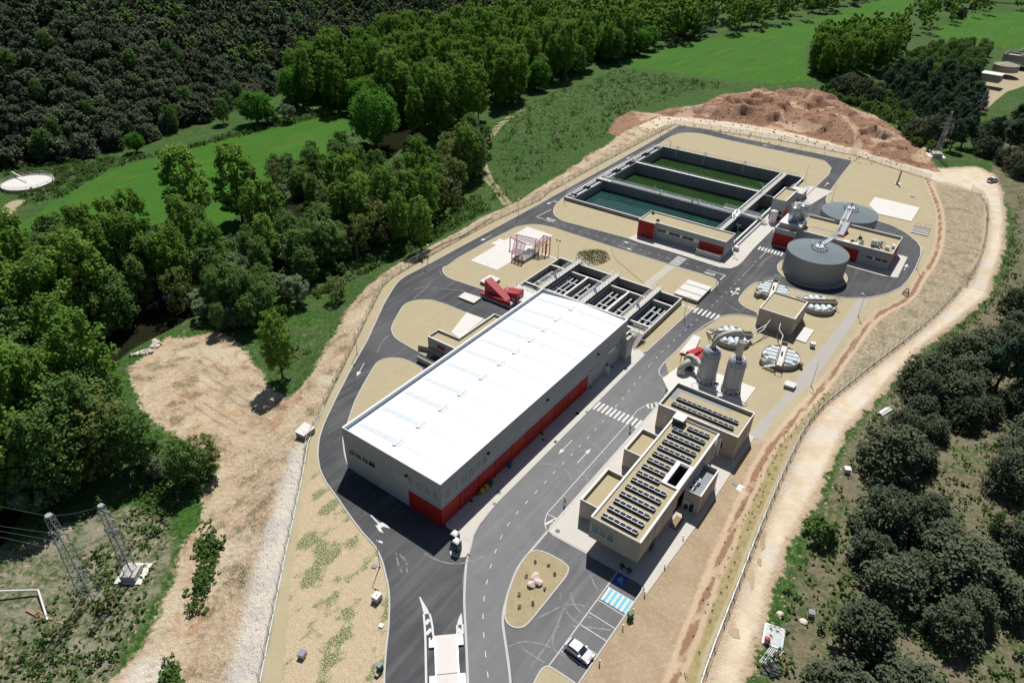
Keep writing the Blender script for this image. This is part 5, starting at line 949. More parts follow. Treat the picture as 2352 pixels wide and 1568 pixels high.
for k in (.2, .45, .7, .9): g.bar(A_.lerp(D_, k), B_.lerp(C_, k), .45, .06)
g.build('grating', 'darkpipe', gt)
# ------------------------------------------------------------------ thickeners with barrel covers
def thickener(cx, cy, ang, label, stair=None):
    r = 4.25; h = 1.35; t_ = empty('round_thickener', (cx, cy, 0), label, 'tank', 'round covered thickener tanks')
    MB().lathe(cx, cy, [(r, -.1), (r, h), (r-.22, h), (r-.22, h-.35)], 64, False).build('wall', 'tankwall', t_)
    MB().lathe(cx, cy, [(r-.1, h-.3), (.01, h-.3)], 48, False).build('deck', 'tubecover', t_)
    c, s_ = math.cos(ang), math.sin(ang); F = lambda u, v, z: (cx+c*u-s_*v, cy+s_*u+c*v, z)   # u along the bridge
    br = MB(); 
    for k in (-1, 1): br.bar(F(-4.6, k*.75, h+.25), F(4.6, k*.75, h+.25), .2, 1.1)
    br.bar(F(4.6, -.75, h+.25), F(4.6, .75, h+.25), .2, 1.1); br.build('bridge_wall', 'tan_block', t_)
    fl_ = MB(); fl_.bar(F(-4.6, 0, h+.0), F(4.6, 0, h+.0), 1.3, .12); fl_.build('bridge_floor', 'slab', t_)
    for sd_ in (-1, 1):
        for k in (-2.28, -.76, .76, 2.28):
            ln = math.sqrt(max(.1, (r-.35)**2-(abs(k)+.55)**2))-1.0
            if ln < .8: continue
            mb = MB(); R0 = .75; pr = []; n = 10
            for e in (0, 1):
                for i in range(n+1):
                    a = math.pi*i/n; pr.append(F(k+R0*math.cos(a), sd_*(.95+ln*e), h-.3+R0*.85*math.sin(a)))
            fsx = [(i, i+1, n+2+i, n+1+i) for i in range(n)]; mb.add(pr, fsx); mb.add(pr[n+1:], [tuple(range(n+1))]); mb.add(pr[:n+1], [tuple(range(n+1))]); mb.build('barrel_cover', 'tubecover', t_, False)
    MB().cyl(cx, cy, h+.1, h+.9, .2, 10).build('drive_motor', 'blue', t_)
    if stair is not None:
        a = F(stair*4.6, 0, h+.2); q = F(stair*4.9, 3.2, .1); MB().stairs(q, F(stair*4.9, .6, h+.1), .8, 7).build('stair', 'steel_rail', t_); MB().railing([F(stair*4.5, -.7, h+.7), F(stair*5.3, -.7, h+.7), F(stair*5.3, .7, h+.7), F(stair*4.5, .7, h+.7)], .9, wd=.05).build('railing', 'steel_rail', t_)
    a2 = ang+2.4; MB().cbox(cx+math.cos(a2)*(r+.6), cy+math.sin(a2)*(r+.6), .6, 1.3, 1.3, 1.3, a2).build('outlet_box', 'tankwall', t_)
thickener(17.8, 113.1, R_(100), 'covered round thickener beside the road junction, left of the front digester', 1); thickener(29.5, 113.0, R_(35), 'covered round thickener between the gravel-roofed cube and the front digester', 1)
thickener(17.5, 84.7, R_(35), 'covered round thickener just behind the beige arched duct', -1); thickener(29.6, 83.7, R_(100), 'covered round thickener nearest the pale path in front of the cube', -1)
cu = empty('cube_building', (24.2, 99.5, 0), 'plain tan concrete cube with a gravel roof among four round tanks', 'building'); flat_building(cu, [(19.8, 94.7), (28.4, 94.7), (28.4, 105.0), (19.8, 105.0)], 5.0, 'tanwall', par=.3)
win_x(cu, 28.4, 96.5, 98.0, 2.6, 3.3, 1); win_x(cu, 28.4, 99.5, 101.0, 3.0, 3.9, 1, 'paleglass')
for i, (P_, l) in enumerate((([(21.4, 87.3, 2.1), (21.9, 88.4, 2.6), (23.0, 92.2, 2.8), (23.2, 94.6, 3.6)], 'upper white pipe from the cube to the round tank behind the duct'), ([(21.8, 86.2, 1.8), (22.7, 91.0, 1.7), (22.7, 94.6, 2.2)], 'lower white pipe from the cube to the round tank behind the duct'), ([(27.9, 87.4, 1.6), (27.6, 90.2, 2.4), (26.0, 92.0, 2.6), (25.4, 94.6, 3.6)], 'kinked white pipe from the cube to the round tank by the path'))):
    pe = empty('process_pipe', P_[0], l, 'pipe', 'white pipes from the cube'); MB().tube(P_, .11, 8).build('pipe', 'coping', pe); MB().bar((P_[2][0], P_[2][1], 0), P_[2], .06).build('support_post', 'galv', pe)
# ------------------------------------------------------------------ scrubber towers
def scrub(x, y, label):
    t_ = empty('scrubber_tower', (x, y, .16), label, 'tower', 'plastic scrubber towers'); r = 1.85
    MB().lathe(x, y, [(r, 1.2), (r, 7.6), (r*.97, 8.0), (r*.8, 8.35), (1.15, 8.45), (1.1, 8.75), (.7, 8.8)], 40, False).build('shell', 'frp', t_, True)
    MB().lathe(x, y, [(r*1.13, .16), (r*1.13, .7), (r*1.02, 1.3), (r*1.07, 1.32), (r*1.07, 1.42), (r, 1.42)], 40, False).build('base', 'frp', t_, True)
    MB().lathe(x, y, [(1.35, 8.38), (1.35, 8.62), (1.22, 8.62), (1.22, 8.4)], 32, False).build('flange', 'white', t_)
    b = MB()
    for k in range(10): a = R_(-150+k*24); b.add(*(lambda m_: (m_.v, m_.f))(MB().tube([(x+(r-.05)*math.cos(a), y+(r-.05)*math.sin(a), 7.0), (x+(r+.25)*math.cos(a), y+(r+.25)*math.sin(a), 7.0)], .16, 10)))
    b.build('nozzles', 'duct', t_); s_ = MB()
    for k in range(6): a = R_(-160+k*42); s_.bar((x+(r+.04)*math.cos(a), y+(r+.04)*math.sin(a), 1.5), (x+(r+.02)*math.cos(a), y+(r+.02)*math.sin(a), 6.4), .045)
    s_.build('seams', 'membrane', t_); v = MB()
    for k in range(5): a = R_(-130+k*30); v.cbox(x+(r+.35)*math.cos(a), y+(r+.35)*math.sin(a), .5+.2*(k % 2), .18, .18, .5, a)
    v.build('valves', 'dark', t_)
scrub(19.15, 65.6, 'left of two tall grey scrubber towers, the one with the beige arched duct'); scrub(24.75, 65.6, 'right of two tall grey scrubber towers, the one with an open chimney')
cx, cy = 24.75, 65.6; ch = empty('chimney_stack', (cx, cy, 8.6), 'open beige chimney pipe on top of the right scrubber tower', 'chimney'); MB().lathe(cx, cy, [(.66, 8.5), (.66, 12.6), (.72, 12.6), (.60, 12.62), (.58, 11.0), (.01, 10.9)], 28, False).build('pipe', 'duct', ch, True)
dk = empty('arched_duct', (22, 67.5, 8), 'fat beige duct arching from the left scrubber tower down to the ground', 'duct')
MB().tube([(19.15, 65.6, 8.5), (19.2, 65.7, 9.8), (19.5, 66.3, 11.0), (20.2, 67.4, 11.6), (21.6, 69.2, 11.8), (22.6, 70.4, 11.6), (23.2, 70.6, 10.9), (23.2, 70.3, 9.5), (23.2, 69.0, 1.4)], .52, 18).build('pipe', 'duct', dk, True)
fan = empty('extraction_fan', (14.6, 66.5, .16), 'beige scroll fan with a drooping elbow duct left of the scrubber towers', 'fan')
sc_ = MB(); f0 = Vector((14.3, 67.3, 2.6)); n = 24
def disc(c0, ax_x, rr, wd): # drum with its axis along y
    mb = MB(); vs = []; 
    for e in (-wd/2, wd/2): vs += [(c0.x+rr*math.cos(i*6.2832/n), c0.y+e, c0.z+rr*math.sin(i*6.2832/n)) for i in range(n)]
    mb.add(vs, [(i, (i+1) % n, n+(i+1) % n, n+i) for i in range(n)]+[tuple(range(n)), tuple(range(2*n-1, n-1, -1))]); return mb
disc(f0, 0, 1.35, 1.0).build('scroll_housing', 'duct', fan); disc(f0+Vector((0, -.55, 0)), 0, .75, .15).build('inlet_ring', 'galv', fan)
MB().tube([f0+Vector((0, -.4, 0)), f0+Vector((-.1, -1.6, 0)), f0+Vector((-.5, -2.4, -.3)), f0+Vector((-.8, -2.9, -1.2)), f0+Vector((-.8, -3.0, -2.3))], .72, 16).build('elbow_duct', 'duct', fan, True)
MB().tube([f0+Vector((0, .1, .75)), f0+Vector((1.5, -.2, .7)), f0+Vector((2.6, -.9, .3)), f0+Vector((3.6, -1.4, .2))], .62, 16).build('outlet_duct', 'duct', fan, True)
MB().box(13.6, 66.3, .16, 15.4, 68.1, .9).build('base_frame', 'darkpipe', fan); MB().bar((16.8, 66.2, .16), (16.8, 66.2, 2.6), .2).build('support_post', 'duct', fan)
vv = empty('pipe_valve', (22.1, 63.9, .16), 'blue flanged valve standing between the two scrubber towers', 'valve'); MB().cyl(22.1, 63.9, 1.5, 1.65, .45, 16).build('flange', 'blue', vv); MB().cyl(22.1, 63.9, .16, 1.5, .12, 8).build('stem', 'galv', vv)
single(MB().tube([(17.3, 62.2, .3), (17.8, 61.8, 1.1), (28.5, 62.0, 1.0), (29.4, 63.0, .3)], .08, 6), 'process_pipe', 'galv', 'thin grey pipe running along the front of the scrubber tower pad', 'pipe')
# red hatch house near the scrubbers
rh = empty('red_hatch', (11.6, 70.5, 0), 'red sloping entrance housing with a white lid near the main road', 'hatch')
MB().prism(QP('D', [(95,635),(365,285),(500,340),(380,600),(245,670)], .5), .1, .55).build('lid', 'slab', rh); MB().prism(QP('D', [(100,650),(245,690),(300,690),(245,640)], .3), 0, .45).build('kerb_edge', 'red_frame', rh)
def slopebox(poly, z0, zs, root, m, name='shell'):
    n = len(poly); vs = [(*p, z0) for p in poly]+[(*p, z) for p, z in zip(poly, zs)]; MB().add(vs, [(i, (i+1) % n, n+(i+1) % n, n+i) for i in range(n)]+[tuple(range(n, 2*n))]).build(name, m, root)
slopebox([(12.2, 69.7), (14.0, 69.7), (14.4, 75.4), (13.0, 75.4)], .1, [2.6, 2.6, 1.2, 1.2], rh, 'red_frame'); MB().box(12.6, 69.6, .2, 13.8, 69.69, 2.4).build('opening', 'black', rh)
slopebox([(14.2, 70.0), (15.8, 70.0), (15.6, 74.0), (14.4, 74.0)], .1, [1.8, 1.8, 1.0, 1.0], rh, 'red_frame'); MB().box(14.5, 69.9, .2, 15.6, 69.99, 1.5).build('opening', 'black', rh)
for x in (11.6, 13.9): MB().bar((x, 68.6, .1), (x, 69.6, 2.6), .12).build('strut', 'red_frame', rh)
# red sculpted hopper behind the hall
ho = empty('red_hopper', (-38, 67, 0), 'angular red sheet-metal hopper on a grey base behind the hall', 'hopper')
slopebox([(-42.4, 63.9), (-33.0, 63.9), (-33.0, 67.0), (-42.4, 67.0)], -.1, [1.0, .9, .9, 1.0], ho, 'greywall', 'base')
slopebox([(-42.5, 63.8), (-33.0, 63.8), (-33.0, 64.1), (-42.5, 64.1)], .7, [1.25, 1.9, 1.9, 1.25], ho, 'red_frame', 'red_rim'); slopebox([(-42.5, 64.1), (-42.2, 64.1), (-42.2, 68.2), (-42.5, 68.2)], .3, [1.25, 1.25, 1.25, 1.25], ho, 'red_frame', 'red_rim')
slopebox([(-42.1, 65.2), (-34.6, 64.4), (-34.2, 66.4), (-41.8, 67.6)], .5, [4.6, 1.4, 1.4, 4.6], ho, 'red_roof', 'tall_wedge')
slopebox([(-38.6, 67.2), (-32.6, 66.4), (-32.6, 69.4), (-38.4, 69.9)], .2, [1.5, 3.2, 3.2, 1.8], ho, 'red_roof', 'low_wedge')
# red steel canopy over the stairwell
ca = empty('red_canopy', (-47, 90, 0), 'red steel-framed canopy with smoked sheets over a sunken stairwell', 'canopy')
def post(x, y, h): MB().bar((x, y, 0), (x, y, h), .2).build('post', 'red_frame', ca)
for x, y, h in ((-53.1, 91.3, 3.7), (-52.8, 94.2, 3.7), (-48.1, 85.4, 2.3), (-46.8, 85.3, 2.3), (-45.8, 85.3, 2.35), (-44.5, 85.3, 2.4), (-44.6, 91.9, 3.2), (-43.4, 92.1, 3.2), (-42.3, 93.9, 4.0), (-42.3, 96.2, 5.0), (-43.4, 96.1, 4.9), (-44.6, 96.0, 4.8), (-46.5, 94.8, 3.6)): post(x, y, h)
fr = MB(); Z = 3.7; top = [(-53.1, 91.3, Z), (-52.8, 94.2, Z), (-46.2, 95.2, Z), (-44.4, 94.4, Z-.2), (-44.6, 91.9, Z-.4), (-46.2, 89.3, 4.4), (-50.2, 89.6, 4.6), (-49.8, 91.0, Z)]
for i in range(len(top)): fr.bar(top[i], top[(i+1) % len(top)], .16)
for k in range(7): t_ = k/7+.1; fr.bar(Vector((-52.9, 91.4, Z)).lerp(Vector((-45.0, 91.6, Z)), t_), Vector((-52.6, 94.2, Z)).lerp(Vector((-44.6, 94.9, Z)), t_), .12)
a_, b_, c_, d_ = Vector((-50.2, 89.6, 4.6)), Vector((-46.2, 89.3, 4.5)), Vector((-44.5, 85.3, 2.45)), Vector((-48.1, 85.4, 2.4))
for k in (0, .33, .66, 1): fr.bar(a_.lerp(b_, k), d_.lerp(c_, k), .16)
fr.bar(a_, b_, .2); fr.bar(c_, d_, .14); e1, e2, e3, e4 = Vector((-44.8, 91.9, 3.2)), Vector((-43.3, 91.9, 3.2)), Vector((-42.2, 96.2, 5.1)), Vector((-44.6, 96.1, 5.1))
for a, b in ((e1, e2), (e2, e3), (e3, e4), (e4, e1), (e1.lerp(e2, .5), e4.lerp(e3, .5)), (e3-Vector((0, 0, 2)), Vector((-42.3, 93.9, 3)))): fr.bar(a, b, .14)
fr.build('frame', 'red_frame', ca); MB().add([a_, b_, c_, d_], [(0, 1, 2, 3)]).build('smoked_sheet', 'canopyglass', ca); MB().add([e1, e2, e3, e4], [(0, 1, 2, 3)]).build('smoked_sheet', 'canopyglass', ca)
MB().add([(-52.9, 91.4, Z-.09), (-52.7, 94.1, Z-.09), (-44.6, 94.9, Z-.1), (-44.9, 91.8, Z-.1)], [(0, 3, 2, 1)]).build('smoked_sheet', 'canopyglass', ca)
sw = empty('sunken_stairwell', (-46, 90, 0), 'concrete stairwell with handrails under the red canopy', 'stairs'); b = MB(); b.box(-48.3, 86.2, -.05, -44.8, 86.5, .7); b.box(-44.9, 86.5, -.05, -44.6, 93.8, .8); b.box(-48.3, 86.5, -.05, -48.0, 91.5, .8); b.build('wall', 'concrete', sw); MB().box(-48.0, 86.5, .1, -44.9, 91.2, .14).build('dark_floor', 'launder', sw)
MB().add([(-47.6, 88.0, .15), (-44.95, 88.0, .15), (-44.95, 92.8, .15), (-47.6, 92.8, .15), (-47.6, 92.8, 1.4), (-44.95, 92.8, 1.4)], [(0, 1, 5, 4), (1, 2, 5), (0, 4, 3)]).build('ramp_slab', 'membrane', sw); MB().stairs((-45.6, 89.2, .2), (-45.6, 93.6, 1.3), 1.0, 10).build('flight', 'pavement', sw); MB().railing([(-44.7, 86.4, .7), (-44.7, 93.6, .8)], 1.0, rails=(1, .7, .4), wd=.06).build('railing', 'steel_rail', sw)
# weighbridge
wb = empty('weighbridge', (15.5, -17, 0), 'white steel weighbridge deck raised beside the main road', 'weighbridge')
p0 = Vector(QP('j', [(1590, 1045)])[0]); p1 = Vector(QP('j', [(1600, 1490)])[0]); ax = (p1-p0).normalized(); px_ = Vector((-ax.y, ax.x)); 
if px_.x < 0: px_ = -px_
wd_ = (Vector(QP('j', [(1845, 1035)])[0])-p0).length
def wbp(u, v): q = p0+ax*u+px_*v; return (q.x, q.y)
MB().prism([wbp(0, 0), wbp(0, wd_), wbp(18, wd_), wbp(18, 0)], .05, .42).build('deck', 'slab', wb)
MB().prism([wbp(-.35, -.3), wbp(-.35, wd_+.8), wbp(.0, wd_+.8), wbp(.0, -.3)], .05, .36).build('ramp_edge', 'slab', wb)
for v in (.0, wd_): MB().ribbon([wbp(0, v), wbp(18, v)], .16, .56, .40).build('guide_rail', 'galv', wb)
for u in (-.1, 5.6, 11.2):
    for v in (-.9, wd_+.05): MB().prism([wbp(u, v), wbp(u, v+.85), wbp(u+1.5, v+.85), wbp(u+1.5, v)], .05, .34).build('corner_block', 'white', wb)
MB().ribbon([wbp(5.55, 0), wbp(5.55, wd_)], .12, .425, .42).build('deck_joint', 'darkpipe', wb)
q = Q('j', 1550, 1035); bo = empty('traffic_bollard', (q.x, q.y, .05), 'short red bollard at the left corner of the weighbridge', 'bollard'); MB().cyl(q.x, q.y, .05, .75, .09, 10).build('post', 'red_frame', bo); MB().lathe(q.x, q.y, [(.13, .7), (.13, .85), (.01, .95)], 10).build('cap', 'red_frame', bo)
# ------------------------------------------------------------------ foliage
def leafmat(name, ca, cb, hue=.0, trans=.42):
    m = bpy.data.materials.new(name); m.use_nodes = True; t = m.node_tree; N = t.nodes; L = t.links; N.remove(N['Principled BSDF']); out = N['Material Output']
    oi = N.new('ShaderNodeObjectInfo'); at = N.new('ShaderNodeAttribute'); at.attribute_name = 'tone'
    f = mth(t, 'ADD', mth(t, 'MULTIPLY', oi.outputs['Random'], .5), mth(t, 'MULTIPLY', at.outputs['Fac'], .5), clamp=True); c = mix(t, f, ca, cb)
    d = N.new('ShaderNodeBsdfDiffuse'); tr = N.new('ShaderNodeBsdfTranslucent'); mx = N.new('ShaderNodeMixShader'); mx.inputs[0].default_value = trans
    L.new(c, d.inputs[0]); L.new(c, tr.inputs[0]); L.new(d.outputs[0], mx.inputs[1]); L.new(tr.outputs[0], mx.inputs[2]); L.new(mx.outputs[0], out.inputs[0]); return m
M['lf_poplar'] = leafmat('poplar_leaves', (.112, .240, .036), (.225, .350, .076))
M['lf_bright'] = leafmat('bright_leaves', (.085, .235, .032), (.150, .32, .058))
M['lf_mid'] = leafmat('riverside_leaves', (.100, .205, .052), (.195, .290, .094))
M['lf_willow'] = leafmat('willow_leaves', (0.175, 0.254, 0.131), (0.298, 0.350, 0.210))
M['lf_ochre'] = leafmat('young_ash_leaves', (.145, .20, .055), (.215, .255, .09))
M['lf_oak'] = leafmat('holm_oak_leaves', (.066, .086, .054), (.140, .160, .098), trans=.12)
M['lf_pine'] = leafmat('pine_needles', (.044, .078, .050), (.085, .125, .070), trans=.12)
M['lf_hill'] = leafmat('hillside_leaves', (.056, .076, .050), (.165, .188, .112), trans=.1)
M['lf_shrub'] = leafmat('shrub_leaves', (.085, .170, .040), (.160, .240, .075))
def leafcloud(r_, clumps, per, leaf, up=.25):
    # clumps: list of (x, y, z, radius); returns verts, faces and tone
    C = np.array(clumps); n = len(C)*per; idx = np.repeat(np.arange(len(C)), per)
    d = r_.normal(size=(n, 3)); d /= np.linalg.norm(d, axis=1)[:, None]; d[:, 2] = d[:, 2]*1.1+up; rad = C[idx, 3]*(r_.random(n)**.45)
    p = C[idx, :3]+d*rad[:, None]
    nn = d*.6+r_.normal(size=(n, 3))*.42+np.array([-.10, .22, .62]); nn /= np.linalg.norm(nn, axis=1)[:, None]
    a = np.cross(nn, r_.normal(size=(n, 3))); a /= np.linalg.norm(a, axis=1)[:, None]; b = np.cross(nn, a); s_ = leaf*(.6+.8*r_.random(n))[:, None]
    v = np.stack([p-a*s_*.5-b*s_*.35, p+a*s_*.5-b*s_*.35, p+a*s_*.35+b*s_*.5, p-a*s_*.35+b*s_*.4], 1).reshape(-1, 3)
    f = np.arange(4*n).reshape(-1, 4); ct = r_.random(len(C)); tone = np.clip(np.repeat((ct[idx]*.7+r_.random(n)*.3), 4), 0, 1); return v, f, tone
def leafmesh(name, v, f, tone, m, extra=None):
    # extra: (verts, faces) woody quads that go into a second material slot
    nf = len(f)
    if extra is not None: ev, ef = extra; f = np.vstack([f, ef+len(v)]); v = np.vstack([v, ev]); tone = np.concatenate([tone, np.zeros(len(ev))])
    me = bpy.data.meshes.new(name); me.vertices.add(len(v)); me.vertices.foreach_set('co', v.astype(np.float32).ravel()); me.loops.add(f.size); me.loops.foreach_set('vertex_index', f.astype(np.int32).ravel()); me.polygons.add(len(f)); me.polygons.foreach_set('loop_start', np.arange(0, f.size, 4, dtype=np.int32)); me.update(calc_edges=True)
    a = me.attributes.new('tone', 'FLOAT', 'POINT'); a.data.foreach_set('value', tone.astype(np.float32)); me.materials.append(M[m])
    if extra is not None: me.materials.append(M['bark']); mi = np.zeros(len(f), np.int32); mi[nf:] = 1; me.polygons.foreach_set('material_index', mi)
    return me
def clumps_for(r_, kind, H, R, n):
    out = []
    for _ in range(n):
        for _t in range(50):
            if kind == 'tall':      # oval, widest below the middle, uneven outline
                z = H*(.20+.80*r_.random()); q = (z/H-.20)/.80; env = R*(math.sin(math.pi*min(1, (q*.78+.14)))**.55)*(.75+.4*r_.random())
            elif kind == 'round':
                z = H*(.22+.76*r_.random()); q = (z/H-.22)/.78*2-1; env = R*math.sqrt(max(.04, 1-q*q))*(.8+.3*r_.random())
            elif kind == 'dome':
                z = H*(.12+.84*r_.random()); q = z/H; env = R*math.sqrt(max(.03, 1-q**2.4))*(.8+.3*r_.random())
            elif kind == 'pine':
                z = H*(.38+.60*r_.random()); q = (z/H-.38)/.62; env = R*(1-q**1.6)**.6*(.7+.4*r_.random())
            elif kind == 'cone':
                z = H*(.06+.92*r_.random()); q = z/H; env = R*(1-q)**.7*(.7+.4*r_.random())
            a = r_.random()*6.2832; rr = env*(.35+.65*r_.random()**.5); break
        k = {'tall': .115, 'round': .125, 'dome': .17, 'pine': .125, 'cone': .14}[kind]*H*(.6+.7*r_.random())
        if kind == 'dome': k = R*.24*(.5+.9*r_.random())
        if kind == 'round': k = R*.19*(.6+.8*r_.random())
        if kind == 'tall': k = R*.215*(.5+.9*r_.random())
        if kind == 'pine': k = R*.30*(.6+.7*r_.random())
        out.append((rr*math.cos(a), rr*math.sin(a), z-k*.3, k))
    return out
def wood_mb(r_, H, r0, kind, nl=6, cl=None):
    mb = MB(); lean = r_.normal(size=2)*.03*H; top = H*(.8 if kind != 'dome' else .5)
    P = [(lean[0]*(k/5)**1.5, lean[1]*(k/5)**1.5, top*k/5-.3*(k == 0)) for k in range(6)]; mb.tube(P, [r0*(1.25-.2*k) if k else r0*1.5 for k in range(6)], 6, False)
    for k in range(nl):
        z = H*(.22+.5*k/nl); a = r_.random()*6.2832; e = cl[int(r_.random()*len(cl))] if cl else (math.cos(a)*H*.2, math.sin(a)*H*.2, z+H*.2, 0)
        if e[2] < z: e = (e[0], e[1], z+.1*H, 0)
        t_ = z/top; b = (lean[0]*t_**1.5, lean[1]*t_**1.5, z); mid = ((b[0]+e[0])/2, (b[1]+e[1])/2, (b[2]+e[2])/2-.03*H); mb.tube([b, mid, e[:3]], [r0*.5, r0*.32, r0*.12], 5, False)
    return mb
def proto(kind, shape, H, R, nc, per, leaf, lm, r0, k=3, nl=6, up=.25):
    res = []
    for i in range(k):
        r_ = np.random.default_rng(hash((kind, i)) % 9999 if False else sum(map(ord, kind))*7+i*131)
        cl = clumps_for(r_, shape, H, R, nc); v, f, tn = leafcloud(r_, cl, per, leaf, up); mb = wood_mb(r_, H, r0, shape, nl, cl)
        ev = np.array(mb.v); ef = np.array([q if len(q) == 4 else (*q, q[-1]) for q in mb.f if len(q) in (3, 4)]); far = leafmesh(kind, v, f, tn, lm, (ev, ef))
        cr = leafmesh('crown', v, f, tn, lm); tk_ = bpy.data.meshes.new('trunk'); tk_.from_pydata(mb.v, [], mb.f); tk_.materials.append(M['bark']); tk_.polygons.foreach_set('use_smooth', [True]*len(tk_.polygons))
        res.append((far, cr, tk_))
    return res
PR = {
 'poplar': proto('poplar', 'tall', 22, 4.2, 185, 34, .42, 'lf_poplar', .24, 4),
 'bright_tree': proto('bright_tree', 'round', 14, 6.2, 230, 36, .42, 'lf_bright', .32, 3),
 'riverside_tree': proto('riverside_tree', 'tall', 15.5, 4.4, 160, 34, .39, 'lf_mid', .22, 4),
 'willow': proto('willow', 'round', 8, 4.0, 60, 50, .38, 'lf_willow', .2, 2),
 'ash_tree': proto('ash_tree', 'tall', 14, 4.4, 60, 40, .40, 'lf_ochre', .2, 2, 10),
 'holm_oak': proto('holm_oak', 'dome', 6.8, 4.1, 130, 36, .31, 'lf_oak', .25, 4),
 'pine_tree': proto('pine_tree', 'pine', 13, 3.9, 66, 48, .40, 'lf_pine', .24, 3, 8),
 'shrub': proto('shrub', 'dome', 3.2, 2.4, 34, 30, .36, 'lf_shrub', .06, 3, 3),
 'hillside_tree': proto('hillside_tree', 'dome', 6.5, 4.0, 50, 36, .50, 'lf_hill', .2, 4),
}
TN = [0]
def tree(kind, p, s_, label, group, parts=True, sxy=None, cat=None):
    i = TN[0]; TN[0] += 1; far, cr, tk_ = PR[kind][int(rng.integers(len(PR[kind])))]; rz = float(rng.random()*6.28); sx = s_*(sxy or 1)*(.82+.38*float(rng.random()))
    cat = cat or ('shrub' if kind == 'shrub' else 'tree')
    if parts:
        r = empty(kind, p, label, cat, group, rz); r.scale = (sx, sx, s_)
        for nm, me_ in (('crown', cr), ('trunk', tk_)): link(bpy.data.objects.new(nm, me_), r)
    else:
        r = bpy.data.objects.new(kind, far); COL.objects.link(r); r.location = p; r.rotation_euler = (0, 0, rz); r.scale = (sx, sx, s_); tag(r, label, cat, group)
    return r
def inpoly(p, poly):
    x, y = p; c = False; n = len(poly)
    for i in range(n):
        x1, y1 = poly[i]; x2, y2 = poly[(i+1) % n]
        if (y1 > y) != (y2 > y) and x < (x2-x1)*(y-y1)/(y2-y1)+x1: c = not c
    return c
def scatter(poly, sp, jit=.9, mx=400):
    xs_ = [p[0] for p in poly]; ys_ = [p[1] for p in poly]; out = []; tries = 0; area = (max(xs_)-min(xs_))*(max(ys_)-min(ys_)); N_ = int(area/sp**2*12)
    for _ in range(min(N_, 60000)):
        p = (min(xs_)+rng.random()*(max(xs_)-min(xs_)), min(ys_)+rng.random()*(max(ys_)-min(ys_)))
        if not inpoly(p, poly): continue
        if all((p[0]-q[0])**2+(p[1]-q[1])**2 > (sp*jit)**2 for q in out): out.append(p)
        if len(out) >= mx: break
    return out
_z = lambda pts: terr(np.array([p[0] for p in pts]), np.array([p[1] for p in pts])) if pts else []
PEND = []
def wood(uvpoly, sp, kinds, label, group, smin=.8, smax=1.15, parts=True, mx=300, z=-3, avoid=0.5, lab2=None):
    poly = GP(uvpoly, z); pts = scatter(poly, sp, mx=mx)
    P = np.array(pts).reshape(-1, 2); dr_ = sdf(RIVER, P[:, 0], P[:, 1], False); pl = sdf(PLAT, P[:, 0], P[:, 1]); ky = list(kinds)
    Z = _z(pts)
    for (x, y), zz, a, b in zip(pts, Z, dr_, pl):
        if a < avoid+2 or b > -1.0: continue
        k = ky[int(rng.choice(len(ky), p=np.array([kinds[q] for q in ky])/sum(kinds.values())))]
        PEND.append((k, (x, y, float(zz)-.1), smin+(smax-smin)*float(rng.random()), label, group, parts))
# individually placed trees: (u, v of the foot, kind, height scale, width scale, label)
ONE = [
 (865,345,'bright_tree',1.75,.95,'largest spreading green tree standing alone at the head of the meadow'),
 (592,285,'bright_tree',1.0,1.05,'round bright green tree at the far edge of the left field, widest of its row'),
 (515,285,'riverside_tree',.72,1.1,'dark green tree just left of the round bright tree by the left field'),
 (665,280,'willow',.95,1.0,'pale grey-green willow just right of the round bright tree by the left field'),
 (625,285,'shrub',1.7,1.0,'low bush between the round bright tree and the pale willow'),
 (315,350,'bright_tree',.55,1.0,'small bright tree casting a dark shadow on the far edge of the left field'),
 (450,520,'poplar',1.15,1.4,'big leafy tree rising over the near edge of the left field, left of a pair'),
 (560,520,'poplar',1.20,1.35,'big leafy tree rising over the near edge of the left field, right of a pair'),
 (650,868,'poplar',.78,.85,'solitary narrow poplar with a dark shadow on the bare ground by the river'),
 (330,1072,'riverside_tree',.85,1.0,'bushy dark green tree alone at the left edge of the bare ground'),
 (430,1110,'riverside_tree',.62,1.0,'small tree on the grass beside the bare ground, with a round shadow'),
 (478,1085,'ash_tree',.62,1.1,'yellowish small tree at the corner of the bare ground'),
 (375,1095,'willow',.65,1.0,'small grey-green willow between the two trees beside the bare ground'),
 (775,690,'ash_tree',.52,1.0,'small olive tree standing alone on the grassy bank above the fence'),
 (508,760,'riverside_tree',.5,.9,'small leafy tree on the bank just above the bare ground'),
 (968,575,'poplar',.75,1.0,'yellow-green tree with a bare trunk, nearest the ring road bend'),
 (921,568,'poplar',.80,1.0,'yellow-green tree with a long bare trunk, second from the ring road bend'),
 (1050,480,'ash_tree',.55,1.0,'nearly leafless small tree on the grass by the two dirt ruts'),
 (800,380,'willow',1.0,1.0,'silvery willow at the right end of the left field'),
 (690,460,'ash_tree',.7,1.2,'brownish half-leafed tree at the lower corner of the left field'),
 (2270,1235,'riverside_tree',.38,.6,'thin young yellow-green tree in the clearing among the dark oaks'),
 (1880,1235,'shrub',1.3,.8,'light green bush at the edge of the dirt road opposite the office'),
 (1700,1720,'shrub',.1,.8,'tiny bush beside the dirt road outside the lower edge'),
]
ONE = [o for o in ONE if o[1] < 1600]
for (u, v, k, s_, wx, l), p in zip(ONE, GT([(o[0], o[1]) for o in ONE])): tree(k, (p.x, p.y, p.z-.1), s_, l, None, True, wx)
wood([(-90,640),(120,625),(300,640),(430,650),(440,700),(260,760),(150,830),(60,900),(-90,960)], 4.7, {'riverside_tree': 5, 'poplar': 3, 'ash_tree': 1}, 'leafy riverside tree in the dense wood between the left field and the river', 'trees between the left field and the river', .9, 1.25)
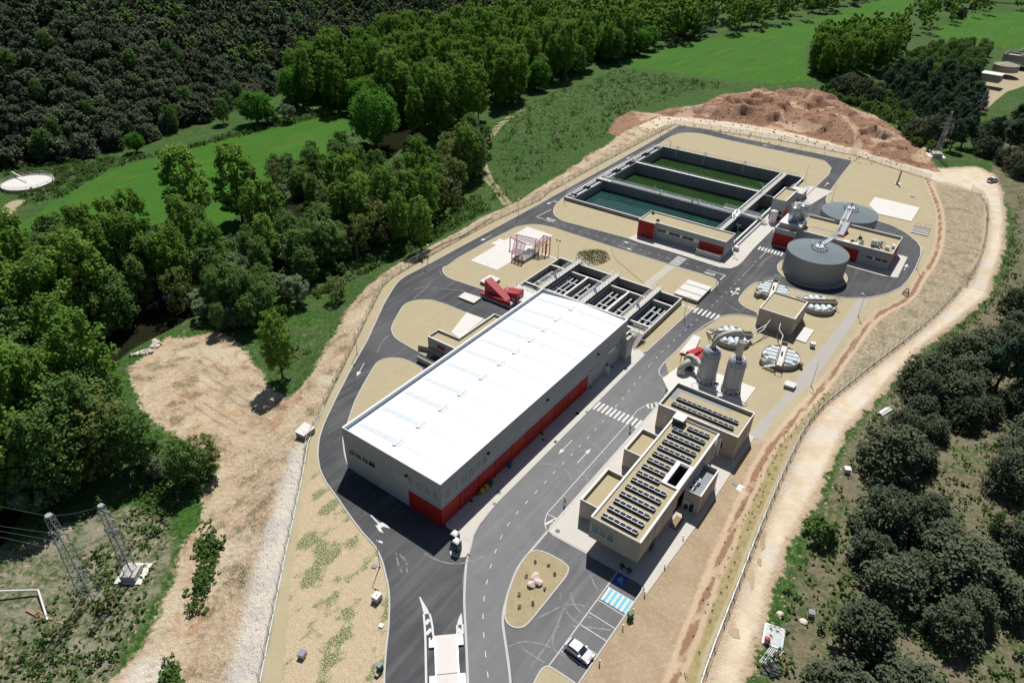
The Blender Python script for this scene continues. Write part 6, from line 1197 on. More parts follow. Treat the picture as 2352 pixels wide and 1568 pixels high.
wood([(-150,960),(40,900),(160,870),(240,940),(275,1050),(240,1130),(130,1165),(0,1200),(-150,1290)], 4.5, {'riverside_tree': 5, 'poplar': 3, 'willow': 1, 'ash_tree': 1}, 'tall leafy tree in the dense wood at the lower left behind the pylons', 'trees behind the pylons', .95, 1.35)
wood([(450,690),(520,640),(600,600),(700,560),(770,560),(800,620),(735,655),(690,700),(640,735),(570,765),(520,745),(470,730)], 4.5, {'riverside_tree': 4, 'willow': 3, 'shrub': 3}, 'mid-green tree on the river bank between the bare ground and the fence', 'trees on the near river bank', .6, .95, z=-3)
wood([(700,540),(800,470),(900,440),(1000,400),(1080,330),(1120,350),(1095,420),(1020,470),(1000,520),(960,550),(890,560),(820,590),(780,545)], 5.0, {'riverside_tree': 3, 'poplar': 4, 'ash_tree': 3, 'willow': 1, 'shrub': 2}, 'yellow-green tree in the wood between the river and the two dirt ruts', 'trees between the river and the ruts', .75, 1.15)
wood([(430,570),(600,530),(660,560),(700,600),(620,620),(500,670),(440,650)], 5.5, {'riverside_tree': 5, 'poplar': 2, 'willow': 2}, 'leafy tree of the clump in front of the left field', 'trees in front of the left field', .7, 1.05)
wood([(620,420),(700,380),(790,350),(830,380),(800,440),(720,470),(640,500)], 5.5, {'riverside_tree': 2, 'shrub': 4, 'willow': 1, 'ash_tree': 2}, 'low tree or bush along the right edge of the left field', 'scrub right of the left field', .6, .9)
wood([(650,240),(760,256),(860,275),(930,300),(960,340),(1010,320),(1100,280),(1180,246),(1280,192),(1400,152),(1540,104),(1600,80),(1560,40),(1400,30),(1200,60),(1000,110),(820,160),(700,200)], 7.2, {'poplar': 7, 'bright_tree': 2, 'riverside_tree': 1}, 'tall green tree in the long belt along the far side of the river', 'tree belt along the river', 1.0, 1.35, False, 420, avoid=0)
wood([(1540,104),(1700,76),(1850,46),(1960,16),(2040,-14),(2150,-45),(2100,-90),(1900,-60),(1700,0),(1560,40)], 6.8, {'poplar': 7, 'riverside_tree': 2}, 'distant tree in the belt along the top edge of the bright field', 'distant tree belt', 1.0, 1.3, False, 330, avoid=0)
wood([(1860,168),(1872,125),(1960,112),(2050,98),(2062,150),(1990,178),(1900,186)], 7.0, {'poplar': 1}, 'tall poplar in the clump at the right end of the bright field', 'poplar clump by the bright field', .85, 1.15, False)
wood([(2060,85),(2100,35),(2150,5),(2200,-20),(2352,-40),(2420,-20),(2420,10),(2200,55),(2140,80)], 6, {'poplar': 5, 'holm_oak': 2}, 'tall tree in the clump at the top right between two fields', 'trees between the top right fields', .9, 1.3, False, 90)
wood([(2060,150),(2200,112),(2270,122),(2250,175),(2150,192),(2080,192)], 6.0, {'riverside_tree': 1}, 'young light green tree in the plantation above the dark pines', 'young plantation', .5, .7, False, 70)
wood([(2030,185),(2120,165),(2240,190),(2252,240),(2222,330),(2180,360),(2120,300),(2080,240)], 7.5, {'pine_tree': 5, 'holm_oak': 1}, 'dark pine between the red spoil heap and the old treatment works', 'pines beyond the spoil heap', .85, 1.1, True, 80, z=0)
wood([(2265,300),(2352,262),(2420,300),(2420,430),(2352,425),(2322,402),(2292,375),(2235,340)], 7.5, {'pine_tree': 3, 'holm_oak': 4}, 'dark evergreen right of the far bend of the dirt road', 'evergreens by the road bend', .9, 1.15, True, 90, z=0)
wood([(1870,205),(1960,185),(2050,205),(2095,260),(2145,335),(2160,360),(2120,350),(2070,300),(2000,248),(1920,222)], 4.5, {'shrub': 5, 'holm_oak': 1}, 'leafy green bush in the scrub behind the red spoil heap', 'scrub behind the spoil heap', 1.0, 1.7, True, 70, z=0)
for pl_, sp_, l, g_ in (
  ([(2150,850),(2220,800),(2300,770),(2420,730),(2420,940),(2300,950),(2200,960),(2130,1030),(2070,1015),(2040,990),(2050,950),(2090,900)], 6.4, 'dark holm oak in the upper wood right of the dirt road', 'upper right holm oaks'),
  ([(2010,1060),(2070,1045),(2140,1065),(2145,1100),(2090,1120),(2030,1105)], 6.4, 'dark holm oak in the small group just above the sunny clearing', 'holm oaks above the clearing'),
  ([(1975,1225),(2030,1180),(2110,1200),(2230,1270),(2310,1330),(2340,1440),(2250,1480),(2150,1470),(2070,1400),(2025,1350),(1985,1310)], 5.4, 'dark holm oak in the big clump below the sunny clearing', 'holm oaks below the clearing'),
  ([(1935,1470),(1990,1455),(2050,1510),(2140,1580),(2150,1660),(1900,1660),(1940,1560)], 6.6, 'dark holm oak in the clump at the lower edge by the piled pipes', 'holm oaks at the lower edge'),
  ([(2290,1060),(2420,1000),(2420,1400),(2340,1330),(2320,1200)], 7.6, 'dark holm oak at the right edge beside the sunny clearing', 'holm oaks at the right edge'),
  ([(2345,640),(2420,560),(2420,690),(2345,740),(2320,710)], 10, 'scattered dark holm oak right of the wide bend of the dirt road', 'holm oaks by the wide bend')):
    wood(pl_, sp_, {'holm_oak': 8, 'pine_tree': 1} if 'big' in l or 'upper' in l else {'holm_oak': 1}, l, g_, .75, 1.35, True, 70, z=2.5, lab2=None)
# the nearest of each kind stand as trees of their own, the far remainder is one mass
PEND.sort(key=lambda q: (Vector(q[1])-CAM).length); cnt = {}; FARW = []
for q in PEND:
    cnt[q[0]] = cnt.get(q[0], 0)+1
    if cnt[q[0]] <= 262: tree(*q[:5], q[5])
    else: FARW.append(q)
# hillside wood
def frus(p, mg=60):
    d = Vector(p)-CAM; w_ = d.dot(FW); return w_ > 5 and abs(1176+FPX*d.dot(RT)/w_-1176) < 1176+mg and -mg*2.2 < 784-FPX*d.dot(UP)/w_ < 1568+mg
HB = [(p[0], p[1]) for p in HILLFOOT[1:9]]; cand = []
gx = np.arange(-520, 260, 5.1); gy = np.arange(-80, 900, 5.1); GX, GY = np.meshgrid(gx, gy); GX = GX+rng.normal(size=GX.shape)*1.7; GY = GY+rng.normal(size=GY.shape)*1.7; HD = sdf(HILL, GX, GY); HZ = terr(GX, GY)
for x, y, h_, zz in zip(GX.ravel(), GY.ravel(), HD.ravel(), HZ.ravel()):
    if h_ < 1.0 or h_ > 330: continue
    if frus((x, y, zz)): cand.append(((Vector((x, y, zz))-CAM).length, x, y, zz, h_))
cand.sort(); near = cand[:290]; rest = cand[290:]
for c in near:
    k = 'hillside_tree' if rng.random() > .16 else ('riverside_tree' if rng.random() > .5 else 'willow')
    tree(k, (c[1], c[2], c[3]-.3), (.85+.4*float(rng.random()))*(1.0 if k == 'hillside_tree' else .6), 'small tree on the dark hillside wood near its lower edge' if k == 'hillside_tree' else 'lighter green tree on the dark hillside near its lower edge', 'hillside trees near the foot' if k == 'hillside_tree' else 'lighter hillside trees near the foot', False)
def merge(pts, kindlist, name, label, lod=None):
    V = []; F = []; T = []; MI = []; off = 0; mats = []
    for (x, y, z, s_, k) in pts:
        v0, f0, t0, mi = kindlist[k][int(rng.integers(len(kindlist[k])))]
        a = rng.random()*6.28; c_, s1 = math.cos(a), math.sin(a); v = v0*s_; v = np.stack([v[:, 0]*c_-v[:, 1]*s1+x, v[:, 0]*s1+v[:, 1]*c_+y, v[:, 2]+z], 1)
        V.append(v); F.append(f0+off); off += len(v); T.append(np.clip(t0*.45+rng.random()*.55, 0, 1)); MI.append(np.full(len(f0), mi, np.int32))
    v = np.vstack(V); f = np.vstack(F); me = leafmesh(name, v, f, np.concatenate(T), 'lf_hill'); me.materials.clear()
    return me, np.concatenate(MI)
def lod(shape, H, R, nc, per, leaf, mi, k=3):
    o = []
    for i in range(k):
        r_ = np.random.default_rng(900+i+mi*17); v, f, tn = leafcloud(r_, clumps_for(r_, shape, H, R, nc), per, leaf); o.append((v, f, tn, mi))
    return o
KL = {'d': lod('dome', 6.5, 4.0, 22, 13, 1.0, 0), 'g': lod('round', 8, 3.9, 22, 13, .95, 1), 'p': lod('pine', 10, 3.4, 20, 13, .95, 2), 'y': lod('round', 7.5, 3.8, 22, 13, .95, 3)}
KL['P'] = lod('tall', 21, 4.3, 34, 18, 1.0, 4)
if FARW:
    me, mi = merge([(*q[1], q[2], 'P') for q in FARW], KL, 'distant_poplars', ''); [me.materials.append(M[q]) for q in ('lf_hill', 'lf_mid', 'lf_pine', 'lf_ochre', 'lf_poplar')]; me.polygons.foreach_set('material_index', mi); fo_ = bpy.data.objects.new('distant_poplars', me); COL.objects.link(fo_); tag(fo_, 'far mass of poplars at the top of the river belt', 'wood', None, 'stuff')
pts = [(c[1], c[2], c[3]-.3, .8+.5*rng.random(), 'p' if (rng.random() < .14+(.5 if c[1] > -60 else 0)) else ('g' if rng.random() < .16 else ('y' if rng.random() < .06 else 'd'))) for c in rest]
me, mi = merge(pts, KL, 'hillside_wood', ''); [me.materials.append(M[q]) for q in ('lf_hill', 'lf_mid', 'lf_pine', 'lf_ochre')]; me.polygons.foreach_set('material_index', mi)
hw = bpy.data.objects.new('hillside_wood', me); COL.objects.link(hw); tag(hw, 'far mass of dark evergreen wood covering the hillside', 'wood', None, 'stuff')
# rank weeds and tufts over the rough grass
TL = {'t': lod('dome', .45, .6, 4, 7, .20, 0, 4), 'b': lod('dome', 1.2, 1.2, 9, 9, .26, 0, 3), 'y': lod('dome', .5, .7, 4, 7, .22, 1, 3)}
pts = []
for uvp, n, zz, tb in (([(560,760),(700,690),(840,620),(960,570),(1120,480),(1100,440),(1000,500),(860,600),(740,650),(620,760),(640,850),(720,800)], 700, -2, .2), ([(0,1568),(250,1560),(330,1400),(380,1230),(420,1130),(300,1160),(100,1380),(0,1450)], 420, -2.6, .05), ([(300,1130),(400,1010),(480,1040),(450,1130),(380,1180)], 300, -2.6, .1), ([(470,1200),(505,1230),(480,1320),(450,1400),(430,1410),(450,1320)], 160, -2, .35), ([(380,1520),(400,1500),(400,1600),(385,1600)], 40, -2, .3),
   ([(0,400),(130,375),(400,350),(620,280),(780,262),(640,292),(400,350),(250,385),(150,450),(60,470)], 900, -3, .5), ([(1120,470),(1160,270),(1420,160),(1680,195),(1450,270),(1380,330),(1240,400),(1170,440)], 1900, -3, .10), ([(1730,1560),(1800,1380),(1870,1200),(1950,1060),(2040,900),(2130,800),(2310,620),(2352,400),(2352,1568)], 1500, 2.5, .05)):
    poly = GP(uvp, zz); xs_ = [p[0] for p in poly]; ys_ = [p[1] for p in poly]; k = 0
    for _ in range(n*8):
        p = (min(xs_)+rng.random()*(max(xs_)-min(xs_)), min(ys_)+rng.random()*(max(ys_)-min(ys_)))
        if inpoly(p, poly): pts.append((p[0], p[1], 0, .7+.8*rng.random(), 'b' if rng.random() < tb else ('y' if rng.random() < .35 else 't'))); k += 1
        if k >= n: break
P = np.array([(p[0], p[1]) for p in pts]); Zt = terr(P[:, 0], P[:, 1]); okk = (sdf(PLAT, P[:, 0], P[:, 1]) < -.5) & ((sdf(DIRT, P[:, 0], P[:, 1]) < 1) | (np.array([p[4] for p in pts]) == 'b')) & (sdf(EROAD, P[:, 0], P[:, 1]) < -.5) & (sdf(FIELD1, P[:, 0], P[:, 1]) < 1) & (sdf(FIELD2, P[:, 0], P[:, 1]) < 1) & (sdf(MOUND, P[:, 0], P[:, 1]) < 0) & (sdf(RIVER, P[:, 0], P[:, 1], False) > 9) & (np.hypot(P[:, 0]-G(63, 418, -2).x, P[:, 1]-G(63, 418, -2).y) > 9)
pts = [(a[0], a[1], float(z_)-.05, a[3], a[4]) for a, z_, o_ in zip(pts, Zt, okk) if o_]
me, mi = merge(pts, TL, 'weeds', ''); me.materials.append(M['lf_shrub']); me.materials.append(leafmat('dry_grass_blades', (.16, .155, .08), (.26, .23, .14), trans=.15)); me.polygons.foreach_set('material_index', mi)
wo = bpy.data.objects.new('weeds', me); COL.objects.link(wo); tag(wo, 'weeds and dry tufts over the rough grass outside the fence', 'weeds', None, 'stuff')
# loose stones over the bare ground
def stones(n, uvp, z, name, label, m, smax=.22):
    poly = GP(uvp, z); xs_ = [p[0] for p in poly]; ys_ = [p[1] for p in poly]; base = np.array([(1,0,0),(0,1,0),(-1,0,0),(0,-1,0),(0,0,.8),(0,0,-.5)], float); bf = np.array([(0,1,4,4),(1,2,4,4),(2,3,4,4),(3,0,4,4),(1,0,5,5),(2,1,5,5),(3,2,5,5),(0,3,5,5)])
    P_ = []
    while len(P_) < n:
        p = (min(xs_)+rng.random()*(max(xs_)-min(xs_)), min(ys_)+rng.random()*(max(ys_)-min(ys_)))
        if inpoly(p, poly): P_.append(p)
    P_ = np.array(P_); Z = terr(P_[:, 0], P_[:, 1]); V = []; F = []
    for i, (p, z_) in enumerate(zip(P_, Z)):
        s_ = smax*(.25+.75*rng.random()**3); v = base*s_*(.7+.6*rng.random((6, 3))); a = rng.random()*3.14; c_, s1 = math.cos(a), math.sin(a); V.append(np.stack([v[:, 0]*c_-v[:, 1]*s1+p[0], v[:, 0]*s1+v[:, 1]*c_+p[1], v[:, 2]+z_+s_*.2], 1)); F += [tuple(dict.fromkeys(q)) for q in (bf+6*i).tolist()]
    b = MB(); b.v = [tuple(q) for q in np.vstack(V)]; b.f = F; o = b.build(name, m); tag(o, label, 'stones', None, 'stuff')
stones(2600, [(435,755),(500,745),(560,780),(640,890),(700,860),(840,660),(900,610),(1060,525),(1130,490),(1260,420),(1400,345),(1520,285),(1250,452),(1040,560),(900,640),(800,815),(705,1020),(640,1300),(600,1568),(300,1568),(390,1330),(455,1190),(500,1060),(390,990),(310,900)], -1.5, 'rubble', 'loose pale stones scattered over the bare ground beside the fence', 'tanrock', .18)
stones(1500, [(1712,1568),(1760,1437),(1803,1281),(1851,1193),(1895,1115),(1944,998),(2036,891),(2115,803),(2290,650),(2315,500),(2340,500),(2320,680),(2140,830),(2060,920),(1980,1020),(1930,1130),(1880,1220),(1830,1310),(1790,1430),(1740,1568)], 1.9, 'verge_rubble', 'loose stones along the far verge of the dirt road', 'tanrock', .26)
stones(1800, [(1426,279),(1530,240),(1734,190),(1906,200),(2083,289),(2170,372),(1960,358),(1700,298)], 3, 'spoil_rubble', 'clods and stones over the red spoil heap', 'clod', .55)
# ------------------------------------------------------------------ small planted things
def _small(kind, seed, H, R, nc, per, leaf, lm):
    r_ = np.random.default_rng(seed); v, f, tn = leafcloud(r_, clumps_for(r_, 'dome', H, R, nc), per, leaf); return leafmesh(kind, v, f, tn, lm)
seedl = _small('seedling', 5, .4, .2, 3, 10, .12, 'lf_hill'); isl = _small('young_shrub', 8, .8, .34, 12, 10, .14, 'lf_hill')
for x, y, l in ((1155,520,'highest on the island, nearest its pointed top'), (1268,545,'in the upper right of the island'), (1325,620,'nearest the right kerb of the island'), (1078,640,'left of the pink boulders'), (1240,750,'right of the foot of the pink boulders'), (1020,800,'left and below the pink boulders'), (1138,870,'in the lower middle of the island'), (1025,905,'nearest the lower left kerb of the island')):
    p = Q('c', x, y+12, .1); o = bpy.data.objects.new('young_shrub', isl); COL.objects.link(o); o.location = p; o.scale = (.8, .8, .6+.4*rng.random()); o.rotation_euler = (0, 0, rng.random()*6); tag(o, 'small dark shrub '+l, 'shrub', 'shrubs on the parking island')
for x, y, l in ((1895,565,'left dark shrub in the shade under the overhanging office'), (1955,600,'right dark shrub in the shade under the overhanging office')):
    p = Q('c', x, y+12, .15); o = bpy.data.objects.new('young_shrub', isl); COL.objects.link(o); o.location = p; o.scale = (1.6, 1.6, 1); tag(o, l, 'shrub', 'shrubs under the office')
BE = [Vector(p) for p in GP([(1908,905),(1862,985),(1826,1010),(1776,1135),(1718,1268),(1676,1385),(1620,1510),(1588,1600)], 1.2)]; BW = [Vector(p) for p in GP([(1897,905),(1850,950),(1800,1000),(1745,1080),(1690,1190),(1640,1300),(1585,1440),(1545,1580)], .4)]
k = 0
for i in range(len(BE)-1):
    n = max(2, int((BE[i+1]-BE[i]).length/1.5))
    for j in range(n):
        t_ = j/n; a = BE[i].lerp(BE[i+1], t_); b = BW[i].lerp(BW[i+1], t_)
        for q in (.38, .68, .9):
            if rng.random() < .35: continue
            c = a.lerp(b, q)+Vector((rng.normal()*.2, rng.normal()*.3)); o = bpy.data.objects.new('seedling', seedl); COL.objects.link(o); o.location = (c.x, c.y, tz(c.x, c.y)); o.rotation_euler = (0, 0, rng.random()*6); tag(o, 'tiny dark seedling planted in the tan matting on the slope below the dirt road', 'seedling', 'seedlings on the matted slope'); k += 1
gp = empty('grass_mound', (-20.5, 105, .1), 'round patch of grass and clippings on the gravel near the stepping slabs', 'grass patch')
c0 = Q('d', 1315, 447, .1); r_ = np.random.default_rng(3); cl = [(c0.x+3.6*math.sqrt(r_.random())*math.cos(a), c0.y+1.0+4.0*math.sqrt(r_.random())*math.sin(a), .05, .16) for a in r_.random(260)*6.28]
gp.location = (c0.x, c0.y, .1); M['mulch'] = mat('clipping_soil', (.33, .27, .17), .95, .15, .8, .15, 5, stain=(.09, .15, .04), stn=.6); MB().sheet([[(5.0*(1+.06*math.sin(5*q))*math.cos(q), 5.8*(1+.05*math.cos(4*q))*math.sin(q)) for q in [i*.1963 for i in range(32)]]], .02).build('soil_disc', 'mulch', gp, local=True); v, f, tn = leafcloud(r_, [(c[0]-c0.x, c[1]-c0.y, 0, c[3]) for c in cl], 14, .2); link(bpy.data.objects.new('grass', leafmesh('grass', v, f, tn, 'lf_shrub')), gp)
cl = [(4.8*math.sqrt(r_.random())*math.cos(a), 5.6*math.sqrt(r_.random())*math.sin(a), .02, .14) for a in r_.random(420)*6.28]; v, f, tn = leafcloud(r_, cl, 14, .2); M['clip'] = leafmat('dry_clippings', (.17, .13, .07), (.27, .21, .12), trans=.1); link(bpy.data.objects.new('clippings', leafmesh('clippings', v, f, tn, 'clip')), gp)
# ------------------------------------------------------------------ boulders
def boulder(p, s_, m, label, group, seed, cat='boulder', name='boulder'):
    bm = bmesh.new(); bmesh.ops.create_icosphere(bm, subdivisions=3, radius=1); r_ = random.Random(seed); pl_ = [(Vector((r_.gauss(0, 1), r_.gauss(0, 1), r_.gauss(0, 1))).normalized(), .55+.3*r_.random()) for _ in range(9)]
    for v in bm.verts:
        for n_, d_ in pl_:
            e = v.co.dot(n_)-d_
            if e > 0: v.co -= n_*e*.9
        v.co.x *= s_[0]; v.co.y *= s_[1]; v.co.z *= s_[2]
    me = bpy.data.meshes.new(name); bm.to_mesh(me); bm.free(); me.materials.append(M[m]); o = bpy.data.objects.new(name, me); COL.objects.link(o); o.location = (p[0], p[1], p[2]+s_[2]*.45); o.rotation_euler = (0, 0, r_.random()*6); return tag(o, label, cat, group)
for x, y, s_, l in ((1155,672,(1.0,.95,.7),'largest pink boulder, at the back of the group on the parking island'), (1178,705,(.75,.85,.6),'pink boulder at the right of the group on the parking island'), (1124,728,(.8,.65,.5),'pink boulder at the front left of the group on the parking island')): boulder(Q('c', x, y, .1), s_, 'rock', l, 'boulders on the parking island', int(x))
RB = GT([((x/1.68)/1.7415, (1300+y/1.68)/1.7415) for x, y in ((1040,110),(1065,120),(1035,135),(1060,145),(1080,130),(1000,170),(975,180),(950,190),(925,198),(900,205),(1015,185),(990,192),(960,200),(935,190),(885,210),(1020,150))])
for i, p in enumerate(RB): boulder((p.x, p.y, p.z), (.55+.3*rng.random(), .45+.25*rng.random(), .4+.15*rng.random()), 'limerock', 'white limestone block in the line of rocks at the river bank', 'rocks at the river bank', 40+i, 'rock', 'limestone_rock')
LR = [(1385,1408,'beside the dirt road near the lower oaks'),(1395,1422,'')]
for (u, v, l), p in zip([(1792,1412,'pale yellow rock slab on the grass beside the dirt road'),(1845,1428,'small pale rock on the grass right of the rock slab'),(1985,1030,'flat pale stone on the grass opposite the back of the office'),(835,1345+0,'')][:3], GT([(1792,1412),(1845,1428),(1985,1030)])): boulder((p.x, p.y, p.z-.1), (.7, .6, .3), 'limerock', l, None, int(u), 'rock', 'limestone_rock')
# ------------------------------------------------------------------ fences
def _mesh():
    m, t, N, L, P = newmat('wire_mesh'); P.inputs['Base Color'].default_value = (.16, .17, .17, 1); P.inputs['Roughness'].default_value = .5; P.inputs['Alpha'].default_value = .22; return m
M['mesh'] = _mesh(); PM = MB().bar((0, 0, -.3), (0, 0, 2.1), .09); PM.bar((0, 0, 2.1), (-.18, 0, 2.4), .07)
pm_ = bpy.data.meshes.new('post'); pm_.from_pydata(PM.v, [], PM.f); pm_.materials.append(M['galv'])
def fence(pts, label, kerb_=None, step=3.4, h=2.1):
    pts = [Vector(p) for p in pts]; p0 = pts[0]; f = empty('wire_fence', (p0.x, p0.y, 0), label, 'fence'); P_ = []
    for a, b in zip(pts, pts[1:]):
        n = max(1, round((b-a).length/step)); P_ += [a.lerp(b, i/n) for i in range(n)]
    P_.append(pts[-1]); Z = terr(np.array([p.x for p in P_]), np.array([p.y for p in P_])); mb = MB(); ra = MB(); kb = MB()
    for i, (p, z) in enumerate(zip(P_, Z)):
        o = bpy.data.objects.new('post', pm_); link(o, f); o.location = (p.x-p0.x, p.y-p0.y, float(z)); 
        if i+1 < len(P_):
            q = P_[i+1]; w_ = float(Z[i+1]); z = float(z); mb.add([(p.x, p.y, z), (q.x, q.y, w_), (q.x, q.y, w_+h), (p.x, p.y, z+h)], [(0, 1, 2, 3)]); ra.bar((p.x, p.y, z+h), (q.x, q.y, w_+h), .035); ra.bar((p.x, p.y, z+1), (q.x, q.y, w_+1), .025)
            if kerb_: kb.bar((p.x, p.y, z+.08), (q.x, q.y, w_+.08), .16, .3)
    mb.build('mesh_panel', 'mesh', f); ra.build('wire', 'galv', f)
    if kerb_: kb.build('base_wall', kerb_, f)
    return f
fence(WF[1:6], 'wire fence on a white base wall between the pale gravel track and the dry grass', 'coping'); fence(WF[5:12], 'wire fence along the ring road bend above the bare ground'); fence(WF[11:], 'wire fence along the ring road beside the green meadow', step=4)
fence(TF[:4], 'wire fence between the far ring road and the red spoil heap', step=4); fence(EF[1:9], 'wire fence along the wide dirt road bend at the upper right', step=4); fence(EF[8:12], 'wire fence between the dirt road and the weedy strip by the pale path', step=3.6); fence(EF[11:-1], 'wire fence on a white base wall along the dirt road behind the office', 'kerb', 3.0)
# ------------------------------------------------------------------ lamps
def lamp(u, v, label, h=6.1, dbl=False, a=0.0):
    p = G(u, v, .1); l = empty('street_lamp' if not dbl else 'floodlight_mast', p, label, 'street lamp' if not dbl else 'floodlight', 'lamp posts along the roads' if not dbl else 'floodlight masts'); l.rotation_euler = (0, 0, a)
    MB().lathe(0, 0, [(.09, 0), (.045, h)], 8).build('pole', 'galv', l, local=True)
    if not dbl: hm = MB(); hm.bar((0, 0, h), (.7, 0, h+.06), .06); hm.cbox(.85, 0, h+.06, .7, .26, .1); hm.build('lamp_head', 'white', l, local=True)
    else:
        hm = MB(); hm.bar((-.6, 0, h), (.6, 0, h), .08); hm.build('crossbar', 'galv', l, local=True)
        for k in (-.5, .5): MB().cbox(k, -.1, h+.2, .45, .25, .35, 0, .5).build('floodlight_head', 'dark', l, local=True)
    MB().box(-.2, -.2, -.05, .2, .2, .08).build('footing', 'concrete', l, local=True)
for u, v, l, a in ((1191,496.5,'lamp post on the gravel verge beside the canopy slab, outer side of the ring road',-1),(982.6,605.5,'lamp post at the outer kerb where the ring road starts to bend',-.5),(820.6,811.8,'lamp post on the outer verge beside the back half of the hall',0),(1297,462.6,'lamp post at the near left corner of the aeration basins',0),(1371,401.2,'lamp post on the outer verge beside the middle of the basins',-.5),(1516.5,313,'lamp post by the far left corner of the ring road',-.6),(1745.5,326.4,'lamp post on the far straight of the ring road',-1.6),(1848.6,415.5,'lamp post on the gravel beyond the far end of the basins',0),(1910.9,461.3,'lamp post on the gravel just left of the rear digester',0),(2104.7,617.3,'lamp post at the outer kerb right of the sludge building',2.2),(1970.6,726,'lamp post at the top of the pale path',2.6),(1862.9,885.3,'lamp post beside the middle of the pale path',2.8),(1571.1,729.3,'lamp post by the main road in front of the settling tanks',.3),(1644.3,657.9,'lamp post at the rounded corner of the main road junction',.3),(872.2,1299.6,'lamp post on the dry grass beside the entrance road',.2)): lamp(u, v, l, a=a)
lamp(1281,593.9,'twin floodlight mast between the red canopy and the grass patch', 5.5, True); lamp(1684,576.6,'twin floodlight mast at the right end of the blower building', 8.2, True)
# ------------------------------------------------------------------ pylons and wires
def pylon(p, h, w0, w1, label, arms=(), ang=0.0, block=None, group=None, zrot=None):
    r = empty('lattice_pylon', p, label, 'pylon', group); r.rotation_euler = (0, 0, ang); b = MB(); n = int(h/1.25); z0 = block or 0
    W_ = lambda z: w0+(w1-w0)*((z-z0)/(h-z0))**.8
    for sx_ in (-1, 1):
        for sy_ in (-1, 1): b.bar((sx_*W_(z0)/2, sy_*W_(z0)/2, z0), (sx_*W_(h)/2, sy_*W_(h)/2, h), .095)
    for k in range(n):
        za = z0+(h-z0)*k/n; zb_ = z0+(h-z0)*(k+1)/n; a = W_(za)/2; c = W_(zb_)/2; s_ = 1 if k % 2 else -1
        for q, w_ in (((s_*a, -a), (-s_*c, -c)), ((s_*a, a), (-s_*c, c)), ((-a, s_*a), (-c, -s_*c)), ((a, s_*a), (c, -s_*c))): b.bar((*q, za), (*w_, zb_), .042)
        for q, w_ in (((-c, -c), (c, -c)), ((-c, c), (c, c)), ((-c, -c), (-c, c)), ((c, -c), (c, c))): b.bar((*q, zb_), (*w_, zb_), .042)
    b.build('lattice', 'pylon', r, local=True)
    for z, l_ in arms:
        m = MB()
        for s_ in (-1, 1): m.bar((0, 0, z+.35), (s_*l_, 0, z), .09); m.bar((0, 0, z-.3), (s_*l_, 0, z), .09); m.bar((s_*l_, 0, z), (s_*l_, 0, z-.7), .12)
        m.build('cross_arm', 'pylon', r, local=True)
    MB().cyl(0, 0, h, h+.25, w1*.6, 8).build('cap', 'galv', r, local=True)
    if block: 
        MB().box(-.9*w0, -.9*w0, -.3, .9*w0, .9*w0, block).build('concrete_block', 'concrete', r, local=True)
        MB().box(-1.6*w0, -1.2*w0, -.3, 1.6*w0, 1.8*w0, .15).build('footing_slab', 'slab', r, local=True)
    return r
pa, pb, pcd, pdd = GT([((655/1.8092)/1.7415, (1900+872/1.8092)/1.7415), ((960/1.8092)/1.7415, (1900+728/1.8092)/1.7415), ((3400+490/1.4255)/1.7415, (100+748/1.4255)/1.7415), ((3400+690/1.4255)/1.7415, (100+610/1.4255)/1.7415)])
pylon(pa, 18.0, 1.9, .8, 'wide grey lattice pylon standing in the grass at the lower left', ((12.5, 1.4), (14.5, 1.4)), .6); pylon(pb, 16.0, 1.35, .7, 'slimmer lattice pylon standing on a concrete block at the lower left', ((13.2, 1.1), (11, 1.1), (14.8, .9)), .6, 1.3)
pylon(pcd, 17.5, 2.0, .6, 'lattice pylon with three crossarms on a concrete foot behind the red spoil heap', ((11.5, 2.6), (13.2, 2.2), (15, 1.8)), .4, 1.5); pylon(pdd, 19, 1.8, .6, 'red and white lattice pylon among the dark pines at the upper right', ((14, 2), (16, 2)), .4)
q = Q('f', 1800, 92, .1); ms_ = empty('short_mast', q, 'short tilted steel mast on a small white footing on the far gravel', 'mast'); MB().lathe(q.x, q.y, [(.35, .1), (.25, 5.2)], 8).build('post', 'tan_block', ms_); MB().box(q.x-.9, q.y-.9, .08, q.x+1.2, q.y+1.0, .2).build('footing', 'slab', ms_); MB().box(q.x-.5, q.y-.5, .2, q.x+.1, q.y+.3, 1.4).build('cabinet', 'galv', ms_)
def wire(a, b, sag, label, r_=.022, m='cable'):
    a = Vector(a); b = Vector(b); P_ = []
    for i in range(17): t_ = i/16; p = a.lerp(b, t_); p.z -= sag*4*t_*(1-t_); P_.append(p)
    single(MB().tube(P_, r_, 4), 'power_line', m, label, 'power line', None)
def up_(p, z, dx=0, dy=0): return (p.x+dx, p.y+dy, p.z+z)
wire(up_(pa, 18.1), up_(pb, 16.1), .5, 'topmost thin wire between the two lower left pylons'); 
for i, (z, l) in enumerate(((14.6, 'upper'), (12.9, 'middle'), (10.8, 'lowest'))):
    wire(up_(pa, z-.3), up_(pb, z), .5, l+' conductor between the two lower left pylons', .024); wire(up_(pa, z-.3), (pa.x-70, pa.y-36+3*i, z+2), 2, l+' conductor leaving the wide pylon towards the left edge', .024)
wire(up_(pa, 18), (pa.x-70, pa.y-30, 20), 2, 'topmost thin wire leaving the wide pylon towards the left edge')
for z, l in ((14.8, 'upper'), (11.3, 'lower')): wire(up_(pcd, z), up_(pdd, z+1), 1.2, l+' wire between the spoil heap pylon and the red and white pylon', .035)
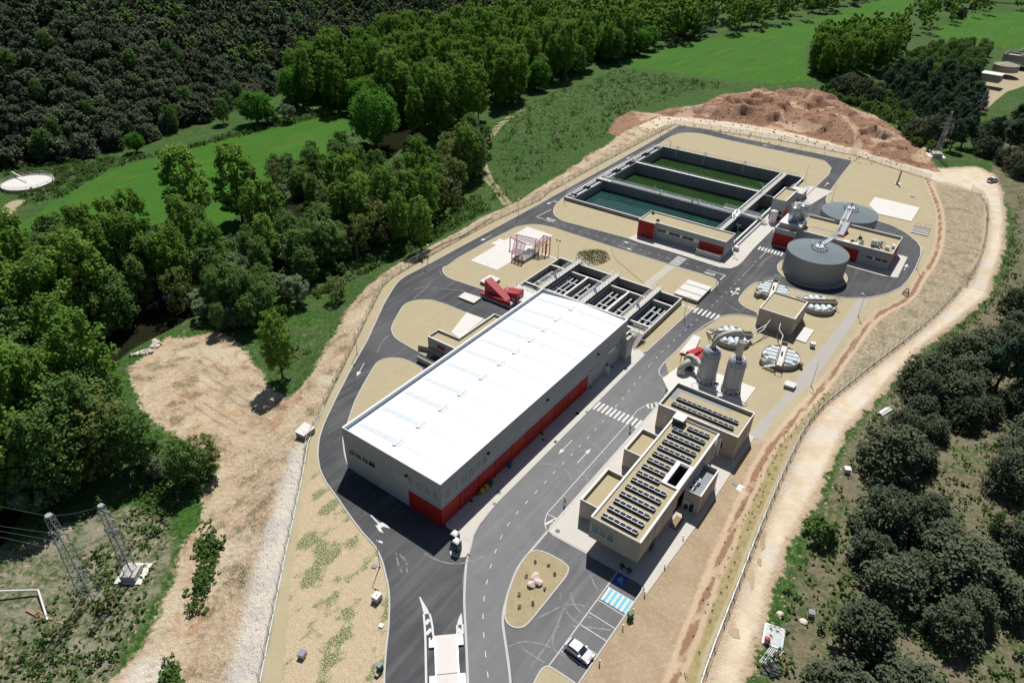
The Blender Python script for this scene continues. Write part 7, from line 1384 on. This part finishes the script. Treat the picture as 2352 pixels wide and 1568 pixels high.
# ------------------------------------------------------------------ vehicles
def car(p, ang, label, name='parked_car', pickup=False):
    r = empty(name, p, label, 'car' if not pickup else 'pickup'); r.rotation_euler = (0, 0, ang); L_ = 4.05; W2 = .87
    prof = [(-2.0,.35),(-2.02,.75),(-1.95,1.0),(-1.75,1.1),(-1.35,1.42),(-.6,1.5),(.2,1.47),(.95,1.02),(1.75,.85),(2.0,.65),(2.02,.35)] if not pickup else [(-2.3,.45),(-2.3,1.05),(-.5,1.05),(-.45,1.75),(.6,1.78),(1.15,1.15),(2.2,1.0),(2.3,.45)]
    if pickup: W2 = .95
    n = len(prof); b = MB(); sect = [(-W2, 1.0), (-W2*.99, 1), (W2*.99, 1), (W2, 1.0)]; vs = []
    for side in (-1, 1):
        for x, z in prof: y = W2*(1 if z < 1.03 else .80); vs.append((x, side*y, z))
    fs = [(i, i+1, n+i+1, n+i) for i in range(n-1)]+[tuple(range(n-1, -1, -1)), tuple(range(n, 2*n)), (n-1, 0, n, 2*n-1)]; b.add(vs, fs); body = b.build('body', 'carpaint', r, local=True)
    bv = body.modifiers.new('bevel', 'BEVEL'); bv.width = .06; bv.segments = 2
    if not pickup:
        MB().add([(.22,-.64,1.475),(.93,-.72,1.06),(.93,.72,1.06),(.22,.64,1.475)], [(0, 1, 2, 3)]).build('windscreen', 'glass', r, local=True).location.z += .02
        MB().add([(-1.38,-.64,1.43),(-1.38,.64,1.43),(-1.74,.70,1.13),(-1.74,-.70,1.13)], [(0, 1, 2, 3)]).build('rear_window', 'glass', r, local=True).location.z += .02
        for s_ in (-1, 1): w_ = MB().add([(-1.45,s_*.86,1.06),(.82,s_*.86,1.06),(.15,s_*.73,1.42),(-1.25,s_*.73,1.40)], [(0, 1, 2, 3)]).build('side_window', 'glass', r, local=True); w_.location.y = s_*.012
    else:
        MB().box(-2.2, -.8, 1.06, -.55, .8, 1.5).build('cargo', 'dark', r, local=True); MB().add([(.62,-.7,1.76),(1.12,-.8,1.2),(1.12,.8,1.2),(.62,.7,1.76)], [(0, 1, 2, 3)]).build('windscreen', 'glass', r, local=True).location.z += .02
        for s_ in (-1, 1): MB().box(-.4, s_*.9, 1.15, .7, s_*.93, 1.6).build('side_window', 'glass', r, local=True)
    for x in ((-1.28, 1.28) if not pickup else (-1.45, 1.45)):
        for s_ in (-1, 1):
            vs = [(x+.32*math.cos(i*.3927), s_*(W2-.18+.22*e), .32+.32*math.sin(i*.3927)) for e in (0, 1) for i in range(16)]; w_ = MB().add(vs, [(i, (i+1) % 16, 16+(i+1) % 16, 16+i) for i in range(16)]+[tuple(range(16)), tuple(range(31, 15, -1))]).build('wheel', 'black', r, local=True)
            vs = [(x+.2*math.cos(i*.5236), s_*(W2+.045), .32+.2*math.sin(i*.5236)) for i in range(12)]; MB().add(vs, [tuple(range(12))]).build('rim', 'galv', w_, local=True)
    for s_ in (-1, 1):
        MB().box(1.86, s_*.48, .62, 2.035, s_*.8, .78).build('headlight', 'paleglass', r, local=True); MB().box(-2.035 if not pickup else -2.32, s_*.6, .8, -1.93, s_*.84, .98).build('tail_light', 'red_frame', r, local=True); MB().box(.5, s_*(W2-.02), 1.0, .68, s_*(W2+.16), 1.13).build('mirror', 'carpaint', r, local=True)
    return r
def _cp():
    m, t, N, L, P = newmat('white_car_paint'); P.inputs['Base Color'].default_value = (.74, .75, .77, 1); P.inputs['Roughness'].default_value = .25; P.inputs['Coat Weight'].default_value = .5; return m
M['carpaint'] = _cp(); car((30.35, -5.75, .06), R_(-4), 'white hatchback parked alone in the lower bays'); q = G(2279, 417); car((q.x, q.y, tz(q.x, q.y)), R_(60), 'white pickup with a dark load on the far bend of the dirt road', 'pickup_truck', True)
# ------------------------------------------------------------------ people
def person(p, ang, label, helmet, vest, pose=0):
    r = empty('person', p, label, 'person'); r.rotation_euler = (0, 0, ang); J = dict(pel=(0,0,.96), ch=(0,.02,1.28), nk=(0,.03,1.46), hd=(0,.05,1.6), top=(0,.04,1.74)); V = [J['pel'], J['ch'], J['nk'], J['hd'], J['top']]; E = [(0, 1), (1, 2), (2, 3), (3, 4)]; Rr = [(.15, .11), (.17, .12), (.065, .065), (.095, .11), (.06, .07)]
    st_ = .22 if pose else .06
    for s_ in (-1, 1):
        f = s_*st_; b = len(V); V += [(s_*.10, 0, .88), (s_*.11, f*.5+.03, .49), (s_*.11, f*.9-.02, .10), (s_*.12, f*.9+.13, .05)]; E += [(0, b), (b, b+1), (b+1, b+2), (b+2, b+3)]; Rr += [(.09, .09), (.06, .06), (.045, .045), (.04, .035)]
        b = len(V); V += [(s_*.19, .02, 1.40), (s_*.25, -f*.3, 1.13), (s_*.24, .12-f*.6, .92), (s_*.24, .17-f*.7, .85)]; E += [(1, b), (b, b+1), (b+1, b+2), (b+2, b+3)]; Rr += [(.06, .06), (.045, .045), (.032, .032), (.03, .02)]
    me = bpy.data.meshes.new('body'); me.from_pydata(V, E, []); me.materials.append(person_mat(vest)); o = bpy.data.objects.new('body', me); link(o, r); sk = o.modifiers.new('skin', 'SKIN'); sk.use_smooth_shade = True; o.modifiers.new('sub', 'SUBSURF').levels = 1; o.modifiers['sub'].render_levels = 1
    for i, q in enumerate(Rr): me.skin_vertices[0].data[i].radius = q
    me.skin_vertices[0].data[0].use_root = True
    MB().lathe(0, .04, [(.15, 1.70), (.125, 1.72), (.115, 1.80), (.06, 1.86), (.005, 1.87)], 14).build('helmet', helmet, r, True, True)
def person_mat(vest):
    m, t, N, L, P = newmat('clothing'); tc = N.new('ShaderNodeTexCoord'); sp_ = N.new('ShaderNodeSeparateXYZ'); L.new(tc.outputs['Object'], sp_.inputs[0]); z = sp_.outputs[2]; n_ = mth(t, 'ADD', z, 0.0)
    c = mix(t, mth(t, 'GREATER_THAN', n_, .98), (.025, .03, .045), vest); c = mix(t, mth(t, 'GREATER_THAN', n_, 1.47), c, (.42, .26, .19)); c = mix(t, mth(t, 'LESS_THAN', n_, .10), c, (.02, .02, .02)); L.new(c, P.inputs['Base Color']); P.inputs['Roughness'].default_value = .8; return m
for k, x, y, a, l, ps in (('b', 1018, 632, .3, 'person in a yellow-green jacket and white helmet walking near the upper crosswalk', 1), ('b', 507, 1207, 2.9, 'person in a yellow-green jacket and white helmet near the striped island tip', 1)): q = Q(k, x, y, .08); person(q, a, l, 'coping', (.36, .62, .06), ps)
for x, y, a, l in ((640, 0, 0, ''),)[:0]: pass
q = Q('e', 975, 615, 1.3); person(q, 1.2, 'person in pale clothes on the walkway between the two nearer basins', 'coping', (.55, .56, .6)); q = Q('e', 1325, 745, 1.3); person(q, .2, 'person in dark blue on the basin walkway beyond the blower building', 'coping', (.03, .06, .2))
# ------------------------------------------------------------------ bins, toilets, tanks and clutter
def wheelie(x, y, z, m, label, ang=0, s_=1.0):
    r = empty('wheelie_bin', (x, y, z), label, 'bin', 'waste bins'); r.rotation_euler = (0, 0, ang); r.scale = (s_,)*3; b = MB(); b.add([(-.24,-.27,.08),(.24,-.27,.08),(.24,.24,.08),(-.24,.24,.08),(-.29,-.36,1.0),(.29,-.36,1.0),(.29,.3,1.0),(-.29,.3,1.0)], [(0,3,2,1),(4,5,6,7),(0,1,5,4),(1,2,6,5),(2,3,7,6),(3,0,4,7)]); b.build('body', m, r, local=True)
    MB().add([(-.31,-.4,1.0),(.31,-.4,1.0),(.31,.36,1.03),(-.31,.36,1.03),(-.29,-.36,1.06),(.29,-.36,1.06),(.29,.3,1.13),(-.29,.3,1.13)], [(0,3,2,1),(4,5,6,7),(0,1,5,4),(1,2,6,5),(2,3,7,6),(3,0,4,7)]).build('lid', m, r, local=True)
    for s2_ in (-1, 1): MB().tube([(s2_*.22, .28, .1), (s2_*.29, .28, .1)], .1, 10).build('wheel', 'black', r, local=True)
for k, x, y, m, l, a in (('a',1428,728,'yellow','nearer yellow wheelie bin against the red wall of the hall',1.5),('a',1462,700,'yellow','farther yellow wheelie bin against the red wall of the hall',1.5),('a',1482,660,'green_bin','dark bin behind the two yellow bins at the hall',1.5),('a',1640,522,'blue','blue wheelie bin against the red wall of the hall',1.5)): p = Q(k, x, y, .15); wheelie(max(p.x, .8), p.y, .14, m, l, a)
p = Q('c', 1968, 1005); wheelie(p.x, p.y, 0, 'green_bin', 'green bin standing on the soil beside the parking bays', -.5, 1.2)
for x, y, l in ((3.95, -1.3, 'dark green portable toilet with a white roof, left of the pair at the hall corner'), (5.15, -2.3, 'dark green portable toilet with a white roof, right of the pair at the hall corner')):
    r = empty('portable_toilet', (x, y, .1), l, 'portable toilet', 'portable toilets'); MB().box(x-.55, y-.55, .1, x+.55, y+.55, 2.2).build('cabin', 'toilet' if 'toilet' in M else M.setdefault('toilet', mat('dark_green_plastic_cabin', (.022, .05, .045), .5, .06)) and 'toilet', r); MB().lathe(x, y, [(.80, 2.2), (.80, 2.3), (.55, 2.45), (.1, 2.5)], 4, a0=R_(45), a1=R_(405)).build('roof', 'coping', r); MB().box(x-.4, y-.6, .2, x+.4, y-.55, 2.05).build('door', 'toilet', r); MB().cyl(x+.35, y+.35, 2.3, 2.75, .06, 8).build('vent_pipe', 'coping', r)
def ibc(p, label, a=0):
    r = empty('plastic_tank_cage', p, label, 'caged tank', 'caged plastic tanks'); r.rotation_euler = (0, 0, a); MB().box(-.5, -.6, .15, .5, .6, 1.15).build('tank', 'coping', r, local=True); g = MB()
    for z in (.2, .45, .7, .95, 1.17): g.ribbon([(-.53, -.63), (.53, -.63), (.53, .63), (-.53, .63)], .03, z+.03, z, closed=True)
    for i in range(5):
        for s_ in (-1, 1): g.box(-.5+i*.25-.015, s_*.63, .1, -.5+i*.25+.015, s_*.65, 1.18); g.box(s_*.53, -.6+i*.3-.015, .1, s_*.55, -.6+i*.3+.015, 1.18)
    g.build('cage', 'galv', r, local=True); MB().box(-.52, -.62, 0, .52, .62, .13).build('pallet', 'wood', r, local=True); MB().cyl(0, 0, 1.15, 1.22, .1, 10).build('cap', 'red_frame', r, local=True)
ibc(Q('j', 908, 580, 0), 'white caged plastic tank on the dry grass beside the entrance road', .1); ibc(Q('g', 1955, 880, 0), 'white caged plastic tank on the gravel beside the pale slab near the cube', .3)
def bollight(p, label, h=.9): r = empty('path_light', p, label, 'path light', 'path lights on the soil'); MB().cyl(p.x, p.y, 0, h, .09, 10).build('post', 'galv', r); MB().cyl(p.x, p.y, h, h+.08, .11, 10).build('cap', 'coping', r)
for k, x, y, l in (('h',1562,1045,'path light on the soil beside the middle of the office path'),('h',1345,1380,'path light on the soil near the front of the office path'),('c',2090,812,'path light on the soil by the top of the parking bays'),('c',1993,960,'path light just behind the green bin'),('c',1905,1095,'path light on the soil below the green bin'),('c',1706,1398,'path light on the soil nearest the parked car'),('h',1768,722,'path light at the shaded corner of the office terrace')): bollight(Q(k, x, y), l)
def crate(p, sx, sy, h, label, m='wood', top='wood', name='wooden_crate', cat='crate', a=.3):
    r = empty(name, p, label, cat); r.rotation_euler = (0, 0, a); MB().box(-sx/2, -sy/2, 0, sx/2, sy/2, h).build('body', m, r, local=True); MB().box(-sx/2-.04, -sy/2-.04, h, sx/2+.04, sy/2+.04, h+.06).build('lid', top, r, local=True); return r
p = Q('g', 1832, 1095); crate(p, .7, .8, 1.2, 'brown wooden cabinet standing beside the covered tank nearest the path'); p = Q('j', 30, 1240); crate(p, .9, .9, .8, 'dark-topped concrete box on the dry grass at the lower left', 'concrete', 'membrane', 'valve_box', 'box'); p = Q('j', 945, 1400); crate(p, .6, .7, 1.2, 'dark grey cabinet beside the entrance road kerb', 'darkpipe', 'membrane', 'control_cabinet', 'cabinet', 0); p = Q('j', 912, 1465); crate(p, .55, .6, .4, 'small brown box behind the dark grey cabinet', 'tan_block', 'tan_block', 'valve_box', 'box', 0); p = Q('j', 955, 888); crate(p, .5, .5, .15, 'small dark metal cover on the dry grass near the entrance road', 'dark', 'galv', 'meter_box', 'box'); p = Q('j', 875, 190); crate(p, .7, .6, .12, 'shallow pale drain box beside the entrance road lamp', 'concrete', 'membrane', 'drain_box', 'box')
p = Q('f', 1885, 1245); r = empty('timber_frame', p, 'small brown timber frame on the gravel near the ditch bend', 'frame'); b = MB(); 
for a_, c_ in (((-.8,-.6,0),(0,.2,1.6)), ((.8,-.6,0),(.2,.2,1.6)), ((-.8,.8,0),(0,.2,1.6)), ((.8,.8,0),(.2,.2,1.6)), ((-.8,-.6,.1),(.8,-.6,.1)), ((-.8,.8,.1),(.8,.8,.1)), ((-.4,.2,1.6),(.6,.2,1.6)), ((-.5,-.3,.8),(.6,-.3,.8))): b.bar(a_, c_, .15)
b.build('timbers', 'wood', r, local=True)
OG = GT([(1944,1083), (1896,1238), (1862,1412), (1881,1398), (2037,950), (1775,1462), (1785,1490), (1772,1540), (1752,1548), (2190,772), (2300,737), (1935,1075)])
crate(OG[0], 1.0, 1.0, .9, 'white box with a pale lid on the grass between the dirt road and the oaks', 'slab', 'coping', 'concrete_box', 'box', .5); crate(OG[2], .8, .8, .8, 'dark concrete block on the grass above the stacked fence panels', 'concrete', 'membrane', 'concrete_block', 'block', .3)
r = empty('pipe_stack', OG[4], 'stack of white pipes lying at the edge of the oaks', 'pipes')
for i in range(3): MB().tube([(-1.6+i*.45, -1.6, .2+.2*(i % 2)), (-.4+i*.45, 1.8, .2+.2*(i % 2))], .22, 10).build('pipe', 'coping', r, local=True)
r = empty('fence_panel_stack', OG[5], 'flat stack of grey mesh fence panels beside the dirt road', 'fence panels'); r.rotation_euler = (0, 0, .2)
for k in range(3):
    b = MB(); z = .12+.1*k; b.ribbon([(-1.3+.1*k, -1.7), (1.2+.1*k, -1.7), (1.2+.1*k, 1.7), (-1.3+.1*k, 1.7)], .06, z+.04, z, closed=True)
    for i in range(16): b.box(-1.2+i*.15+.1*k, -1.7, z+.01, -1.18+i*.15+.1*k, 1.7, z+.03)
    for i in range(12): b.box(-1.3+.1*k, -1.6+i*.29, z+.01, 1.2+.1*k, -1.58+i*.29, z+.03)
    b.build('panel', 'galv', r, local=True)
r = empty('tube_pallet', OG[6], 'bundle of silver scaffold tubes lying beside the dirt road', 'tubes'); r.rotation_euler = (0, 0, -.15)
for i in range(8): MB().tube([(-.8+i*.22, -3.6, .15), (-.8+i*.22, .2, .15)], .08, 8).build('tube', 'steel_rail', r, local=True)
for y in (-.6, -1.8, -3.1): MB().box(-1.0, y-.05, 0, 1.0, y+.05, .07).build('spacer', 'rust', r, local=True)
p = OG[6]; r = empty('red_drum', (p.x-1.6, p.y+.1, p.z), 'red-topped pale blue drum left of the silver tubes', 'drum'); MB().cyl(p.x-1.6, p.y+.1, p.z, p.z+.75, .34, 16).build('body', 'tubecover', r); MB().lathe(p.x-1.6, p.y+.1, [(.4, p.z+.7), (.4, p.z+.85), (.2, p.z+1.0), (.01, p.z+1.02)], 16).build('lid', 'red_frame', r)
bm = bmesh.new(); bmesh.ops.create_icosphere(bm, subdivisions=4, radius=1.15)
for v in bm.verts: a = v.co.copy(); v.co *= 1+.22*math.sin(a.x*5+a.y*7)+.12*math.sin(a.y*13+a.z*9); v.co.z = max(-.1, v.co.z)*.45
me = bpy.data.meshes.new('plastic_sheet'); bm.to_mesh(me); bm.free(); me.materials.append(M['dark']); o = bpy.data.objects.new('plastic_sheet', me); COL.objects.link(o); o.location = (OG[7].x, OG[7].y, OG[7].z+.05); tag(o, 'crumpled heap of black plastic sheet at the lower edge beside the tubes', 'plastic sheet')
single(MB().lathe(OG[10].x, OG[10].y, [(.2, OG[10].z), (.55, OG[10].z), (.6, OG[10].z+.35), (.5, OG[10].z+.5), (.2, OG[10].z+.3)], 16), 'rubber_ring', 'black', 'dark round rubber ring on the grass right of the dirt road', 'rubber ring')
# grey hose across the gravel
hp = [Q('d', x, y, .14) for x, y in ((1460,372),(1475,430),(1510,480),(1570,530),(1640,590),(1700,640),(1760,690),(1830,722))]
single(MB().tube([(p[0], p[1], .14) for p in catm([(h.x, h.y) for h in hp], 5)], .06, 5), 'hose', 'hose', 'long grey hose snaking over the gravel from the road to the settling tanks', 'hose')
hz = catm(GP([(975,590),(1010,568),(1050,552),(1085,533),(1130,505)], -.6), 4); single(MB().tube([(p[0], p[1], tz(*p)+.12) for p in hz], .12, 5), 'pipeline', 'hose', 'dark flexible pipe lying on the bare strip outside the ring road fence', 'pipe')
# broken white pipe frame and planks by the river at the left edge
DG = GT([(5,1368),(92,1362),(62,1400),(85,1402),(110,1425)]); r = empty('fallen_pipe', DG[0], 'fallen white pipe in the rubble at the left edge below the wood', 'pipe'); MB().tube([DG[0]+Vector((-3, -1, 1.0)), DG[0]+Vector((0, 0, 1.2)), DG[1]+Vector((0, 0, .8)), DG[4]+Vector((0, 0, .2))], .16, 8).build('pipe', 'coping', r)
r = empty('old_planks', DG[2], 'pair of weathered planks lying beside the fallen white pipe', 'planks'); MB().bar(DG[2]+Vector((0, 0, .2)), DG[4]+Vector((0, 0, .15)), .5, .08).build('plank', 'wood', r); MB().bar(DG[3]+Vector((0, 0, .2)), DG[4]+Vector((.5, .5, .15)), .3, .08).build('plank', 'wood', r)
for i, (a, b, l) in enumerate((((803,645),(818,632),'bare fallen trunk on the bank left of the ring road bend'), ((880,548),(935,541),'bleached fallen branch under the trees by the ring road bend'), ((1262,410),(1262,410),''))[:2]):
    pa_, pb_ = GT([a, b]); r = empty('fallen_log', pa_, l, 'log'); MB().tube([pa_+Vector((0, 0, .3)), pb_+Vector((0, 0, .4))], [.22, .1], 8).build('log', 'greybark', r)
DT = GT([(822,600), (832,590)]); 
for p, l, h in ((DT[0], 'bare grey dead trunk standing at the edge of the river trees', 8),): r = empty('dead_tree', p, l, 'tree'); MB().tube([p, p+Vector((.1, 0, h*.5)), p+Vector((-.1, .1, h))], [.22, .15, .05], 8).build('trunk', 'greybark', r); b = MB(); b.tube([p+Vector((0, 0, h*.6)), p+Vector((1.0, .2, h*.8))], [.08, .03], 5); b.build('branch', 'greybark', r)
# round tank at the left edge and the old works at the upper right
c0 = G(63, 418, -2); z0 = tz(c0.x, c0.y); t_ = empty('round_settler', (c0.x, c0.y, z0), 'round concrete tank with a pale floor at the far left edge', 'tank'); R0 = (G(118, 418, -2)-G(8, 418, -2)).length/2
MB().lathe(c0.x, c0.y, [(R0, z0-1), (R0, z0+1.1), (R0-.3, z0+1.1), (R0-.3, z0+.5)], 48, False).build('wall', 'concrete', t_); MB().lathe(c0.x, c0.y, [(R0-.3, z0+.8), (.01, z0+.8)], 48, False).build('floor', 'slab', t_); MB().bar((c0.x-R0-3, c0.y, z0+2.2), (c0.x, c0.y, z0+1.6), .35, .2).build('inlet_pipe', 'coping', t_)
MB().railing([(c0.x+R0*math.cos(a), c0.y+R0*math.sin(a), z0+1.1) for a in [i*.4488 for i in range(14)]], .9, True, .06, 4).build('railing', 'galv', t_)
sh, tk2, big, big2 = [G(u, v, 0) for u, v in ((2274, 186), (2290, 168), (2310, 150), (2345, 140))]; aq = R_(-8)
s_ = empty('old_shed', (sh.x, sh.y, 0), 'small tan shed with a white roof at the old treatment works', 'building'); s_.rotation_euler = (0, 0, aq); MB().box(-5, -4, 0, 5, 4, 4.0).build('wall', 'tan_block', s_, local=True); MB().box(-5.3, -4.3, 4.0, 5.3, 4.3, 4.25).build('roof', 'coping', s_, local=True); MB().box(-3.5, -4.05, 0, -.5, -4, 3.0).build('door', 'galv', s_, local=True)
t_ = empty('old_tank', (tk2.x+3, tk2.y+10, 0), 'domed round concrete tank beside the white-roofed old shed', 'tank'); MB().lathe(0, 0, [(7, 0), (7, 3.6), (0.1, 5.2)], 36, False).build('shell', 'tan_block', t_, local=True); MB().railing([(7*math.cos(a), 7*math.sin(a), 3.6) for a in [i*.6283 for i in range(10)]], 1, True, .08, 5).build('railing', 'galv', t_, local=True)
for (p, sx, sy, h, l) in ((big, 17, 12, 5, 'weathered rectangular concrete tank block behind the domed old tank'), (big2, 16, 12, 4.5, 'weathered rectangular concrete tank block at the far right of the old works')):
    t_ = empty('old_tank', (p.x+6, p.y+14, 0), l, 'tank'); t_.rotation_euler = (0, 0, aq); b = MB(); b.ribbon([(-sx/2, -sy/2), (sx/2, -sy/2), (sx/2, sy/2), (-sx/2, sy/2)], .8, h, 0, closed=True); b.box(-.3, -sy/2, 0, .3, sy/2, h); b.build('wall', 'tan_block', t_, local=True); MB().box(-sx/2+.4, -sy/2+.4, h-1.3, sx/2-.4, sy/2-.4, h-1.2).build('cover', 'concrete', t_, local=True); MB().railing([(-sx/2, -sy/2, h), (sx/2, -sy/2, h), (sx/2, sy/2, h), (-sx/2, sy/2, h)], 1.1, True, .08, 4).build('railing', 'galv', t_, local=True)
